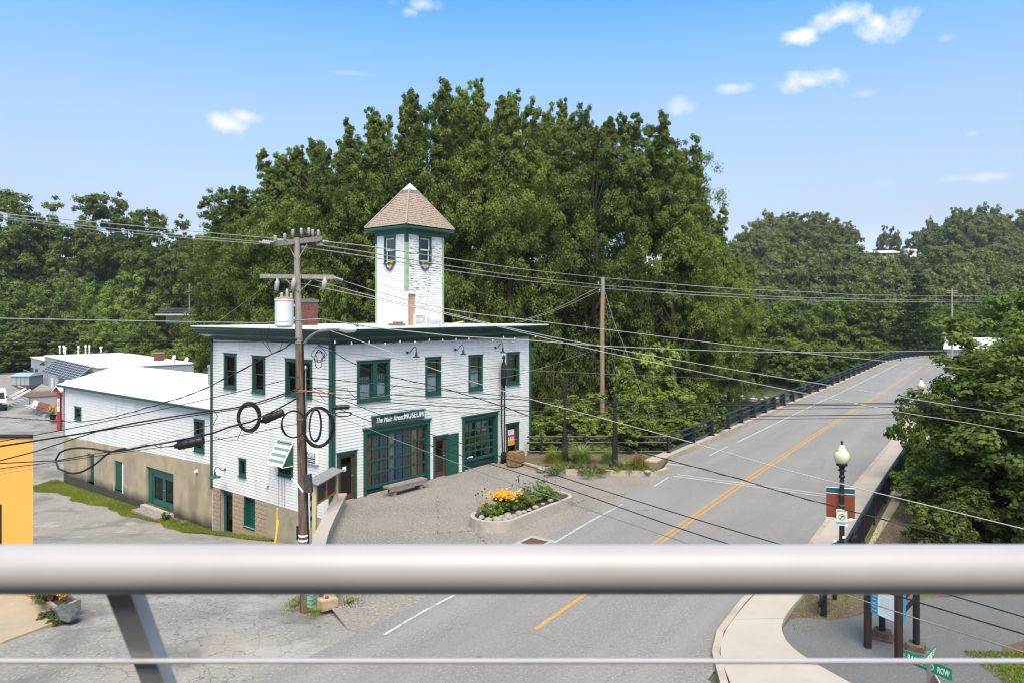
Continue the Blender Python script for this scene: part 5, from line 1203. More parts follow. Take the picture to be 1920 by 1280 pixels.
# ------------------------------------------------------------------ yellow building, left edge
yb = thing('yellow_wall', (-20, 22, 0), 'ochre yellow rendered wall at the left edge with thin dark top edge', 'wall')
mb = MB(); xr = (62 - 960) / K * 21.8; ytz = CAMZ - (819 - HZ) * 21.8 / K; YF = Frame((xr, 21.8, 0), (-1, 0, 0), (0, -1, 0))
mb.extr([YF.pt(0, 0, -1.5), YF.pt(14, 0, -1.5), YF.pt(14, -.35, -1.5), YF.pt(.25, -.35, -1.5)], (0, 0, ytz + 1.48)); mb.build('wall', M['yellow'], yb)
mb = MB(); mb.extr([YF.pt(-.03, .04, ytz - .02), YF.pt(14, .04, ytz - .02), YF.pt(14, -.37, ytz - .02), YF.pt(.24, -.37, ytz - .02)], (0, 0, .05)); mb.build('roof_edge', M['blackmatte'], yb)
t, z = YF.inv(3, 945); mb = MB(); mb.box(YF, t, t + 1.3, .0, .03, -1.2, z); dr = mb.build('door', M['blackmatte'], yb)
mb = MB(); mb.box(YF, t + .1, t + 1.2, .03, .036, -.9, z - .1); mb.build('pane', M['glass'], dr)

# ------------------------------------------------------------------ far grey building and yard
gA = Vector((-52.4, 90.6, 0)); gB = Vector((-84, 124.8, 0)); ga = (gB - gA).normalized(); gn = Vector((ga.y, -ga.x, 0)); gn = gn if gn.y < 0 else -gn
GF = Frame(gA, ga, gn); GL = (gB - gA).length; GZ = 1.12; g0 = -3.6
gb = thing('grey_workshop', (gA.x, gA.y, g0), 'grey flat-roofed workshop with vent pipes across the yard on the left', 'building')
mb = MB(); mb.box(GF, 0, GL * .74, -11.6, 0, g0, GZ); mb.build('wall', M['greywall'], gb)
mb = MB(); mb.box(GF, GL * .74, GL, -9.5, -.0, g0, GZ - .75); mb.build('wall', M['greywall'], gb)
mb = MB(); mb.box(GF, -.15, GL * .74 + .1, -11.7, .12, GZ, GZ + .16); mb.build('roof', M['whiteroof'], gb)
mb = MB(); mb.box(GF, GL * .74, GL + .1, -9.6, .12, GZ - .75, GZ - .6); mb.build('roof', M['whiteroof'], gb)
mb = MB(); mb.box(GF, .0, GL * .74, .0, .03, GZ - .7, GZ - .62); mb.build('band', M['greydark'], gb)
def gfeat(name, x0, y0, x1, y1, m, d=.06, label=None):
    t0, t1, z0, z1 = GF.rect(x1, y0, x0, y1) if False else GF.rect(x0, y0, x1, y1); mb = MB(); mb.box(GF, t0, t1, 0, d, max(z0, g0), z1); o = mb.build(name, m, gb)
    return o, (t0, t1, max(z0, g0), z1)
for (x0, y0, x1, y1) in ((44, 691.5, 56, 698), (58, 687, 63.5, 698), (66, 689, 72, 700.5)):
    o, r = gfeat('window', x0, y0, x1, y1, M['greydark'], .04); mb = MB(); mb.box(GF, r[0] + .15, r[1] - .15, .04, .06, r[2] + .12, r[3] - .12); mb.build('pane', M['darkroom2'], o)
for (x0, y0, x1, y1, m) in ((77, 693, 90, 740, M['greydark']), (16, 695, 19, 724, M['greydark']), (96, 708, 100, 735, M['metalwhite']), (105, 711, 110, 729, M['metalwhite'])):
    o, r = gfeat('door', x0, y0, x1, y1, m, .07); mb = MB(); mb.box(GF, r[0] + .35, r[1] - .35, .07, .09, r[2] + 1.3, r[3] - .25); mb.build('pane', M['darkroom2'] if m is M['metalwhite'] else M['greywall'], o)
RF = Frame(GF.pt(0, 0, 0), -gn, -ga)
for x in (332, 343):
    t0, t1, z0, z1 = RF.rect(x - 2.5, 694, x + 2.5, 703); mb = MB(); mb.box(RF, t0, t1, 0, .05, z0, z1); o = mb.build('window', M['dark'], gb)
    mb = MB(); mb.box(RF, t0 + .1, t1 - .1, .05, .07, z0 + .08, z1 - .08); mb.build('pane', M['metalwhite'], o)
def roofpipe(px, ytop, ybase, w, label, cap=True):
    Y = (CAMZ - GZ - .16) * K / (ybase - HZ); p = P(px, ybase, Y); top = P(px, ytop, Y).z; r = w / K * Y / 2; v = thing('roof_vent', (p.x, p.y, p.z), label, 'vent pipe')
    mb = MB(); mb.tube([p, Vector((p.x, p.y, top - .3))], r, 10); mb.build('pipe', M['metalwhite'], v, smooth=True)
    mb = MB(); mb.lathe((p.x, p.y, top - .35), [(r * .9, 0), (r * 1.8, .05), (r * 1.8, .28), (r * .5, .35)], 12); mb.build('cowl', M['metalwhite'], v, smooth=True)
for i, (px, yt, yb_, w, lb) in enumerate(((112, 647, 663, 2.3, 'leftmost thin white vent pipe on the grey workshop roof'), (119.5, 647, 662, 2.3, 'rear one of the close pair of vent pipes on the grey roof'), (122.5, 650, 668.5, 2.3, 'front one of the close pair of vent pipes on the grey roof'),
        (147, 648, 665.5, 2.6, 'single white vent pipe in the middle of the grey roof'), (160.5, 646.5, 664, 2.3, 'left of the two tall white vent pipes right of the middle'), (167.5, 646.5, 664.5, 2.3, 'right of the two tall white vent pipes right of the middle'), (189.5, 649, 660, 3.0, 'short wide capped vent on the right of the grey roof'))):
    roofpipe(px, yt, yb_, w, lb)
Yc = (CAMZ - GZ) * K / (678 - HZ); p = P(298, 678, Yc); c2 = thing('chimney', (p.x, p.y, GZ), 'short red brick chimney on the far grey workshop roof', 'chimney'); mb = MB(); mb.box(Frame((p.x, p.y, 0), ga, gn), -.55, .55, -.5, .5, GZ + .1, P(298, 662, Yc).z); mb.build('shaft', M['brick'], c2)
mb = MB(); mb.box(Frame((p.x, p.y, 0), ga, gn), -.62, .62, -.57, .57, P(298, 662, Yc).z, P(298, 660.5, Yc).z); mb.build('cap', M['brickmortar'], c2)
for (px, py, lb) in ((327, 670, 'larger white satellite dish facing left on the grey roof'), (350.5, 674.5, 'smaller white satellite dish on the right corner of the grey roof')):
    Y = (CAMZ - GZ) * K / (681 - HZ); p = P(px, py, Y); s_ = thing('satellite_dish', (p.x, p.y, GZ), lb, 'satellite dish'); mb = MB()
    mb.tube([Vector((p.x, p.y, GZ + .1)), Vector((p.x, p.y, p.z))], .05, 6); mb.build('mast', M['metalgrey'], s_); mb = MB()
    nd = Vector((-.4, -.85, .3)).normalized(); u = nd.cross(Vector((0, 0, 1))).normalized(); v = u.cross(nd); n = 14; rings_ = []
    for rr, dp in ((.0, .0), (.22, .03), (.38, .09)): rings_.append([p + nd * (dp) + (u * math.cos(6.283 * k / n) + v * math.sin(6.283 * k / n)) * rr for k in range(n)])
    for a_ in range(2):
        for k in range(n): mb.quad(rings_[a_][k], rings_[a_][(k + 1) % n], rings_[a_ + 1][(k + 1) % n], rings_[a_ + 1][k])
    mb.build('dish', M['metalwhite'], s_, smooth='all'); mb = MB(); mb.tube([p + v * -.38 + nd * .1, p + nd * .4], .02, 5); mb.build('feed_arm', M['metalgrey'], s_)
# solar array leaning against the facade
sa0, sa1 = GF.inv(170, 686.5, .3)[0], GF.inv(108, 673.5, .3)[0]
sa = thing('solar_array', GF.pt((sa0 + sa1) / 2, .5, 0), 'row of dark solar panels tilted off the grey workshop wall', 'solar panels')
zt_ = GZ + .05; n = 11
blo = P(143, 709, 1); 
for k in range(n):
    t0 = sa0 + (sa1 - sa0) * k / n + .03; t1 = sa0 + (sa1 - sa0) * (k + 1) / n - .03; q = [GF.pt(t0, 2.3, zt_ - 1.7), GF.pt(t1, 2.3, zt_ - 1.7), GF.pt(t1, .3, zt_), GF.pt(t0, .3, zt_)]; nn = (q[1] - q[0]).cross(q[3] - q[0]).normalized(); nn = nn if nn.z > 0 else -nn
    mb = MB(); mb.hexa([v - nn * .05 for v in q] + q); po = mb.build('panel', M['metalwhite'], sa)
    mb = MB()
    for c_ in range(2):
        for r_2 in range(7):
            f0, f1, g_0, g_1 = (c_ + .07) / 2, (c_ + .96) / 2, (r_2 + .06) / 7, (r_2 + .95) / 7
            w_ = lambda u_, v_: q[0].lerp(q[1], u_).lerp(q[3].lerp(q[2], u_), v_) + nn * .01
            mb.quad(w_(f0, g_0), w_(f1, g_0), w_(f1, g_1), w_(f0, g_1))
    mb.build('cell', M['solar'], po, recalc=False)
for t in (sa0 + .1, (sa0 + sa1) / 2, sa1 - .1): mb = MB(); mb.bar(GF.pt(t, 2.3, zt_ - 1.8), GF.pt(t, .05, zt_ - 2.4), .08, .08); mb.bar(GF.pt(t, .3, zt_ - .1), GF.pt(t, 2.25, zt_ - 1.8), .08, .08); mb.build('bracket', M['greydark'], sa)
# barn lamps on the facade
for (px, py, lb) in ((81, 681, 'dark dome lamp left of the solar panels on the grey wall'), (34, 680, 'dark dome lamp on the far low part of the grey workshop')):
    t, z = GF.inv(px, py, .5); mb = MB(); mb.lathe(GF.pt(t, .6, z - .25), [(.42, 0), (.36, .2), (.15, .38), (.04, .42)], 12); mb.tube([GF.pt(t, .0, z + .15), GF.pt(t, .6, z + .2)], .04, 5); tag(mb.build('dome_lamp', M['blackmatte'], smooth=True), lb, 'lamp')
# hopper on legs
hp = G(54, 741, -3.5); hpp = thing('grain_hopper', (hp.x, hp.y, -3.5), 'galvanised grain hopper on legs in front of the grey workshop', 'hopper'); HF = Frame((hp.x, hp.y, -3.5), (1, 0, 0), (0, -1, 0)); s = hp.y / K
mb = MB(); mb.box(HF, -20 * s, 14 * s, -1.5, 1.5, 22 * s, 38 * s); mb.build('tank', mat('pale_grey_sheet_steel', (.36, .40, .42), .45, .1, 3, metal=.3), hpp)
mb = MB(); a = [HF.pt(-20 * s, 1.5, 22 * s), HF.pt(14 * s, 1.5, 22 * s), HF.pt(14 * s, -1.5, 22 * s), HF.pt(-20 * s, -1.5, 22 * s)]; b = [HF.pt(-7 * s, .3, 8 * s), HF.pt(1 * s, .3, 8 * s), HF.pt(1 * s, -.3, 8 * s), HF.pt(-7 * s, -.3, 8 * s)]; mb.hexa(b + a); mb.build('cone', M['metalgrey'], hpp)
mb = MB(); mb.hexa([HF.pt(-22 * s, 1.7, 38 * s), HF.pt(16 * s, 1.7, 38 * s), HF.pt(16 * s, -1.7, 38 * s), HF.pt(-22 * s, -1.7, 38 * s), HF.pt(-18 * s, .4, 43 * s), HF.pt(14 * s, .4, 43 * s), HF.pt(14 * s, -.4, 43 * s), HF.pt(-18 * s, -.4, 43 * s)]); mb.build('lid', mat('blue_grey_roof_sheet', (.30, .38, .40), .5, .1, 3), hpp)
for sx_ in (-18.5, 13):
    for dy in (1.3, -1.3): mb = MB(); mb.bar(HF.pt(sx_ * s, dy, -.1), HF.pt(sx_ * s, dy, 23 * s), .16, .16); mb.build('leg', M['metalgrey'], hpp)
for k in (-10, -2, 6): mb = MB(); mb.box(HF, k * s, (k + .7) * s, 1.5, 1.56, 23 * s, 37 * s); mb.build('rib', M['metalgrey'], hpp)
# raised deck with steps and planter
dk = G(45, 757, -3.5); DF = Frame(tuple(dk), (.72, -.69, 0), (-.69, -.72, 0)); dkt = thing('loading_deck', tuple(dk), 'raised timber loading deck with steps in front of the grey workshop', 'deck')
mb = MB(); mb.box(DF, -3, 3.2, -7, 0, 0, 1.1); mb.build('base', M['greywall'], dkt)
mb = MB(); mb.box(DF, -3.1, 3.3, -7.1, .1, 1.1, 1.2); mb.build('deck_boards', M['wooddeck'], dkt)
for k in range(5): mb = MB(); mb.box(DF, 1.2, 3.2, .1 + .35 * k, .45 + .35 * k, 0, 1.0 - .2 * k); mb.build('step', M['greywall'], dkt)
for t in (1.1, 3.3): mb = MB(); mb.bar(DF.pt(t, 0, 2.1), DF.pt(t, 1.9, 1.1), .12, .25); mb.bar(DF.pt(t, 0, 0), DF.pt(t, 0, 2.2), .15, .15); mb.bar(DF.pt(t, 1.8, 0), DF.pt(t, 1.8, 1.1), .15, .15); mb.build('stair_rail', M['metalwhite'], dkt)
for t in (-2.9, -1.6, -.2): mb = MB(); mb.bar(DF.pt(t, .05, 1.2), DF.pt(t, .05, 2.8), .12, .12); mb.build('post', M['yellowwood'], dkt)
mb = MB(); mb.bar(DF.pt(-2.9, .05, 2.1), DF.pt(-.2, .05, 2.1), .08, .1); mb.build('rail', M['yellowwood'], dkt)
# planter platform with garden chairs
pq = [G(50, 766, -3.5), G(85, 783, -3.5), G(100, 779, -3.5), G(66, 763, -3.5)]
pl_ = thing('grey_platform', tuple(pq[0]), 'low grey platform edged with boards holding wooden garden chairs', 'platform')
mb = MB(); mb.prism([(p.x, p.y) for p in pq], -3.55, -3.15); mb.build('base', M['greywall'], pl_)
def gchair(x, y, rz, m, label):
    c = thing('garden_chair', (x, y, -3.15), label, 'chair'); f = Frame((x, y, -3.15), (math.cos(rz), math.sin(rz), 0), (math.sin(rz), -math.cos(rz), 0))
    mb = MB(); mb.hexa([f.pt(-.3, .4, .36), f.pt(.3, .4, .36), f.pt(.3, -.25, .22), f.pt(-.3, -.25, .22), f.pt(-.3, .4, .4), f.pt(.3, .4, .4), f.pt(.3, -.25, .26), f.pt(-.3, -.25, .26)]); mb.build('seat', m, c)
    mb = MB(); 
    for k in range(5): xx = -.26 + k * .13; mb.bar(f.pt(xx, -.22, .24), f.pt(xx * 1.15, -.6, 1.05 - .02 * abs(k - 2)), .11, .025, up=(f.n.x, f.n.y, 0))
    mb.build('backrest', m, c)
    for sx2 in (-.34, .34):
        mb = MB(); mb.bar(f.pt(sx2, .42, .58), f.pt(sx2, -.4, .58), .13, .03); mb.build('armrest', m, c)
        mb = MB(); mb.bar(f.pt(sx2, .36, 0), f.pt(sx2, .36, .57), .09, .04); mb.build('leg', m, c)
        mb = MB(); mb.bar(f.pt(sx2, -.3, 0), f.pt(sx2, -.3, .57), .09, .04); mb.build('leg', m, c)
brown2 = mat('reddish_chair_wood', (.20, .085, .05), .7, .3, 4); orange2 = mat('orange_chair_wood', (.42, .16, .07), .7, .2, 4)
chs = [(57, 768, M['metalwhite'], 'white garden chair nearest the steps at the left end of the platform'), (62, 770, M['metalwhite'], 'white garden chair beside the brown ones on the platform'), (67, 771, brown2, 'first brown garden chair right of the white ones'), (71, 772.5, brown2, 'second brown garden chair from the white ones'), (75.5, 773.5, brown2, 'third brown garden chair from the white ones'), (80, 774.5, brown2, 'fourth brown garden chair, just left of the orange ones'), (88, 775, orange2, 'orange garden chair, left of the orange pair'), (93, 775.5, orange2, 'orange garden chair at the right end of the platform')]
for (px, py, m, lb) in chs: p = G(px, py, -3.15); gchair(p.x, p.y, -.5 + random.uniform(-.2, .2), m, lb)
p = G(99, 786, -3.5); pb = thing('potted_shrub', (p.x, p.y, -3.5), 'small green shrub at the right end of the chair platform', 'shrub'); r = np.random.default_rng(4); c_, n_2, t_2 = clumpify(r, np.array([[0, 0, .9]]), np.array([.55]), 10, 25); obj('crown', card_mesh('shrub_small', c_, n_2, r.uniform(.1, .2, len(c_)), .6, M['leaf_light'], t_2)).parent = pb
mb = MB(); mb.lathe((0, 0, 0), [(.25, 0), (.35, .5), (.3, .5)], 10); obj('pot', mb.mesh('pot', M['blackmatte'])).parent = pb
# red gabled post kiosk, red bench
p = G(111, 806, -3.5); Y = p.y; s = Y / K; kf = Frame((p.x, Y, -3.5), (1, 0, 0), (0, -1, 0)); ks = thing('red_kiosk', tuple(p), 'tall red post kiosk with white gabled roof at the corner of the annex', 'kiosk')
mb = MB(); mb.box(kf, -3 * s, 3 * s, -.15, .15, 0, 70 * s); mb.build('post', M['red'], ks)
mb = MB(); mb.box(kf, -1.5 * s, 2.5 * s, .15, .17, 36 * s, 60 * s); mb.build('panel', M['signwhite'], ks)
mb = MB(); mb.box(kf, -.5 * s, 1.5 * s, .17, .18, 45 * s, 54 * s); mb.build('poster', M['greydark'], ks)
mb = MB(); 
for sg_ in (-1, 1): mb.hexa([kf.pt(0, .5, 83 * s), kf.pt(sg_ * 9 * s, .5, 72 * s), kf.pt(sg_ * 9 * s, -.5, 72 * s), kf.pt(0, -.5, 83 * s), kf.pt(0, .5, 85 * s), kf.pt(sg_ * 9 * s, .5, 74 * s), kf.pt(sg_ * 9 * s, -.5, 74 * s), kf.pt(0, -.5, 85 * s)])
mb.build('roof', M['signwhite'], ks); mb = MB(); mb.extr([kf.pt(-7 * s, .3, 72 * s), kf.pt(7 * s, .3, 72 * s), kf.pt(0, .3, 82 * s)], (0, .5, 0)); mb.build('gable', M['red'], ks)
p = G(106, 800, -3.5); rb_ = thing('red_picnic_table', tuple(p), 'red topped table with grey base beside the annex corner', 'table'); f = Frame(tuple(p), (1, 0, 0), (0, -1, 0)); s = p.y / K
mb = MB(); mb.box(f, -10 * s, 8 * s, -.6, .4, .62, .7); mb.build('top', M['red'], rb_); mb = MB(); mb.box(f, -9 * s, 7 * s, -.4, .2, 0, .6); mb.build('base', M['greywall'], rb_)
# parked van (front right corner in view)
vp = G(-2, 771, -3.5); vn = thing('parked_van', (vp.x, vp.y, -3.5), 'white van with dark bumper parked at the left edge of the yard', 'van'); VF = Frame((vp.x - .3, vp.y, -3.5), (.80, .60, 0), (.60, -.80, 0)); W = 1.0
mb = MB(); prof_ = [(0, .45), (0, .95), (.15, 1.15), (1.0, 1.3), (1.7, 2.1), (2.3, 2.3), (5.3, 2.3), (5.4, .45)]
mb.extr([VF.pt(-W, -d_, z) for d_, z in prof_], VF.a * 2 * W); mb.build('body', M['metalwhite'], vn, bevel=.06)
mb = MB(); mb.hexa([VF.pt(-.85, -1.0, 1.34), VF.pt(.85, -1.0, 1.34), VF.pt(.85, -1.1, 1.34), VF.pt(-.85, -1.1, 1.34), VF.pt(-.78, -1.64, 2.1), VF.pt(.78, -1.64, 2.1), VF.pt(.78, -1.74, 2.1), VF.pt(-.78, -1.74, 2.1)]); mb.build('windscreen', M['dark'], vn)
mb = MB(); mb.box(VF, -W, W, -.2, .12, .4, .78); mb.build('bumper', M['blackmatte'], vn, bevel=.04)
mb = MB(); mb.box(VF, -.6, .6, -.05, .02, .8, 1.0); mb.build('grille', M['blackmatte'], vn)
for sx2 in (-.8, .8): mb = MB(); mb.box(VF, sx2 - .17, sx2 + .17, -.05, .03, .8, 1.02); mb.build('headlight', M['porcelain'], vn, bevel=.02)
mb = MB(); mb.box(VF, -.3, .3, .12, .14, .5, .66); mb.build('number_plate', M['signwhite'], vn)
for sx2 in (-.92, .92):
    for dy in (-.9, -4.3): mb = MB(); mb.tube([VF.pt(sx2 - .12, dy, .36), VF.pt(sx2 + .12, dy, .36)], .36, 16); w_ = mb.build('wheel', M['blackmatte'], vn, smooth=True); mb = MB(); mb.tube([VF.pt(sx2 - .13, dy, .36), VF.pt(sx2 + .13, dy, .36)], .2, 12); mb.build('rim', M['metalgrey'], w_, smooth=True)
    mb = MB(); mb.box(VF, sx2 * 1.12 - .06, sx2 * 1.12 + .06, -1.35, -1.2, 1.35, 1.65); mb.build('mirror', M['blackmatte'], vn)

# ------------------------------------------------------------------ distant bridge glimpsed behind the trees on the left
fb = thing('distant_bridge', tuple(P(360, 600, 118)), 'pale green girder bridge glimpsed between the trees left of the museum', 'bridge')
a, b = P(314, 604, 118), P(620, 604, 112); a.z = b.z = P(360, 590, 117).z
mb = MB(); mb.bar(a - Vector((0, 0, .8)), b - Vector((0, 0, .8)), .8, 1.3); mb.build('girder', M['girder'], fb)
mb = MB(); mb.bar(a, b, 6, .25); mb.build('deck', M['concrete'], fb)
for k in range(3): mb = MB(); mb.bar(a + Vector((0, -3, .4 + .3 * k)), b + Vector((0, -3, .4 + .3 * k)), .06, .06); mb.build('rail', M['metalgrey'], fb)
p = P(355, 590, 117); mb = MB(); mb.tube([p, P(355, 532, 117)], .09, 6); tag(mb.build('light_pole', M['metalgrey']), 'thin pale light pole on the distant green bridge', 'pole')

# ------------------------------------------------------------------ house on the hill, pale roof behind the maple
hh_ = thing('hilltop_house', tuple(P(1655, 474, 372)), 'low white-roofed house on the hilltop between the two woods', 'house'); p = P(1656, 476, 372); hf = Frame(tuple(p), (.98, -.2, 0), (-.2, -.98, 0))
mb = MB(); mb.box(hf, -8.5, 8.8, -6, 0, -6, .4); mb.build('wall', M['cream'], hh_); mb = MB(); mb.hexa([hf.pt(-9.5, 1.2, .4), hf.pt(9.8, 1.2, .4), hf.pt(9.8, -7, .4), hf.pt(-9.5, -7, .4), hf.pt(-7, -2.6, 1.8), hf.pt(5.5, -2.6, 1.8), hf.pt(5.5, -3.4, 1.8), hf.pt(-7, -3.4, 1.8)]); mb.build('roof', M['whiteroof'], hh_)
for t in (-6.5, -3.6, -.6, 2.4, 5.3): mb = MB(); mb.box(hf, t, t + 1.9, 0, .1, -1.3, 0); mb.build('window', M['darkroom2'], hh_)
h2 = thing('hilltop_shed', tuple(P(1706, 474, 372)), 'small white shed half hidden by trees right of the hilltop house', 'shed'); p = P(1709, 474, 372); hf = Frame(tuple(p), (1, 0, 0), (0, -1, 0)); mb = MB(); mb.box(hf, -2.6, 2.6, -3, 0, -5, 1.0); mb.build('wall', M['whiteroof'], h2); mb = MB(); mb.hexa([hf.pt(-3, .4, 1), hf.pt(3, .4, 1), hf.pt(3, -3.4, 1), hf.pt(-3, -3.4, 1), hf.pt(-3, -1.4, 2), hf.pt(3, -1.4, 2), hf.pt(3, -1.6, 2), hf.pt(-3, -1.6, 2)]); mb.build('roof', M['whiteroof'], h2)
bp = P(1835, 668, 118); bb = thing('roadside_building', (bp.x, bp.y, -2), 'pale grey roofed building at the far end of the bridge, mostly behind the maple', 'building'); hf = Frame((bp.x, bp.y, 0), (.82, -.57, 0), (-.57, -.82, 0)); zr = P(1835, 655, 118).z
mb = MB(); mb.box(hf, -4.5, 7, -8, 0, -2, zr); mb.build('wall', M['greywall'], bb)
mb = MB(); mb.hexa([hf.pt(-5, .5, zr), hf.pt(7.5, .5, zr), hf.pt(7.5, -8.5, zr), hf.pt(-5, -8.5, zr), hf.pt(-5, -3.8, zr + 1.8), hf.pt(7.5, -3.8, zr + 1.8), hf.pt(7.5, -4.2, zr + 1.8), hf.pt(-5, -4.2, zr + 1.8)]); mb.build('roof', M['whiteroof'], bb)

# ------------------------------------------------------------------ utility poles
PY = 19.6
pb_, pt_ = P(572, 1135, PY), P(556, 446, PY); pb_.z = 0
def onpole(py, f=1): z = CAMZ - (py - HZ) * PY / K; k = (z - pb_.z) / (pt_.z - pb_.z); return pb_.lerp(pt_, k)
up = thing('utility_pole', tuple(pb_), 'tall weathered utility pole with two crossarms standing by the driveway', 'utility pole')
zmid = onpole(700)
mb = MB(); mb.tube([pb_ - Vector((0, 0, .4)), pb_, onpole(900), onpole(700), onpole(640)], [.14, .135, .118, .100, .096], 14); mb.build('shaft', M['pole'], up, smooth=True)
mb = MB(); mb.tube([onpole(640), onpole(560), pt_], [.0955, .09, .082], 14); mb.build('upper_shaft', M['polegrey'], up, smooth=True)
def arm(pxa, pya, pxb, pyb, Ya, Yb, lab, r=.055):
    a, b = P(pxa, pya, Ya), P(pxb, pyb, Yb); mb = MB(); mb.bar(a, b, .1, .12); return mb.build('crossarm', M['polegrey'], up, bevel=.008), a, b
c1, a1a, a1b = arm(514, 458, 597, 449, 18.9, 20.4, ''); c1b, a1c, a1d = arm(524, 455, 602, 447, 19.3, 20.8, '')
c2_, a2a, a2b = arm(488, 518, 627, 520, 19.4, 19.8, '')
mb = MB()
for (x0, y0, x1, y1) in ((542, 462, 554, 484), (576, 458, 560, 484), (536, 524, 560, 546), (584, 526, 562, 546)): mb.bar(P(x0, y0, PY - .1), P(x1, y1, PY - .1), .03, .02)
mb.build('brace', M['polegrey'], up)
def insul(px, py, Y, tilt=None, L_=.22):
    p = P(px, py, Y); mb = MB(); mb.lathe(p - Vector((0, 0, .02)), [(.02, -.05), (.02, 0), (.055, .02), (.03, .05), (.055, .07), (.03, .1), (.05, .13), (.025, .17)], 9); return mb.build('insulator', M['porcelain'], up, smooth='all')
for (x, y, yy) in ((516, 452, 18.8), (534, 448, 19.2), (549, 440, 19.5), (565, 438, 19.8), (579, 437, 20.1), (586, 440, 20.2), (597, 441, 20.4)): insul(x, y, yy)
def deadend(a, b):
    a, b = Vector(a), Vector(b); d = (b - a).normalized(); mb = MB(); pts, rs = [], []
    for k in range(11): pts.append(a + d * .03 * k); rs.append(.05 if k % 2 else .02)
    mb.tube(pts, rs, 8); return mb.build('insulator', M['porcelain'], up, smooth='all')
deadend(P(514, 455, 18.9), P(490, 452, 18.7)); deadend(P(507, 457, 18.8), P(480, 454, 18.6)); deadend(P(540, 452, 19.3), P(510, 449, 19.0))
deadend(P(606, 453, 20.4), P(640, 458, 21.5)); deadend(P(594, 458, 20.4), P(630, 464, 21.5)); deadend(P(565, 463, 19.8), P(590, 470, 20.5))
deadend(P(502, 518, 19.4), P(530, 523, 19.7)); deadend(P(568, 520, 19.6), P(590, 525, 20)); deadend(P(626, 521, 19.7), P(650, 528, 20))
for (x, y) in ((520, 526), (551, 524), (609, 524)):
    p = P(x, y, PY - .15); mb = MB(); mb.tube([p + Vector((0, 0, .05)), p + Vector((.0, 0, -.02)), p + Vector((0, 0, -.04)), p + Vector((-.03, 0, -.26)), p + Vector((-.03, 0, -.28))], [.03, .045, .065, .06, .03], 9); mb.build('cutout_fuse', M['porcelain'], up, smooth='all')
# transformer
tf_ = P(533, 614, PY - .15); tfm = thing('transformer', tuple(tf_), 'white cylindrical transformer with rusty lid hung on the utility pole', 'transformer')
r_ = 17 / K * PY; h_ = 54 / K * PY; mb = MB(); mb.lathe(tf_, [(r_ * .7, 0), (r_, .05), (r_, h_ * .92), (r_ * 1.06, h_ * .92), (r_ * 1.06, h_ * .97)], 24); mb.build('tank', M['metalwhite'], tfm, smooth=True)
mb = MB(); mb.lathe(tf_ + Vector((0, 0, h_ * .97)), [(r_ * 1.0, 0), (r_ * .9, .04), (r_ * .3, .07)], 24); mb.build('lid', mat('rusty_lid', (.33, .2, .12), .7, .4, 9), tfm, smooth=True)
for (dx, dy, hh2) in ((-.04, -.1, .16), (.09, -.05, .26), (.17, .05, .14)): mb = MB(); q = tf_ + Vector((dx, dy, h_)); mb.tube([q, q + Vector((0, 0, .05)), q + Vector((0, 0, .08)), q + Vector((0, 0, .12)), q + Vector((0, 0, hh2))], [.045, .05, .03, .045, .02], 9); mb.build('bushing', M['porcelain'], tfm, smooth='all')
mb = MB()
for zz in (.25, .6): mb.bar(tf_ + Vector((r_ * .9, .05, zz)), onpole(600) * Vector((1, 1, 0)) + Vector((-.1, 0, tf_.z + zz)) if False else Vector((onpole(590).x - .1, PY, tf_.z + zz)), .08, .06)
mb.build('bracket', M['metalwhite'], tfm)
# street light arm
sla = thing('street_light', tuple(onpole(640)), 'curved grey street light arm reaching right from the utility pole', 'street light')
arm_pts = [onpole(645) + Vector((.14, -.05, 0)), P(578, 628, 19.3), P(594, 616, 19.0), P(612, 612.5, 18.6), P(637, 611, 18.1)]
arm_pts = [onpole(645) + Vector((.14, -.05, 0)), P(580, 632, 19.3), P(596, 622, 19.0), P(618, 618, 18.6), P(640, 617.5, 18.1)]
mb = MB(); mb.tube(smooth_path([tuple(p) for p in arm_pts], .12), .035, 8); mb.build('arm', M['metalgrey'], sla, smooth='all')
a = P(638, 617, 18.15); b = P(668, 616.5, 17.7); mb = MB(); d = (b - a); mb.tube([a, a + d * .15, a + d * .35, a + d * .85, b], [.05, .07, .1, .09, .03], 12); hd = mb.build('lamp_head', M['metalwhite'], sla, smooth='all')
# grey box on the pole
p = P(578, 905, PY - .25); mb = MB(); bxf = Frame(tuple(p), Vector((1, -.2, 0)).normalized(), Vector((-.2, -1, 0)).normalized()); mb.hexa([bxf.pt(-.1, 0, -.26), bxf.pt(.1, 0, -.26), bxf.pt(.1, -.1, -.26), bxf.pt(-.1, -.1, -.26), bxf.pt(-.15, 0, .2), bxf.pt(.05, 0, .24), bxf.pt(.05, -.1, .24), bxf.pt(-.15, -.1, .2)]); mb.build('sign_box', mat('blotchy_dark_box', (.05, .055, .055), .7, .6, 22), up)
mb = MB(); mb.tube([P(547, 897, PY - .3), P(556, 905, PY - .35), P(568, 922, PY - .4)], .025, 6); mb.build('strut', M['metalwhite'], up)
mb = MB(); 
for py in (600, 634, 642, 733, 785, 990, 1000): mb = MB(); q = onpole(py); mb.tube([q + Vector((0, 0, -.02)), q + Vector((0, 0, .02))], .122 if py > 650 else .105, 14); mb.build('strap', M['metalgrey'], up, smooth=True)
for k in range(3): mb = MB(); q = onpole(1004 + 9 * k); mb.tube([q, q + Vector((0, 0, .05))], .139, 14); mb.build('white_band', M['signwhite'], up, smooth=True)
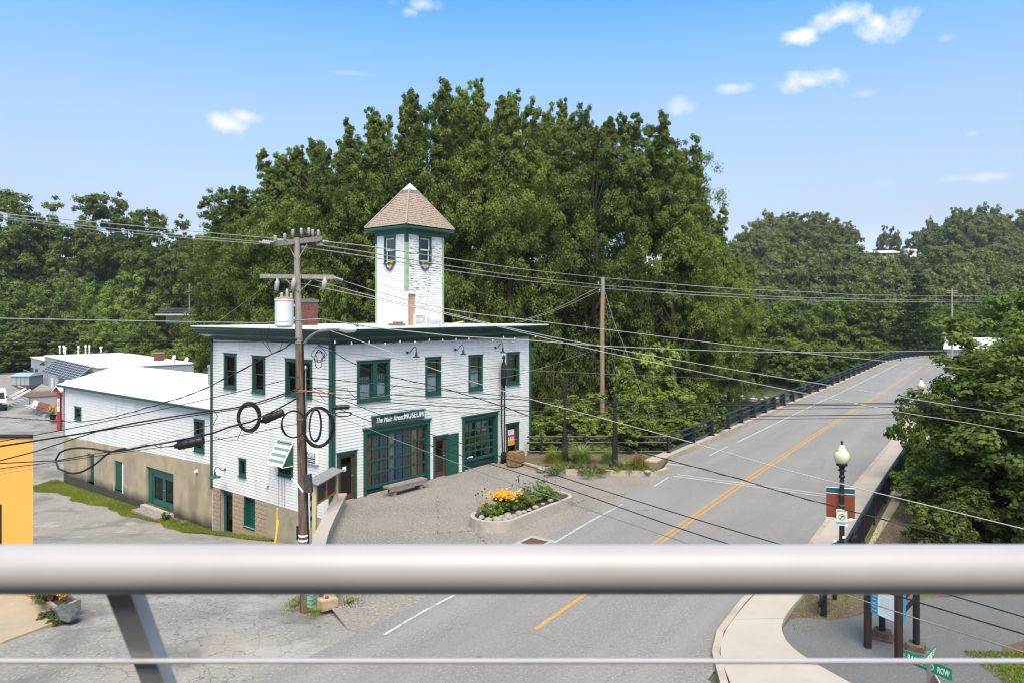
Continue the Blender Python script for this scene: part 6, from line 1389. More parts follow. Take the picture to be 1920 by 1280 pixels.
mb = MB(); mb.tube([onpole(1010) + Vector((-.16, -.02, 0)), onpole(985) + Vector((-.155, -.02, 0))], .03, 6); mb.tube([onpole(1130) + Vector((.15, -.02, 0)), onpole(930) + Vector((.14, -.02, 0)), onpole(850) + Vector((.13, -.02, 0)), onpole(640) + Vector((.12, -.05, 0))], .022, 6); mb.build('riser', M['rubber'], up, smooth=True)
# second pole
b2 = Vector(tuple(P(1129.5, 750, 47))); b2.z = -5; t2 = P(1130, 521, 47); p2 = thing('utility_pole', tuple(b2), 'slender reddish utility pole among the trees beside the bridge', 'utility pole')
mb = MB(); mb.tube([b2, P(1129, 610, 47), P(1130, 548, 47)], [.17, .15, .14], 12); mb.build('shaft', M['polered'], p2, smooth=True); mb = MB(); mb.tube([P(1130, 548, 47), t2], [.139, .13], 12); mb.build('upper_shaft', M['polegrey'], p2, smooth=True)
for (x, y) in ((1122, 534), (1124, 548)): q = P(x, y, 46.8); mb = MB(); mb.lathe(q, [(.02, 0), (.07, .05), (.03, .1), (.07, .14), (.02, .2)], 8); mb.build('insulator', M['porcelain'], p2, smooth='all')
mb = MB(); mb.bar(P(1121, 531, 46.9), P(1135, 529, 47.1), .1, .12); mb.build('bracket', M['black'], p2)
# far crossarm
q = P(1785, 548, 118); p3_ = thing('utility_pole', (q.x, q.y, -1), 'distant utility pole head above the trees at the right', 'utility pole'); mb = MB(); mb.tube([Vector((q.x, q.y, -1)), q + Vector((0, 0, .6))], [.2, .14], 8); mb.build('shaft', M['polegrey'], p3_); mb = MB(); mb.bar(q + Vector((-.9, 0, .2)), q + Vector((.9, 0, .2)), .12, .14); mb.bar(q + Vector((-.9, 0, -.1)), q + Vector((.9, 0, -.1)), .1, .1); mb.build('crossarm', M['polegrey'], p3_)

# ------------------------------------------------------------------ wires
def wire(pts, Ya, Yb, r, m, label, group=None, name='overhead_wire', twist=False):
    x0, x1 = pts[0][0], pts[-1][0]; V = []
    for (x, y) in pts: u = (x - x0) / (x1 - x0); V.append(P(x, y, 1 / ((1 - u) / Ya + u / Yb)))
    r = r * .82
    V = smooth_path([tuple(v) for v in V], max(.35, (V[0] - V[-1]).length / 60)); mb = MB(); mb.tube(V, r, 6)
    if twist:
        off = []; n = len(V)
        fineV = [V[i].lerp(V[i + 1], k / 3) for i in range(n - 1) for k in range(3)]
        mb.tube([v + Vector((0, math.cos(i * 1.1), math.sin(i * 1.1))) * r * 1.7 for i, v in enumerate(fineV)], r * .7, 5)
    return tag(mb.build(name, m, smooth='all', recalc=False), label, 'wire', group)
AW = M['alwire']; GW = M['greywire']; RB = M['rubber']
PG = 'primary wires running left from the pole top'
wire([(-260, 372), (0, 401), (160, 415), (330, 431), (490, 445), (528, 448)], 11.5, 19.0, .011, AW, 'topmost pale wire from the upper left edge to the pole top')
wire([(-260, 378), (0, 406.5), (160, 424), (330, 440), (480, 453), (500, 455)], 11.5, 18.8, .011, AW, 'middle of the three pale wires running left from the pole top')
wire([(-260, 382), (0, 410), (160, 429), (330, 445), (470, 456), (488, 457.5)], 11.5, 18.7, .011, AW, 'lowest of the three pale wires running left from the pole top')
W3 = [('top', [(608, 453), (705, 464), (850, 486), (1000, 507), (1130, 521)], [(1130, 521), (1300, 536), (1500, 547), (1800, 555), (2100, 556)]),
      ('middle', [(596, 459), (705, 476), (850, 500), (1000, 521), (1130, 535)], [(1130, 535), (1300, 548), (1450, 556), (1600, 560), (1820, 563), (2100, 563)]),
      ('bottom', [(566, 463), (705, 484), (850, 508), (1000, 528), (1130, 541)], [(1130, 541), (1300, 553), (1450, 561), (1600, 564.5), (1820, 566), (2100, 565)])]
for nm, p1, p2_ in W3:
    wire(p1, 20.2, 47, .02, AW, nm + ' pale wire spanning from the near pole to the slender reddish pole')
    wire(p2_, 47, 420, .032, AW, nm + ' pale wire spanning right from the slender reddish pole')
wire([(645, 527), (700, 545), (835, 579), (992, 600), (1130, 617), (1400, 650), (1654, 676), (1800, 690), (1990, 707)], 20, 27, .013, AW, 'pale wire from the lower crossarm passing over the museum to the far right')
wire([(590, 525), (700, 556), (835, 586), (960, 616), (1125, 649), (1400, 697), (1555, 722), (1800, 762), (1990, 790)], 20, 22, .013, AW, 'upper of the twin pale wires dropping right across the bridge')
wire([(530, 524), (700, 560), (835, 589), (960, 618.5), (1130, 659), (1400, 715), (1514, 738), (1700, 774), (1800, 790), (1990, 824)], 19.7, 21.5, .013, AW, 'lower of the twin pale wires dropping right across the bridge')
wire([(-260, 592), (0, 597), (280, 602), (500, 605), (560, 600), (600, 598)], 12, 19.5, .013, AW, 'pale wire running left from the pole just above the museum roof')
wire([(600, 598), (700, 614), (850, 630), (992, 638), (1125, 648), (1400, 659), (1600, 660), (1790, 657), (2100, 655)], 19.6, 95, .022, AW, 'pale wire from the pole past the museum cornice to the far bridge end')
wire([(590, 612), (625, 622), (720, 655), (824, 695), (985, 745), (1130, 784), (1300, 830), (1480, 882), (1574, 906), (1720, 942), (1920, 991), (2050, 1025)], 19.5, 10.5, .010, AW, 'pale wire crossing in front of the museum and the park lamp')
wire([(580, 640), (620, 655), (660, 680), (735, 706), (820, 725), (930, 757), (1075, 810), (1160, 835), (1247, 860), (1385, 897), (1480, 926), (1602, 959), (1720, 990), (1860, 1022), (2020, 1060)], 19.5, 11, .010, RB, 'dark twisted service cable sagging across the museum front', twist=True)
wire([(575, 722), (620, 740), (793, 808), (860, 829), (1060, 896), (1260, 959), (1470, 1022), (1716, 1095), (1773, 1112), (1920, 1156), (2020, 1187)], 19.5, 7.2, .009, RB, 'uppermost of the three dark wires slanting down over the forecourt')
wire([(575, 745), (620, 760), (806, 834), (860, 852), (1018, 900), (1260, 985), (1375, 1022), (1668, 1112), (1920, 1188), (2020, 1218)], 19.5, 6.6, .009, RB, 'middle of the three dark wires slanting down over the forecourt')
wire([(575, 762), (620, 775), (753, 828), (860, 869), (944, 900), (1260, 1008), (1300, 1022), (1579, 1112), (1716, 1158), (1920, 1222), (2020, 1254)], 19.5, 5.9, .007, GW, 'lowest of the three thin wires slanting down over the forecourt')
for i, (pts, r) in enumerate((([(575, 708), (620, 711), (730, 722), (850, 733), (960, 742), (1060, 748), (1400, 757), (1743, 754), (1900, 750)], .014), ([(575, 726), (620, 729), (730, 739), (850, 745), (960, 748), (1060, 752), (1400, 760), (1743, 756.5), (1900, 753)], .016),
        ([(575, 735), (620, 737), (730, 748), (850, 756), (960, 760), (1060, 763), (1400, 767), (1700, 762), (1900, 757)], .010), ([(575, 740), (620, 743), (730, 754), (850, 762), (960, 768), (1060, 772), (1400, 779), (1706, 776), (1900, 772)], .015), ([(640, 762), (730, 766), (850, 772), (960, 778), (1060, 781), (1400, 785), (1700, 782), (1900, 778)], .009))):
    wire(pts, 19.5, 23, r, RB, ['topmost thick black cable', 'second thick black cable', 'third and thin black cable', 'fourth and thick black cable', 'lowest thin black cable'][i] + ' of the level bundle in front of the museum')
wire([(585, 650), (625, 658), (730, 671), (830, 680), (930, 690), (1060, 697), (1400, 712)], 19.6, 40, .010, GW, 'thin dark cable between museum windows and trees, nearly level')
wire([(660, 748), (720, 742), (800, 728), (880, 716), (990, 697), (1120, 654)], 21, 47, .012, GW, 'thin cable rising right across the museum wall to the reddish pole')
wire([(860, 628), (960, 606), (1040, 580), (1090, 555), (1124, 538)], 44, 47, .02, GW, 'upper grey service wire rising from the museum eave to the reddish pole')
wire([(900, 628), (990, 600), (1060, 575), (1100, 556), (1125, 545)], 44, 47, .018, GW, 'lower grey service wire rising from the museum eave to the reddish pole')
wire([(1134, 545), (1152, 605), (1180, 672), (1206, 745), (1246, 865)], 47, 42, .016, GW, 'long guy wire slanting from the reddish pole to the bridge rail', name='guy_wire')
wire([(1134, 560), (1142, 610), (1148, 665), (1165, 735)], 47, 47.5, .013, GW, 'short thin guy wire right beside the reddish pole', name='guy_wire')
wire([(-260, 632), (0, 638), (200, 640), (400, 641), (500, 640), (556, 634)], 12, 19.5, .009, RB, 'thin black wire running left over the grey workshop')
wire([(545, 492), (527, 508), (509, 527), (410, 602), (325, 664)], 19.6, 92, .012, GW, 'thin wire slanting down left from the lower crossarm', name='guy_wire')
wire([(556, 636), (535, 652), (510, 663), (430, 705), (360, 738), (255, 770), (200, 784), (149, 790), (80, 787), (0, 781), (-150, 768)], 19.5, 60, .018, RB, 'black cable sagging far left past the annex window', twist=True)
wire([(560, 706), (470, 728), (360, 754), (260, 776), (130, 803), (0, 827), (-260, 872)], 19.5, 12, .011, RB, 'single black cable above the thick bundle at left')
wire([(560, 728), (490, 752), (440, 764), (360, 775), (255, 792), (183, 807), (90, 822), (0, 836), (-260, 872)], 19.5, 12, .022, RB, 'thick black cable bundle running left from the pole, upper one')
wire([(560, 731), (490, 756), (440, 767), (360, 779), (255, 797), (183, 808), (150, 818), (69, 845), (0, 863), (-260, 928)], 19.45, 12, .015, RB, 'black cable splitting off the upper bundle above the yellow building')
wire([(560, 744), (510, 772), (470, 790), (430, 800), (400, 811), (340, 824), (279, 835), (250, 840)], 19.45, 15.6, .026, RB, 'thick black cable bundle with splice case running left, lower one')
wire([(252, 840), (212, 845), (150, 855), (106, 863), (0, 868), (-260, 890)], 15.6, 12, .013, RB, 'black cable continuing left from the looped bundle end')
wire([(560, 794), (540, 797), (470, 812), (380, 828), (300, 838), (212, 850), (100, 866), (0, 878), (-260, 915)], 19.4, 12, .010, RB, 'lowest thin black cable running left from the coils')
for i, (y0, y1, y2) in enumerate(((738, 790, 852), (742, 800, 858))):
    wire([(560, y0 + 20), (400, y1 + 6), (280, y2 - 22), (130, y2 + 8), (0, y2 + 30), (-200, y2 + 60)], 19.4, 12, .005, GW, ['upper hairline wire crossing the annex siding', 'lower hairline wire crossing the annex siding'][i])
# big loop at left
def ringpts(cx, cy, rx, ry, Y, n=28, rot=0, tilt=0, wob=0, ph=0):
    out = []
    for k in range(n): a = 2 * math.pi * k / n; x = rx * math.cos(a) * (1 + wob * math.sin(3 * a + ph)); y = ry * math.sin(a) * (1 + wob * math.cos(2 * a + ph)); out.append(P(cx + x * math.cos(rot) - y * math.sin(rot), cy + x * math.sin(rot) + y * math.cos(rot), Y + tilt * math.cos(a)))
    return out
lp = [(262, 838), (212, 846), (170, 840), (135, 840), (112, 848), (104, 862), (110, 878), (128, 886), (150, 885), (178, 870), (205, 848), (235, 840)]
V = smooth_path([tuple(P(x, y, 15 - .3 * i / 12)) for i, (x, y) in enumerate(lp)], .12); mb = MB(); mb.tube(V, .02, 7); tag(mb.build('cable_loop', RB, smooth='all', recalc=False), 'large slack loop of black cable hanging before the stucco annex', 'cable loop')
def coil(cx, cy, rx, ry, Y, r, nturn, spread, label, tilt=.1, seed=1):
    r_2 = random.Random(seed); c = thing('cable_coil', tuple(P(cx, cy, Y)), label, 'cable coil')
    for k in range(nturn):
        mb = MB(); s_ = 1 + r_2.uniform(-spread, spread); pts = ringpts(cx + r_2.uniform(-1, 1), cy + r_2.uniform(-1, 1), rx * s_, ry * s_, Y + r_2.uniform(-.05, .05), 30, r_2.uniform(-.05, .05) * (1 + 20 * spread * (nturn == 4 and r < .015)), tilt, .35 if r < .012 else .025, r_2.uniform(0, 6)); mb.tube(pts, r, 6, closed=True); mb.build('turn', RB, c, smooth='all', recalc=False)
coil(466.5, 782, 19.5, 24.5, 18.6, .026, 9, .11, 'thick wound coil of black cable left of the pole', .05, 2)
coil(550, 795, 23, 25.5, 19.2, .02, 2, .03, 'thin ring of black cable just left of the pole', .12, 3)
coil(597, 800, 27.5, 36, 19.0, .024, 4, .05, 'big oval ring of black cable right of the pole', .1, 4)
coil(591, 796, 11, 31, 18.9, .02, 2, .05, 'narrow oval ring of black cable inside the big one', .15, 5)
coil(643, 776, 15, 4, 18.6, .014, 2, .1, 'small flat coil of cable hanging on the wires right of the pole', .3, 6)
coil(598, 668, 9, 12, 19.0, .009, 4, .3, 'tangle of thin service drops below the street light arm', .2, 8)
def splice(x0, y0, x1, y1, Y, r, label):
    a, b = P(x0, y0, Y), P(x1, y1, Y); c = thing('splice_case', tuple(a), label, 'splice case'); d = b - a; mb = MB(); mb.tube([a, a + d * .12, a + d * .13, a + d * .95, b], [r * .5, r * .6, r, r, r * .8], 14); mb.build('case', RB, c, smooth=True)
    for f in (.3, .55, .8): mb = MB(); q = a + d * f; dn = d.normalized(); mb.tube([q - dn * .012, q + dn * .012], r * 1.08, 14); mb.build('band', M['blackmatte'], c, smooth=True)
splice(490, 790, 531, 772, 18.8, .1, 'black cylindrical splice case beside the thick coil')
splice(328, 836, 381, 825, 16.6, .105, 'black cylindrical splice case in front of the annex window')
splice(622, 764, 655, 762, 18.9, .06, 'slim black splice case right of the pole')
for i, pts in enumerate(([(488, 790), (470, 800), (440, 800), (420, 812)], [(330, 836), (300, 838), (285, 833), (262, 834)], [(489, 618), (492, 640), (510, 662)], [(505, 612), (500, 640), (508, 660)], [(530, 640), (525, 655), (512, 663)], [(402, 818), (425, 826), (445, 824), (455, 800)], [(575, 560), (562, 500), (580, 460), (600, 455)], [(400, 766), (408, 780), (400, 795), (380, 800), (362, 790)],
        [(610, 722), (650, 728), (665, 745), (690, 754), (745, 720)], [(596, 735), (610, 752), (618, 745), (616, 735)])):
    wire(pts, 19.2 if pts[0][0] > 400 else 16.4, 19.2 if pts[0][0] > 400 else 16.4, .009, RB, ['short jumper from the splice case under the thick coil', 'short jumper at the left end of the front splice case', 'left jumper hanging below the transformer', 'right jumper hanging below the transformer', 'short jumper beside the pole above the upper window', 'slack drop hanging under the lower bundle left of the thick coil', 'curved jumper between the two crossarms', 'slack drop at the museum corner above the annex window', 'slack black loop before the double window', 'tiny drop loop right of the pole'][i], 'short jumper cables at the pole')
wire([(560, 732), (585, 733), (610, 737), (627, 737)], 19.35, 19.2, .024, M['orangewire'], 'orange guarded cable section right at the pole')

# ------------------------------------------------------------------ lamp posts
def lamp_post(x, y, z, label, H=3.9, banner=False):
    lt = thing('street_lamp', (x, y, z), label, 'street lamp'); o = Vector((x, y, z)); s = H / 3.9
    mb = MB(); mb.lathe(o, [(.2, 0), (.2, .15), (.14, .2), (.12, .5), (.085, .6), (.075, 1.5), (.065, 2.75), (.09, 2.78), (.09, 2.83), (.065, 2.86), (.065, 2.95), (.13, 3.0), (.07, 3.05), (.1, 3.12), (.17, 3.16), (.18, 3.2), (.1, 3.22)], 14); mb.build('post', M['black'], lt, smooth=True)
    mb = MB(); mb.lathe(o + Vector((0, 0, 3.2)), [(.13, 0), (.2, .08), (.235, .2), (.235, .3), (.19, .38), (.15, .41), (.155, .43), (.13, .47), (.1, .5), (.09, .56), (.03, .6)], 20); mb.build('globe', M['lampglobe'], lt, smooth='all')
    mb = MB(); mb.lathe(o + Vector((0, 0, 3.78)), [(.02, 0), (.035, .02), (.02, .05), (.04, .09), (.03, .13), (.005, .16)], 10); mb.build('finial', M['black'], lt, smooth='all')
    return lt
LY = 22.4; lx = (1578.5 - 960) / K * LY
lamp = lamp_post(lx, LY, .1, 'black street lamp with cream globe and rust banner beside the sidewalk rail')
BF = Frame((lx, LY + .09, 0), Vector((math.cos(-.32), math.sin(-.32), 0)), Vector((math.sin(-.32), -math.cos(-.32), 0)))
zb0, zb1, zbt = P(1578, 972, LY).z, P(1578, 916, LY).z, P(1578, 926, LY).z
ban = thing('banner', tuple(BF.pt(0, 0, zb0)), 'rust brown banner with teal top strip hung on the street lamp', 'banner')
mb = MB(); mb.box(BF, -.41, .41, -.03, 0, zb0, zbt - .01); mb.build('cloth', M['banner'], ban); mb = MB(); mb.box(BF, -.41, .41, -.03, 0, zbt + .01, zb1); mb.build('top_strip', M['bannerteal'], ban)
mb = MB(); mb.box(BF, -.41, .41, -.03, .0, zbt - .01, zbt + .01); mb.build('stripe', M['signwhite'], ban)
mb = MB(); mb.tube([BF.pt(-.43, 0.0, zb1 + .01), BF.pt(.43, 0.0, zb1 + .01)], .012, 6); mb.tube([BF.pt(-.43, 0.0, zb0 - .01), BF.pt(.43, 0.0, zb0 - .01)], .012, 6); mb.build('rod', M['signwhite'], ban)
for py in (905, 926, 947): q = P(1578, py, LY); mb = MB(); mb.tube([Vector((lx, LY, q.z)), Vector((lx, LY, q.z + .03))], .08, 12); mb.build('clamp', M['metalgrey'], ban, smooth=True)
SF = Frame((lx - .05, LY - .1, 0), Vector((math.cos(-.2), math.sin(-.2), 0)), Vector((math.sin(-.2), -math.cos(-.2), 0)))
sz0, sz1 = P(1575, 983, LY).z, P(1575, 952, LY).z; bs = thing('bus_stop_sign', tuple(SF.pt(0, 0, sz0)), 'small cream bus sign with round emblem on the street lamp post', 'sign')
mb = MB(); mb.box(SF, -.16, .16, 0, .012, sz0, sz1); mb.build('plate', M['cream'], bs, bevel=.004)
mb = MB(); ccx, ccz = 0, (sz0 + sz1) / 2 + .02; mb.tube([SF.pt(ccx + .09 * math.cos(a), .016, ccz + .09 * math.sin(a)) for a in np.linspace(0, 2 * math.pi, 24, endpoint=False)], .008, 5, closed=True); mb.build('emblem_ring', M['girder'], bs)
mb = MB(); mb.hexa([SF.pt(-.05, .014, ccz - .05), SF.pt(-.02, .014, ccz - .06), SF.pt(.04, .014, ccz + .03), SF.pt(.01, .014, ccz + .05), SF.pt(-.05, .018, ccz - .05), SF.pt(-.02, .018, ccz - .06), SF.pt(.04, .018, ccz + .03), SF.pt(.01, .018, ccz + .05)]); mb.box(SF, -.03, .06, .013, .018, ccz + .01, ccz + .035); mb.build('emblem', M['girder'], bs)
text('BUS STOP', .06, M['girder'], SF, -.13, .014, sz1 - .075, bs, width=.26)
mb = MB(); mb.box(SF, -.16, .15, .012, .016, sz0 + .05, sz0 + .12); mb.build('blue_strip', mat('blue_sign_strip', (.14, .32, .42), .5, .2, 8), bs)
p = rpath[0]
far_l = min(rpath, key=lambda q: abs((q.x / q.y) - (1725.5 - 960) / K))
lamp_post(far_l.x, far_l.y, .1, 'black street lamp further along the bridge, half hidden by maple leaves')
# white stickers / clamps on nearest rail posts
for i, (px, py) in enumerate(((1587, 984), (1582, 1006), (1565, 1014), (1595, 973))):
    q = P(px, py, LY - .6); mb = MB(); mb.box(Frame(tuple(q), (1, 0, 0), (0, -1, 0)), -.045, .045, 0, .02, -.035, .035); tag(mb.build('reflector_tag', M['signwhite']), ['white tag on the rail post right of the banner foot', 'white tag on the middle rail post behind the lamp', 'white tag lowest and left on the rail end', 'white tag highest, just under the banner corner'][i], 'tag', 'white tags on the rail posts')
for i, px in enumerate((1568, 1584, 1600)):
    q = P(px, 1000, LY - .5 + i * .25); mb = MB(); mb.bar(Vector((q.x, q.y, .0)), Vector((q.x, q.y, P(px, 985, q.y).z)), .13, .13); mb.bar(Vector((q.x - .25, q.y - .3, 1.0)), Vector((q.x + .1, q.y, 1.02)), .08, .08); tag(mb.build('rack_post', M['black']), ['short black post left of the lamp at the rail end', 'short black post right behind the lamp', 'short black post right of the lamp at the rail end'][i], 'post')
# tall black garden columns
def column(px, ytop, ybase, label, style):
    p = G(px, ybase, .25); c = thing('lamp_column', tuple(p), label, 'column'); zt = P(px, ytop, p.y).z - .25; o = p
    if style: pr = [(.17, 0), (.15, .3), (.13, zt * .35), (.10, zt * .6), (.09, zt * .78), (.13, zt * .82), (.11, zt * .88), (.02, zt)]
    else: pr = [(.2, 0), (.18, .5), (.14, 1.2), (.06, zt * .5), (.055, zt * .72), (.12, zt * .78), (.13, zt * .95), (.09, zt)]
    mb = MB(); mb.lathe(o, pr, 8); mb.build('shaft', M['blackmatte'], c); mb = MB(); mb.lathe(o + Vector((0, 0, -.02)), [(.32, 0), (.3, .12), (.24, .14)], 8); mb.build('base', M['blackmatte'], c)
column(1153, 735, 874, 'tall black column with pointed top among the ornamental grasses, right one', True)
column(1059, 712, 862, 'tall black column with boxy head among the ornamental grasses, left one', False)

# ------------------------------------------------------------------ right foreground: info kiosk, street signs
kp_ = {'bl': G(1627, 1217), 'br': G(1685, 1246), 'kl': G(1654, 1198), 'kr': G(1718, 1224)}
ki = thing('info_kiosk', tuple(kp_['bl']), 'four-post information kiosk with blue and white panels by the park path', 'kiosk')
bpm = mat('dark_stained_kiosk_post', (.035, .018, .014), .6, .3, 4, stretch=(4, 4, .6))
for k, r_3, m in (('bl', .07, bpm), ('br', .07, bpm)): mb = MB(); q = kp_[k]; mb.bar(q - Vector((0, 0, .2)), q + Vector((0, 0, 2.25)), .13, .13, up=(1, 0, 0)); mb.build('post', m, ki)
for k in ('kl', 'kr'):
    q = kp_[k]; mb = MB(); mb.tube([q, q + Vector((0, 0, 2.25))], .075, 12); mb.build('post', M['black'], ki, smooth=True)
    for j, w_ in enumerate((.26, .18)): mb = MB(); mb.box(Frame(tuple(q), (.8, -.6, 0), (-.6, -.8, 0)), -w_, w_, -w_, w_, -.05 + .15 * j + .002 * j, .1 + .13 * j); mb.build('base', mat('brown_stone_base', (.12, .09, .07), .9, .3, 8), ki)
a = kp_['bl']; b = kp_['br']; d = (b - a); d.z = 0; LK = d.length; d.normalize(); n_ = Vector((d.y, -d.x, 0)); n_ = n_ if n_.y < 0 else -n_; KF = Frame(tuple(a), d, n_)
zp0 = P(1677, 1170, b.y).z; 
mb = MB(); mb.box(KF, .08, LK - .08, -.06, 0, zp0, zp0 + .98); ip = mb.build('panel', M['infoblue'], ki)
mb = MB(); mb.box(KF, .08 + (LK - .16) * .3, LK - .1, 0, .008, zp0 + .02, zp0 + .72); mb.build('sheet', M['signwhite'], ip)
text('Welcome', .12, M['signwhite'], KF, .08 + (LK - .16) * .3, .008, zp0 + .8, ip, width=.3)
mb = MB()
for k in range(9): mb.box(KF, .12, .12 + (LK - .16) * random.uniform(.14, .2), 0, .006, zp0 + .08 + k * .085, zp0 + .1 + k * .085)
for k in range(8): mb.box(KF, .12 + (LK - .16) * .34, LK - .15 - random.random() * .06, .008, .011, zp0 + .12 + k * .05, zp0 + .128 + k * .05)
mb.build('small_print', mat('pale_print', (.35, .5, .6), .6, .1, 8), ip)
a = kp_['br']; b = kp_['kr']; d = (b - a); d.z = 0; LK2 = d.length; d.normalize(); n_ = Vector((d.y, -d.x, 0)); KG = Frame(tuple(a), d, n_ if n_.x > 0 else -n_)
mb = MB(); mb.box(KG, .08, .3, -.03, .03, zp0, zp0 + 1.1); mb.build('panel', M['infoblue'], ki)
for k in range(3): mb = MB(); mb.bar(KG.pt(.3, 0, zp0 + .25 + k * .3), KG.pt(LK2 - .05, 0, zp0 + .38 + k * .3), .04, .1); mb.build('crossbar', M['black'], ki)
for a_, b_ in (('bl', 'kl'), ('kl', 'kr')):
    mb = MB(); mb.bar(kp_[a_] + Vector((0, 0, 2.15)), kp_[b_] + Vector((0, 0, 2.15)), .08, .12); mb.build('top_rail', M['black'], ki)
mb = MB(); cK = sum(kp_.values(), Vector()) / 4; q4 = [cK + (kp_[k] - cK) * 1.35 + Vector((0, 0, 2.25)) for k in ('bl', 'br', 'kr', 'kl')]; mb.extr(q4, (0, 0, .06)); mb.build('roof', bpm, ki)
SY = 9.85; sp = P(1742, 1262, SY); sn = thing('street_name_sign', (sp.x, SY, 0), 'green street name blades RAILROAD ROW and BRIDGE ST on a steel post', 'street sign')
mb = MB(); mb.tube([Vector((sp.x, SY, 0)), Vector((sp.x, SY, P(1742, 1222, SY).z))], .03, 10); mb.build('post', M['metalgrey'], sn, smooth=True)
A_, B_ = P(1698, 1236.5, 10.15), P(1785, 1257, 9.6); d = (B_ - A_); d.z = 0; LB = d.length; d.normalize(); BFm = Frame((A_.x, A_.y, 0), d, Vector((d.y, -d.x, 0))); zc_ = (A_.z + B_.z) / 2
mb = MB(); mb.box(BFm, 0, LB, -.006, .006, zc_ - .078, zc_ + .085); bl = mb.build('blade', M['signgreen'], sn)
text('RAILROAD', .115, M['signwhite'], BFm, .03, .008, zc_ - .04, bl, width=LB * .57, bold=.002, ext=.002); text('ROW', .115, M['signwhite'], BFm, LB * .70, .008, zc_ - .04, bl, width=LB * .25, bold=.002, ext=.002)
A_, B_ = P(1732, 1238, 9.6), P(1753, 1219, 9.97); A_.z = B_.z = P(1742, 1226, SY).z; d = (B_ - A_); d.z = 0; LB = d.length; d.normalize(); BF2 = Frame((A_.x, A_.y, 0), d, Vector((d.y, -d.x, 0))); zc2 = zc_ + .16
mb = MB(); mb.box(BF2, 0, LB, -.006, .006, zc2 - .06, zc2 + .075); bl = mb.build('blade', M['signgreen'], sn)
text('BRIDGE ST', .1, M['signwhite'], BF2, .04, .008, zc2 - .03, bl, width=LB * .88, bold=.001, ext=.002)
ss = thing('stop_sign', (sp.x, SY - .06, 0), 'red octagonal stop sign with white border seen edge-on under the street names', 'sign')
nS = Vector((math.cos(2.75 + math.pi / 2 * 0), math.sin(2.75), 0)); nS = Vector((-.96, .26, 0)).normalized(); aS = Vector((-nS.y, nS.x, 0)); zS = P(1747, 1261, SY).z - .31; oS = Vector((sp.x + .05, SY - .1, zS))
def octa(R0, dd, th): return [oS + nS * dd + aS * R0 * math.cos(math.radians(22.5 + 45 * k)) + Vector((0, 0, R0 * math.sin(math.radians(22.5 + 45 * k)))) for k in range(8)]
mb = MB(); mb.extr(octa(.335, .0, 0), nS * .01); mb.build('border', M['signwhite'], ss); mb = MB(); mb.extr(octa(.305, .01, 0), nS * .004); mb.build('face', M['stopred'], ss)
text('STOP', .22, M['signwhite'], Frame(tuple(oS), aS, nS), -.22, .016, -.08, ss, width=.44, bold=.004, ext=.002)

# ------------------------------------------------------------------ planter island with flowers
ip0, ip1 = Vector((-.65, 27.0, 0)), Vector((1.65, 30.1, 0)); dI = (ip1 - ip0).normalized(); nI = Vector((dI.y, -dI.x, 0)); RI = .95
def capsule(R): 
    out = []
    for k in range(13): a = -math.pi / 2 + math.pi * k / 12; out.append(ip1 + dI * math.cos(a) * R * (.75) - nI * math.sin(a) * R)
    for k in range(13): a = math.pi / 2 + math.pi * k / 12; out.append(ip0 + dI * math.cos(a) * R * (.95) - nI * math.sin(a) * R)
    return out
pi_ = thing('island_planter', tuple((ip0 + ip1) / 2), 'long rounded concrete planter island full of flowers and cobbles in the forecourt', 'planter')
o_, i_ = capsule(RI), capsule(RI - .17); n = len(o_)
for s_ in range(13):
    mb = MB()
    for k in range(s_ * 2, s_ * 2 + 2):
        j = (k + 1) % n; q = [o_[k], o_[j], i_[j], i_[k]]; mb.hexa([v + Vector((0, 0, -.1)) for v in q] + [v + Vector((0, 0, .40 + .004 * (s_ % 2))) for v in q])
    mb.build('kerb_block', M['concrete'], pi_, recalc=False)
mb = MB(); mb.prism([(v.x, v.y) for v in i_], 0, .33); mb.build('soil', M['soil'], pi_)
def stone_mesh(seed, m=M['stone']):
    bm = bmesh.new(); bmesh.ops.create_icosphere(bm, subdivisions=2, radius=1); r = random.Random(seed); ph = [r.uniform(0, 6) for _ in range(4)]
    for v in bm.verts: v.co *= 1 + .12 * math.sin(3 * v.co.x + ph[0]) + .1 * math.sin(4 * v.co.y + ph[1]) + .08 * math.sin(5 * v.co.z + ph[2]); v.co.z *= .62
    me = bpy.data.meshes.new('stone'); bm.to_mesh(me); bm.free(); me.materials.append(m); me.polygons.foreach_set('use_smooth', [True] * len(me.polygons)); return me
sms = [stone_mesh(k) for k in range(4)]
cob = [(906, 978, .2), (916, 968, .17), (928, 985, .22), (940, 970, .16), (953, 968, .22), (973, 968, .16), (963, 975, .1), (985, 962, .12), (899, 966, .16), (912, 983, .1), (935, 990, .12), (920, 990, .14), (948, 982, .1), (1000, 945, .1), (1010, 950, .09), (1038, 940, .14), (1042, 937, .1), (976, 955, .14)]
cobp = [(-.55, .12, .15, 'pale cobble at the blunt near-left tip of the planter'), (-.42, .45, .19, 'large pale cobble on the left bend of the planter'), (-.18, .6, .14, 'cobble right of the large one on the left bend'), (.1, .58, .2, 'largest brown-grey cobble at the planter front'), (.42, .6, .13, 'small cobble right of the largest front one'), (.72, .6, .17, 'pale cobble below the yellow daisies'), (1.08, .6, .12, 'cobble right below the daisy clump, second one'), (-.5, -.25, .14, 'cobble on the forecourt side of the left tip'), (-.25, .22, .13, 'cobble in the middle of the left end'), (.05, .28, .12, 'inner cobble behind the largest one'), (.4, .3, .14, 'inner cobble before the daisies'), (1.45, .58, .1, 'small cobble midway along the road side'), (1.9, .56, .13, 'pale cobble beyond midway on the road side'), (2.5, .5, .09, 'small cobble near the green perennials'), (3.1, .45, .14, 'long pale cobble near the far end'), (3.6, .35, .11, 'last cobble at the far end of the planter')]
PIF = Frame(tuple(ip0), dI, nI)
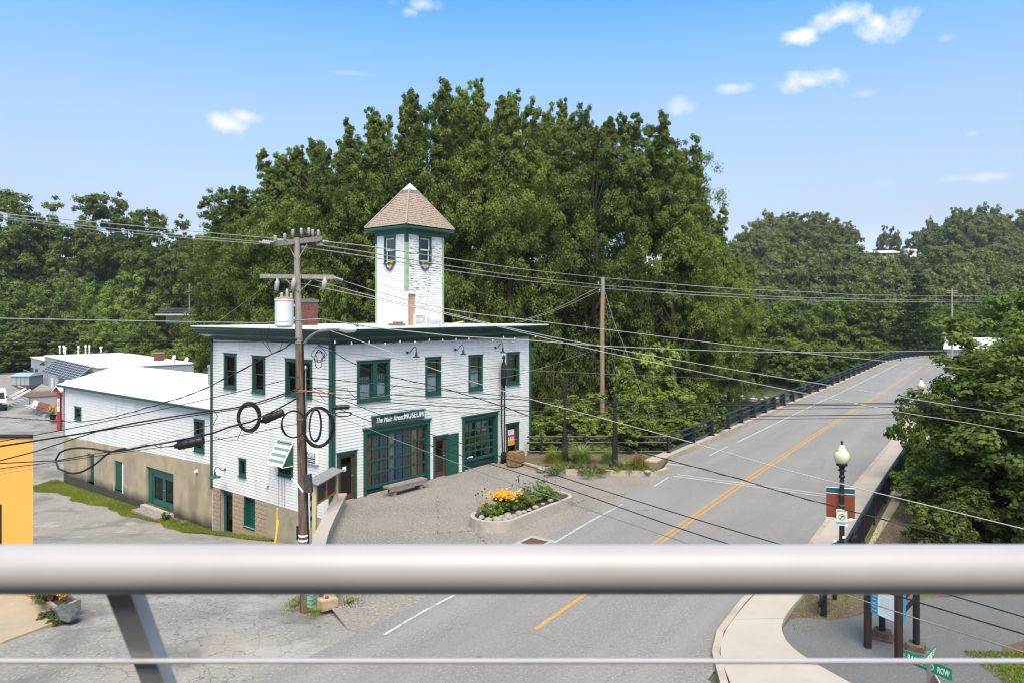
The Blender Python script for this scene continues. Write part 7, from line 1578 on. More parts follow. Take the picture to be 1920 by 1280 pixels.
for i, (a_, b_, r_, lb) in enumerate(cobp):
    q = PIF.pt(a_, b_, 0); o = obj('cobble', sms[i % 4]); o.location = (q.x, q.y, .34 + r_ * .3); o.scale = (r_, r_ * .9, r_); o.rotation_euler = (0, 0, i * 1.3); tag(o, lb, 'stone', 'cobbles in the island planter')
def bush(name, px, py, z, R, H, n, lsize, m, label, cat='plant', asp=.5, seed=1, sq=1.0):
    q = G(px, py, z) if not isinstance(px, Vector) else px; t = thing(name, (q.x, q.y, z), label, cat); r = np.random.default_rng(seed); nc = 7
    cc_ = np.stack([r.normal(size=nc) * R * .38, r.normal(size=nc) * R * .38, r.uniform(.25, .75, nc) * H], 1); c_, n2_, t2_ = clumpify(r, cc_, np.full(nc, R * .5), 5, n // 35 + 1, H / R * .6 * sq)
    c_[:, 2] = np.abs(c_[:, 2]); obj('leaves', card_mesh(name + '_leaves', c_, n2_, r.uniform(.7, 1.3, len(c_)) * lsize, asp, m, t2_, seed)).parent = t
    mb = MB(); 
    for k in range(6): a = r.random() * 6.28; mb.tube([(0, 0, -.05), (math.cos(a) * R * .3, math.sin(a) * R * .3, H * .6)], [.015, .006], 4, False)
    o = obj('stem', mb.mesh('stems', M['leaf_light'], recalc=False)); o.parent = t; return t
fb_ = bush('yellow_flower_clump', 945, 957, .38, .5, .62, 700, .085, M['leaf_light'], 'dense clump of orange-yellow daisies in the planter island', 'flowers', .8, 5)
r = np.random.default_rng(9); N = 330; c_ = np.stack([r.normal(size=N) * .27, r.normal(size=N) * .22, .62 + r.normal(size=N) * .09], 1); _fh = obj('flower_heads', card_mesh('flower_heads', c_, r.normal(size=(N, 3)) * .35 + [0, -.3, 1], r.uniform(.07, .12, N), .95, M['flower'], None, 3)); _fh.parent = fb_; _fh['kind'] = 'stuff'
bush('low_leafy_plant', 918, 968, .38, .35, .35, 500, .09, M['leaf_light'], 'low leafy green clump at the near-left end of the planter island', seed=6)
fb2 = bush('small_orange_flowers', 908, 957, .38, .16, .35, 120, .06, M['flower'], 'few orange blooms left of the yellow daisy clump', 'flowers', seed=7)
bush('leafy_perennial', 985, 952, .38, .45, .6, 900, .09, M['leaf_light'], 'green leafy perennials right of the yellow daisies', seed=8)
bush('tall_perennial', 1012, 938, .38, .5, .9, 900, .08, M['grasspale'], 'tall pale green perennials at the far end of the planter island', seed=10, sq=1.2)
bush('low_leafy_plant', 1032, 936, .38, .4, .35, 500, .09, M['leaf_light'], 'low creeping greenery at the far-right end of the planter island', seed=11)
bush('thin_perennial', 985, 935, .38, .3, .75, 300, .07, M['grasspale'], 'wispy perennials behind the leafy green ones in the island', seed=12)
for i, (a_, b_, R_2, lb) in enumerate(((1.3, -.1, .55, 'low greenery in the middle of the planter island'), (2.1, -.1, .6, 'low greenery beyond the middle of the planter island'), (2.9, .0, .55, 'low greenery near the far end of the planter island'), (.5, -.35, .45, 'low greenery behind the daisies on the forecourt side'), (-.1, -.2, .4, 'low greenery at the left end of the planter island'), (3.6, -.1, .45, 'low greenery at the far tip of the planter island'))):
    q = PIF.pt(a_, b_, 0); bush('ground_cover', q, 0, .33, R_2 + .08, .42, 1300, .07, M['leaf_light'] if i % 2 else M['grasspale'], lb, seed=70 + i)
def seedheads(px, py, n, label, seed, sp=.5, H=1.0):
    q = G(px, py, .38); r = random.Random(seed); t = thing('seed_heads', tuple(q), label, 'plant'); mb = MB(); hb_ = MB()
    for k in range(n):
        a = Vector((q.x + r.uniform(-sp, sp) * .5, q.y + r.uniform(-sp, sp) * .5, .35)); b = a + Vector((r.uniform(-.25, .25), r.uniform(-.25, .25), H * r.uniform(.7, 1.1))); mb.tube([a, b], .004, 3, False); hb_.lathe(b, [(.005, -.02), (.03, .0), (.025, .03), (.005, .05)], 6)
    mb.build('stem', M['girder'], t, recalc=False); hb_.build('head', M['seedhead'], t)
seedheads(906, 965, 9, 'dark seed heads on thin stems at the left end of the planter', 1); seedheads(972, 945, 9, 'dark seed heads on thin stems behind the yellow daisies', 2); seedheads(1030, 925, 14, 'dark seed heads on tall thin stems at the far end of the planter', 3, .9, 1.15)

# ------------------------------------------------------------------ grass bed in front of the bed railing
kb = [G(984, 876), G(1010, 884), G(1060, 890), G(1120, 890.5), G(1180, 892.5), G(1235, 893), G(1252, 886)]
kbt = thing('bed_kerb', tuple(kb[0]), 'granite kerb blocks edging the ornamental grass bed', 'kerb')
for i in range(len(kb) - 1):
    n = max(1, int((kb[i + 1] - kb[i]).length / 1.1))
    for k in range(n): mb = MB(); a = kb[i].lerp(kb[i + 1], k / n + .006); b = kb[i].lerp(kb[i + 1], (k + 1) / n - .006); mb.bar(a + Vector((0, .1, .09 + .005 * (k % 2))), b + Vector((0, .1, .09 + .005 * (k % 2))), .2, .34); mb.build('block', M['deckedge'], kbt, bevel=.015)
mb = MB(); poly = [(p.x, p.y + .15) for p in kb[:-1]] + [(fence_corner.x, fence_corner.y), (fence_end.x, fence_end.y + .1)]; mb.prism(poly, -.5, .2); tag(mb.build('planting_bed', M['mulch']), kind='structure')
def gt(px, py, n, h, sp, m, label, lean, seed, w=.012): q = G(px, py, .2); return tuft('ornamental_grass', q.x, q.y, .2, n, h, sp, m, label, 'ornamental grass', lean, seed, w)
gt(1040, 866, 900, .88, .8, M['grassblade'], 'bright green upright grass tuft nearest the museum', .6, 1)
gt(1088, 866, 700, 1.5, .7, M['grasspale'], 'tall arching pale grass between the two black columns', .95, 2, .011)
gt(1142, 868, 420, 1.15, .5, M['grasspale'], 'medium arching grass just left of the pointed column', .7, 3)
gt(1172, 880, 450, .75, 1.2, M['grasspale'], 'short striped grass right of the pointed column', .8, 4)
g5 = gt(1198, 880, 700, .8, .7, M['grassblade'], 'rounded green grass tuft with tan plumes near the bridge rail', .5, 5)
q = G(1197, 880, .2); tf5 = tuft('plume', q.x, q.y, .5, 90, .95, .7, M['grasstan'], 'tan feathery plumes above the rounded grass tuft', 'grass plumes', .45, 6, .012)
for i, (px, py, R, H, m, lb) in enumerate(((1038, 884, .75, .42, 'leaf_dark', 'low mossy mound spilling over the kerb below the bright tuft'), (1110, 888, .75, .4, 'leaf_dark', 'dark creeping juniper spilling over the middle of the kerb'), (1075, 880, .6, .35, 'grasspale', 'low pale ground cover behind the kerb, between the mounds'), (1150, 884, .6, .3, 'grasspale', 'low pale ground cover right of the juniper'), (1215, 884, .5, .25, 'grasspale', 'low ground cover at the right end of the bed'))):
    bush('ground_cover', px, py, .15, R, H, 1300, .075, M[m], lb, seed=20 + i)
o = obj('stone', sms[1]); q = G(1216, 888, .2); o.location = (q.x, q.y + .3, .25); o.scale = (.2, .15, .12); tag(o, 'flat pale stone at the right end of the grass bed', 'stone')
o = obj('stone', sms[2]); q = G(1014, 882, .1); o.location = (q.x, q.y, .15); o.scale = (.22, .22, .3); tag(o, 'upright pale stone at the left end of the grass bed kerb', 'stone')

# ------------------------------------------------------------------ drain
q = G(1003, 1016); dr_ = thing('storm_drain', (q.x, q.y, 0), 'rusty storm drain grate in a concrete surround near the planter', 'drain'); DFr = Frame((q.x, q.y, 0), dI, nI)
mb = MB(); mb.box(DFr, -.75, .55, -.5, .5, -.05, .016); mb.build('surround', M['joint'], dr_); mb = MB(); mb.box(DFr, -.4, .3, -.35, .35, .0, .022); g_ = mb.build('painted_pit', M['blackmatte'], dr_)  # flat black slab paints the darkness below the grate, no hole modelled
mb = MB()
for k in range(9): mb.box(DFr, -.38 + .075 * k, -.34 + .075 * k, -.33, .33, .022, .035)
for k in range(4): mb.box(DFr, -.38, .28, -.33 + .2 * k, -.29 + .2 * k, .022, .032)
mb.build('grate', M['rust'], dr_)
# base of pole: green hive box, concrete block, slab
q = G(582, 1134); gbx = thing('green_box', (q.x, q.y, 0), 'ribbed pale green utility pedestal at the foot of the utility pole', 'box'); mi = mat('mint_green_plastic', (.22, .42, .28), .5, .1, 4); f = Frame((q.x, q.y, 0), (.9, -.43, 0), (-.43, -.9, 0))
for k in range(4): mb = MB(); mb.box(f, -.17 + .004 * k, .17 - .004 * k, -.15, .15, .12 * k, .12 * k + .1); mb.box(f, -.19, .19, -.17, .17, .12 * k + .1, .12 * (k + 1)); mb.build('rib', mi, gbx, bevel=.01)
q = G(610, 1140); cbk = thing('concrete_block', (q.x, q.y, 0), 'small rusty-stained concrete block with iron stub beside the green pedestal', 'block'); f = Frame((q.x, q.y + .15, 0), (.8, .6, 0), (.6, -.8, 0)); mb = MB(); mb.box(f, -.22, .26, -.2, .2, -.05, .22); mb.build('block', mat('rust_stained_block', (.42, .31, .2), .9, .2, 5), cbk, bevel=.015); mb = MB(); mb.lathe(f.pt(0, 0, .22), [(.05, 0), (.05, .05), (.03, .06)], 8); mb.build('stub', M['rust'], cbk)
for i, (px, py, sd_) in enumerate(((560, 1130, 3), (590, 1148, 4), (548, 1138, 5), (655, 1130, 6))):
    q = G(px, py); tuft('weed_tuft', q.x, q.y, 0, 170, .15, .75, M['grassblade'], ['scruffy weeds left of the utility pole foot', 'low weeds in front of the green pedestal', 'sparse weeds furthest left of the pole foot', 'small weeds right of the concrete block'][i], 'weeds', .6, sd_, .008)
# bottom-left planter box, rock
pq = [G(45, 1112), G(110, 1160), G(148, 1142), G(85, 1098)]; wbx = thing('wooden_planter', tuple(pq[1]), 'weathered timber planter box at the corner of the patio', 'planter')
for i in range(4):
    a, b = pq[i], pq[(i + 1) % 4]; mb = MB(); mb.bar(a + Vector((0, 0, .14)), b + Vector((0, 0, .14)), .1, .3); mb.build('board', M['bench'], wbx, bevel=.008)
mb = MB(); mb.prism([(p.x, p.y) for p in pq], 0, .22); mb.build('soil', M['soil'], wbx)
bush('planter_greenery', 80, 1128, .25, .4, .3, 700, .07, M['leaf_dark'], 'mixed low greenery in the timber planter box', seed=31); bush('planter_red_plant', 92, 1125, .25, .3, .35, 400, .07, M['flowerred'], 'dark red foliage plant in the timber planter box', seed=32); bush('planter_yellow_flowers', 60, 1118, .28, .18, .25, 120, .06, M['flower'], 'few yellow blooms in the timber planter, left side', 'flowers', seed=33); bush('planter_yellow_flowers', 116, 1124, .28, .16, .25, 100, .06, M['flower'], 'few yellow blooms in the timber planter, right side', 'flowers', seed=34)
bush('ivy_clump', 98, 1160, .0, .4, .3, 700, .08, M['leaf_dark'], 'dark ivy around the boulder at the patio corner', seed=35)
rm = stone_mesh(9, M['rock']); bm = bmesh.new(); bm.from_mesh(rm)
for v in bm.verts: v.co.z = max(-.35, min(.42, v.co.z)) + .12 * v.co.x; v.co.y = max(-.7, min(.7, v.co.y))
bm.to_mesh(rm); bm.free(); rm.polygons.foreach_set('use_smooth', [False] * len(rm.polygons)); o = obj('boulder', rm); q = G(122, 1163); o.location = (q.x, q.y + .1, .14); o.scale = (.42, .34, .36); o.rotation_euler = (0, .25, -.7); tag(o, 'flat grey-green boulder leaning on the timber planter', 'boulder')
# grass strip along the annex and the museum
def grass_area(name, poly_fn, n, h, m, seed, label=None, w=.014):
    r = np.random.default_rng(seed); V = []; F = []; T = []
    for i in range(n):
        p = poly_fn(r)
        if p is None: continue
        a = r.random() * 6.283; L_ = h * r.uniform(.4, 1.2); k = len(V); dx, dy = math.cos(a) * w, math.sin(a) * w; lx_, ly_ = r.normal() * L_ * .4, r.normal() * L_ * .4
        V += [(p[0] - dx, p[1] - dy, p[2]), (p[0] + dx, p[1] + dy, p[2]), (p[0] + lx_, p[1] + ly_, p[2] + L_)]; F.append((k, k + 1, k + 2)); T.append(r.random())
    me = bpy.data.meshes.new(name); me.from_pydata(V, [], F); me.attributes.new('tint', 'FLOAT', 'FACE').data.foreach_set('value', T); me.materials.append(m); return tag(obj(name, me), kind='stuff')
def strip_w(t): return .35 + 1.25 * (math.sin(t * .35 + .6) * .25 + .75) * (1 if t > 1 else t)
def gp(r):
    t = r.uniform(-5.5, WL + 1.2); wmx = np.interp(t, [-5.5, 0, 4, 8, 14, WL, WL + 1.3], [.4, .95, 1.15, 1.25, 1.5, 2.0, .4]); d = r.random() * wmx * (1 + .16 * math.sin(t * 1.1) + .08 * math.sin(t * 2.9)) + .06; p = FW.pt(t, d, 0); 
    return (p.x, p.y, float(alley_h(p.y)) + .03)
grass_area('roadside_grass', gp, 42000, .11, M['grassblade'], 3)
mb = MB(); ts = list(np.linspace(-5.5, WL + 1.2, 50))
for i in range(49):
    a, b = ts[i], ts[i + 1]; wa, wb = [float(np.interp(t, [-5.5, 0, 4, 8, 14, WL, WL + 1.3], [.3, .9, 1.05, 1.15, 1.4, 1.85, .3])) * (1 + .16 * math.sin(t * 1.1) + .08 * math.sin(t * 2.9)) for t in (a, b)]
    q = [FW.pt(a, -.1, 0), FW.pt(b, -.1, 0), FW.pt(b, wb, 0), FW.pt(a, wa, 0)]
    mb.quad(*[Vector((v.x, v.y, float(alley_h(v.y)) + .035)) for v in q])
vg = mat('mossy_verge', (.10, .12, .035), .95, .35, 2, .5, 40); mixin(vg, (.16, .14, .1), noise_mask(1.5, .55, .68), .8); tag(mb.build('verge', vg, recalc=False), kind='structure')
q = FW.pt(bd3[0] - .25, .5, 0); bush('small_round_bush', q, 0, float(alley_h(q.y)), .38, .55, 700, .08, M['leaf_light'], 'small bright green bush beside the teal double doors', 'bush', seed=41)
for i, (t, d_) in enumerate(((WL + .2, .5), (2.2, .6), (3.2, .5))): q = FW.pt(t, d_, 0); tuft('weed_tuft', q.x, q.y, float(alley_h(q.y)), 160, .4, .8, M['grasspale'], ['pale weeds at the far corner of the annex', 'white-flowered weeds by the museum corner', 'thin weeds right of the teal doors'][i], 'weeds', .5, 50 + i)
# right park grass
mpoly = [(6.8, 17.6), (8.5, 20.45), (16.0, 29.6), (21.5, 38.5), (30, 38), (30, 20.5), (12, 20.5), (8.6, 18.4)]
def inpoly(x, y, P2):
    c = False; j = len(P2) - 1
    for i in range(len(P2)):
        if (P2[i][1] > y) != (P2[j][1] > y) and x < (P2[j][0] - P2[i][0]) * (y - P2[i][1]) / (P2[j][1] - P2[i][1]) + P2[i][0]: c = not c
        j = i
    return c
def gp2(r):
    x, y = r.uniform(6.8, 24), r.uniform(17.6, 36)
    if not inpoly(x, y, mpoly): return None
    e = abs(road_u(0, 0)); dd = (x - 10.2) * .82 - (y - 22.7) * .57   # distance right of the rail line
    pr = .9 if dd < .9 else .12 + .5 * (math.sin(x * 1.3) * math.sin(y * 1.1) > .35)
    return (x, y, .03) if r.random() < pr else None
grass_area('park_weeds', gp2, 42000, .075, M['grassblade'], 4)
def gp3(r):
    x, y = r.uniform(10.6, 17), r.uniform(13, 16.8)
    return (x, y, .065)
grass_area('park_grass', gp3, 26000, .07, M['grassblade'], 5)
# weeds in the forecourt joints
for i, (pts, n) in enumerate((([(820, 930), (822, 960), (820, 1005)], 260), ([(820, 1000), (888, 995)], 200), ([(1062, 948), (1096, 938), (1180, 925)], 200), ([(893, 1000), (915, 1022)], 160))):
    L2 = [G(*p) for p in pts]
    def gpj(r, L2=L2):
        k = r.integers(0, len(L2) - 1); f_ = r.random()
        if math.sin(f_ * 23 + k) + math.sin(f_ * 61) < .25: return None
        p = L2[k].lerp(L2[k + 1], f_); return (p.x + r.normal() * .03, p.y + r.normal() * .03, .006)
    grass_area('joint_weeds', gpj, int(n * 1.1), .04, M['grassblade'], 60 + i)

# ------------------------------------------------------------------ trees
def tr(kind, v, px, ytop, Y, rpx, zb, name, label, group=None):
    p = P(px, ytop, Y); return tree(kind, v, p.x, Y, zb, p.z, rpx / K * Y, name, label, 'tree', group)
PO = 'tall cottonwoods behind the museum'
pops = [(470, 330, 66, 92, 'leftmost cottonwood, lower one left of the tower'), (540, 275, 62, 90, 'cottonwood whose top is second from the left'), (625, 245, 60, 88, 'cottonwood rising behind the pole top'), (715, 205, 62, 92, 'cottonwood top just left of the tower'), (800, 152, 60, 96, 'highest cottonwood above the tower roof'), (878, 150, 63, 92, 'high cottonwood directly right of the highest top'), (955, 160, 60, 92, 'cottonwood forming the right shoulder of the highest group'),
        (1035, 190, 64, 85, 'cottonwood in the dip right of the highest group'), (1115, 190, 60, 95, 'cottonwood above the slender reddish pole'), (1190, 198, 62, 95, 'cottonwood right of the slender reddish pole'), (1262, 255, 61, 84, 'rightmost tall cottonwood against the sky'), (1315, 370, 63, 72, 'lower cottonwood at the right end of the tall group'), (1365, 462, 66, 48, 'small cottonwood with a branch reaching right')]
for i, (px, yt, Y, rp2, lb) in enumerate(pops): tr('poplar', 2 if i in (8, 9, 10, 4) else i % 2, px, yt, Y, rp2 * 1.32, -4.5, 'cottonwood_tree', lb)
LTR = [(-60, 362, 176, 70, 'tree at the far left edge of the back row'), (20, 345, 170, 60, 'back row tree nearest the left edge, slightly higher'), (95, 362, 176, 58, 'back row tree second from the left edge'), (175, 356, 170, 60, 'broad back row tree third from the left'), (240, 358, 166, 52, 'back row tree fourth from the left with ragged top'), (298, 385, 160, 48, 'back row tree before the gap, thin crown'), (350, 402, 150, 50, 'lower back row tree at the dip in the skyline'), (408, 398, 130, 52, 'back row tree meeting the cottonwoods')]
for i, (px, yt, Y, rp2, lb) in enumerate(LTR): tr('tall', i % 2, px, yt, Y, rp2 * 1.25, -6 if Y < 150 else -4, 'broadleaf_tree', lb)
LF = [(-40, 515, 150, 60, 'front row bright tree at the left edge'), (30, 500, 152, 55, 'front row bright tree near the left edge'), (100, 530, 148, 50, 'front row bright tree behind the vent pipes'), (165, 505, 146, 52, 'front row tallest bright tree'), (225, 492, 142, 55, 'front row bright tree right of the tallest'), (200, 575, 138, 50, 'low bright tree directly above the grey roof'), (265, 568, 126, 48, 'low bright tree above the brick chimney of the workshop'), (120, 600, 144, 60, 'shadowed low tree behind the vent pipes'), (20, 600, 142, 70, 'shadowed low tree behind the far low workshop roof'), (338, 622, 108, 46, 'low tree left of the museum corner'), (395, 590, 84, 34, 'tree beside the left museum corner'), (470, 520, 72, 60, 'broad tree left of the pole, behind the museum roof'), (620, 480, 56, 52, 'broad tree behind the chimney'), (660, 555, 54, 40, 'low tree just left of the tower base')]
for i, (px, yt, Y, rp2, lb) in enumerate(LF): tr('round', 2 + i % 2 if i not in (7, 8) else i % 2, px, yt, Y, rp2, -5.5, 'broadleaf_tree', lb)
CT = [(880, 540, 55, 55, 'understory tree right of the tower base'), (960, 500, 57, 55, 'understory tree above the right museum eave'), (1040, 560, 52, 60, 'dark feathery tree just right of the museum corner'), (1010, 640, 47, 42, 'dark low tree against the museum right wall'), (1090, 620, 50, 50, 'understory tree behind the black columns'), (1250, 520, 66, 62, 'mid-height tree right of the reddish pole'), (1180, 480, 60, 60, 'shaded tree behind the reddish pole'), (1310, 560, 76, 60, 'mid-height tree above the riverbank')]
for i, (px, yt, Y, rp2, lb) in enumerate(CT): tr('round', i % 2, px, yt, Y, rp2, -5.5, 'broadleaf_tree', lb)
SP = [(1018, 775, 41.6, 34, 'light shrub behind the rail nearest the museum wall'), (1075, 740, 41.5, 40, 'light shrub behind the rail left of the reddish pole foot'), (1125, 765, 41, 34, 'light shrub behind the rail under the reddish pole'), (1180, 735, 40.8, 42, 'light shrub behind the rail right of the pointed column'), (1225, 775, 42.0, 32, 'light shrub where the two rails meet'), (1285, 770, 45.5, 32, 'light shrub overhanging the first bridge rail posts'),
      (1232, 618, 50, 62, 'tall slender light green sapling tree right of the reddish pole'), (1180, 655, 47, 40, 'young light tree left of the slender one'), (1300, 700, 47, 45, 'bright young maple leaning toward the bridge rail'), (1255, 730, 44.5, 52, 'bushy young tree behind the bridge rail'), (1190, 760, 43, 42, 'bushy young tree right of the pointed column'), (1110, 735, 44, 48, 'bushy young tree between the two black columns'), (1045, 745, 44, 42, 'bushy young tree behind the bright grass tuft'), (1008, 770, 45, 30, 'low bush at the museum right corner'), (1340, 760, 50, 34, 'low bright bush beyond the rail near the water')]
for i, (px, yt, Y, rp2, lb) in enumerate(SP): tr('sapling', i % 2, px, yt, Y, rp2 * 1.2, float(terrain(P(px, 600, Y).x, Y)) - .3, 'young_tree', lb)
RT = [(1385, 540, 122, 52, 'far bank tree at the left end beyond the river'), (1440, 522, 126, 55, 'far bank tree second from the left'), (1400, 600, 117, 50, 'lower far bank tree near the water, left'), (1500, 545, 124, 50, 'far bank tree third from the left'), (1480, 620, 118, 50, 'lower far bank tree above the bridge rail middle'), (1565, 535, 126, 55, 'bright far bank tree in the centre'), (1545, 640, 119, 45, 'low far bank tree just above the curved rail'), (1625, 530, 128, 55, 'far bank tree left of the pine'), (1610, 625, 122, 48, 'lower far bank tree left of the pine'), (1680, 640, 128, 38, 'small bright tree at the far end of the rail'), (1770, 555, 140, 50, 'far bank tree right of the pine'), (1850, 545, 150, 55, 'far tree behind the maple top'), (1920, 540, 150, 60, 'far tree at the right edge behind the maple')]
for i, (px, yt, Y, rp2, lb) in enumerate(RT): tr('round', (3, 2, 1, 2, 3)[i % 5], px, yt, Y + 12, rp2 * 1.1, -5.5 if Y < 135 else -2.5, 'broadleaf_tree', lb)
tr('pine', 0, 1722, 505, 134, 62, -2.5, 'pine_tree', 'dark layered pine tree near the far end of the bridge')
for k in range(13):
    px = 1325 + 27 * k; kk = (px - 960) / K; Y = (131.5 + (k % 3) * 1.5) / (.57 * kk + .82); tree('round', k % 4, kk * Y, Y, -6.4, 1.5 + (k * 7 % 5) * .7, 3.6 + (k % 3) * .5, 'riverbank_tree', 'leafy tree over the far river bank, ' + ['leftmost one', 'second from the left', 'third from the left', 'fourth from the left', 'fifth from the left', 'sixth from the left', 'middle one', 'seventh from the right end', 'fifth from the right end', 'fourth from the right end', 'third from the right end', 'second from the right end', 'rightmost one'][k], 'tree', 'trees along the far river bank')
# near maple right
tree('maple', 0, 19.5, 25.2, -.1, 9.3, 5.0, 'maple_tree', 'large dark-leaved maple filling the right edge beside the sidewalk', rz=2.6)
tree('maple', 0, 24.6, 30.5, -.2, 10.4, 5.0, 'maple_tree', 'second maple behind the large one at the right edge', rz=3.4)
tree('maple', 0, 17.0, 25.6, -.2, 3.5, 2.4, 'maple_tree', 'lower leafy maple branch mass reaching toward the rail', rz=5.0)
for i, (X, Y, R, zt2, v, lb) in enumerate(((17.6, 30.0, 1.5, 2.9, 1, 'bright green shrub pressed against the rail panels'), (14.6, 24.2, 1.1, 1.7, 0, 'dark shrub under the maple by the bark bed'), (19.6, 33.5, 1.8, 4.0, 1, 'bright shrub behind the rail below the far lamp'), (17.3, 22.6, 1.5, 2.2, 0, 'dark shrub at the foot of the maple'))):
    tree('shrub', v, X, Y, -.1, zt2, R, 'shrub', lb, 'shrub')
# riverbank strip on the far side
mb = MB(); r = random.Random(5)
for k in range(16):
    px = r.uniform(1335, 1460); q = G(px, r.uniform(741, 749), -6.6); o = obj('bank_stone', sms[k % 4]); o.location = q; s_ = r.uniform(.25, .6); o.scale = (s_ * 1.4, s_, s_ * .8); o.rotation_euler = (0, 0, r.random() * 6); tag(o, 'pale stone at the waterline of the far river bank', 'stone', 'stones along the far river bank')
# ------------------------------------------------------------------ distant woods (instanced stuff)
def wood(name, pts, src, mb_name):
    me = bpy.data.meshes.new(name); me.from_pydata([p[:3] for p in pts], [], [])
    a = me.attributes.new('sc', 'FLOAT_VECTOR', 'POINT'); a.data.foreach_set('vector', np.array([(p[3], p[3], p[3] * p[4]) for p in pts], dtype=np.float32).reshape(-1))
    b = me.attributes.new('rot', 'FLOAT_VECTOR', 'POINT'); b.data.foreach_set('vector', np.array([(0, 0, p[5]) for p in pts], dtype=np.float32).reshape(-1))
    o = tag(obj(name, me), kind='stuff'); ng = bpy.data.node_groups.new(name, 'GeometryNodeTree')
    ng.interface.new_socket('Geometry', in_out='INPUT', socket_type='NodeSocketGeometry'); ng.interface.new_socket('Geometry', in_out='OUTPUT', socket_type='NodeSocketGeometry')
    n, l = ng.nodes, ng.links; gi, go = n.new('NodeGroupInput'), n.new('NodeGroupOutput'); iop = n.new('GeometryNodeInstanceOnPoints'); oi = n.new('GeometryNodeObjectInfo'); oi.inputs['Object'].default_value = src; oi.inputs['As Instance'].default_value = True
    def na(nm):
        x = n.new('GeometryNodeInputNamedAttribute'); x.data_type = 'FLOAT_VECTOR'; x.inputs['Name'].default_value = nm; return x.outputs['Attribute']
    l.new(gi.outputs[0], iop.inputs['Points']); l.new(oi.outputs['Geometry'], iop.inputs['Instance']); l.new(na('sc'), iop.inputs['Scale']); l.new(na('rot'), iop.inputs['Rotation']); l.new(iop.outputs[0], go.inputs[0])
    md = o.modifiers.new('instances', 'NODES'); md.node_group = ng; return o
# source trees stand in the wood themselves
src_objs = []
for i, (px, Y) in enumerate(((1450, 300), (1800, 310))):
    X = (px - 960) / K * Y; zb = float(terrain(X, Y)); t = tree('far', i, X, Y, zb - .5, zb + 12, 5.2, 'hillside_tree', ['hillside tree on the left wooded hill', 'hillside tree on the right wooded hill'][i]); src_objs.append([c for c in COL.objects if c.parent == t and c.name.startswith('crown')][0])
def woodpts(seed, n, pxr, Yr):
    r = np.random.default_rng(seed); out = []
    for i in range(n):
        Y = r.uniform(*Yr); px = r.uniform(*pxr); X = (px - 960) / K * Y; z = float(terrain(X, Y))
        if Y > 300 and 1618 < px < 1730 and r.random() < .97: 
            if not (Y > 378 and 1645 < px < 1695) : 
                if Y > 345: continue
        if 1735 < px < 1900 and Y < 190: continue
        s = r.uniform(.65, 1.3) * (1.0 if Y > 200 else .9)
        if 1600 < px < 1745 and Y > 250: s *= .32 if Y > 300 else .55
        out.append((X, Y, z - .6, s, r.uniform(.85, 1.35), r.random() * 6.28))
    return out
wood('distant_wood', woodpts(1, 290, (1280, 2200), (168, 392)), src_objs[0], '')
wood('distant_wood', woodpts(2, 230, (1280, 2200), (168, 392)), src_objs[1], '')
wood('distant_wood', woodpts(3, 700, (-700, 1350), (150, 260)), src_objs[0], '')
for i, (px, yt, Y, rp2) in enumerate(((1663, 430, 383, 16), (1680, 433, 384, 14), (1712, 440, 378, 16), (1740, 410, 380, 22))):
    X = (px - 960) / K * Y; zb = float(terrain(X, Y)); tree('far', i, X, Y, zb - 1, P(px, yt, Y).z, rp2 / K * Y, 'hilltop_tree', ['left tree behind the hilltop house', 'right tree behind the hilltop house', 'tree shading the hilltop shed', 'tall tree right of the hilltop shed'][i], 'tree')

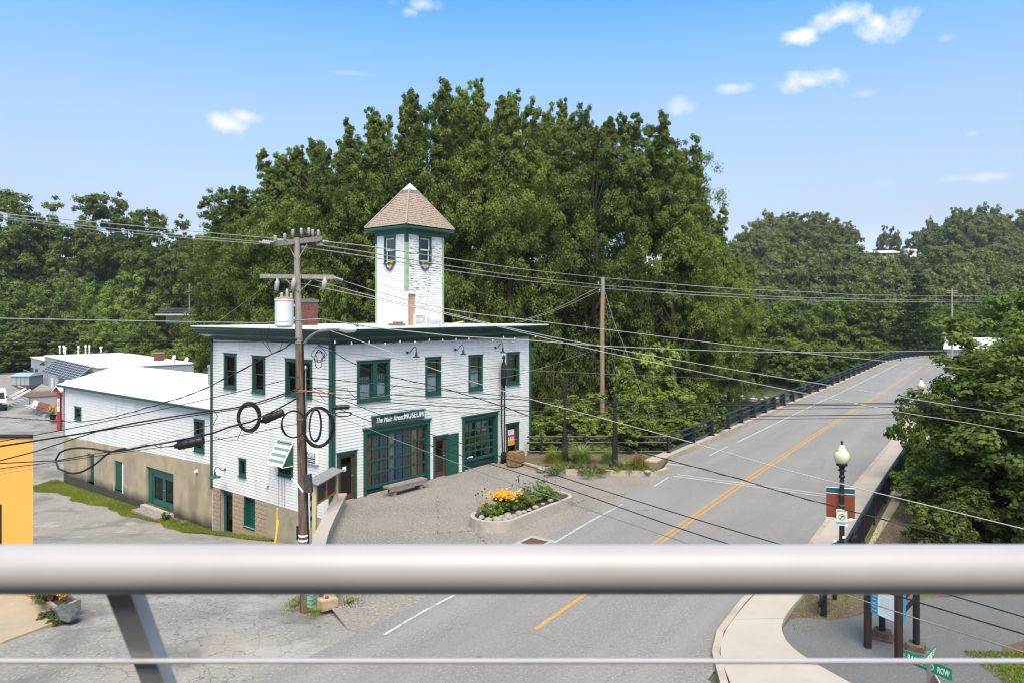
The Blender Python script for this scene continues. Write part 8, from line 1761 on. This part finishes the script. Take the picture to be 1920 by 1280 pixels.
# ------------------------------------------------------------------ balcony rail (foreground)
bl_ = thing('balcony_railing', (0, .9, 6.9), 'pale metal balcony handrail with slanted post and thin cable across the foreground', 'railing')
hr_Y = .93; r_h = 44.5 / K * hr_Y; hz_ = CAMZ - (1066 - HZ) / K * hr_Y
mb = MB(); mb.tube([(-4.5, hr_Y, hz_), (-1.5, hr_Y, hz_), (1.5, hr_Y, hz_), (4.5, hr_Y, hz_)], r_h, 48); mb.build('handrail', M['alum'], bl_, smooth=True)
cbY = 1.0; cz = CAMZ - (1238.5 - HZ) / K * cbY; 
mb = MB(); mb.tube([(-4.5, cbY, cz), (0, cbY, cz), (4.5, cbY, cz)], .0036, 12); mb.build('cable', mat('white_cable_coat', (.85, .84, .83), .5, .02, 3), bl_, smooth=True)
for k in range(1, 5): mb = MB(); y_ = cbY + .035 * k; mb.tube([(-4.5, y_, cz - .11 * k), (4.5, y_, cz - .11 * k)], .0031, 8); mb.build('cable', M['metalwhite'], bl_, smooth=True)
for px_ in (0, 1.55, -1.55, 3.1, -3.1):
    a = P(210, 1085, .93); b = P(287, 1285, 1.035); a.x += px_; b.x += px_; dd = (b - a); e = b + dd * 2.2
    fwd = Vector((0, 1, 0)); mb = MB(); u = Vector((.0165, 0, 0)); w_ = Vector((0, .032, .0))
    mb.hexa([a - u - w_ * .0, a + u, a + u + w_, a - u + w_, e - u, e + u, e + u + w_, e - u + w_]); mb.build('post', M['alumdark'], bl_, bevel=.001)
mb = MB(); mb.box(ID, -4.5, 4.5, -1.0, 1.35, 6.35, 6.55); tag(mb.build('balcony_floor', M['soil']), 'dark balcony slab the photographer stands on', 'balcony')  # out of view; dark colour chosen to cut bounce onto the handrail

pbm = MB(); pbm.box(ID, -14, 14, -9, -1.15, 0, 9.3); pbt = thing('apartment_block', (0, -1.2, 0), 'unseen plain grey building wall behind the balcony rail', 'building'); pbm.build('wall', M['greywall'], pbt)  # unseen building behind the camera, height set by the light it blocks
for k in range(-3, 4): mb = MB(); mb.box(ID, k * 3.6 - .8, k * 3.6 + .8, -1.15, -1.12, 6.6, 8.9); mb.build('window', M['dark'], pbt)

# ------------------------------------------------------------------ haze
hm_ = bpy.data.materials.new('haze_air'); hm_.use_nodes = True; hn, hl = hm_.node_tree.nodes, hm_.node_tree.links; hn.clear()
ho = hn.new('ShaderNodeOutputMaterial'); pv = hn.new('ShaderNodeVolumePrincipled'); pv.inputs['Density'].default_value = .00017; pv.inputs['Color'].default_value = (.80, .90, 1.0, 1); pv.inputs['Anisotropy'].default_value = .2
hl.new(pv.outputs[0], ho.inputs['Volume'])
mb = MB(); mb.box(ID, -1650, 1650, -80, 2700, -10, 95); tag(mb.build('haze', hm_), kind='stuff')
cy.volume_step_rate = 4; cy.volume_max_steps = 64
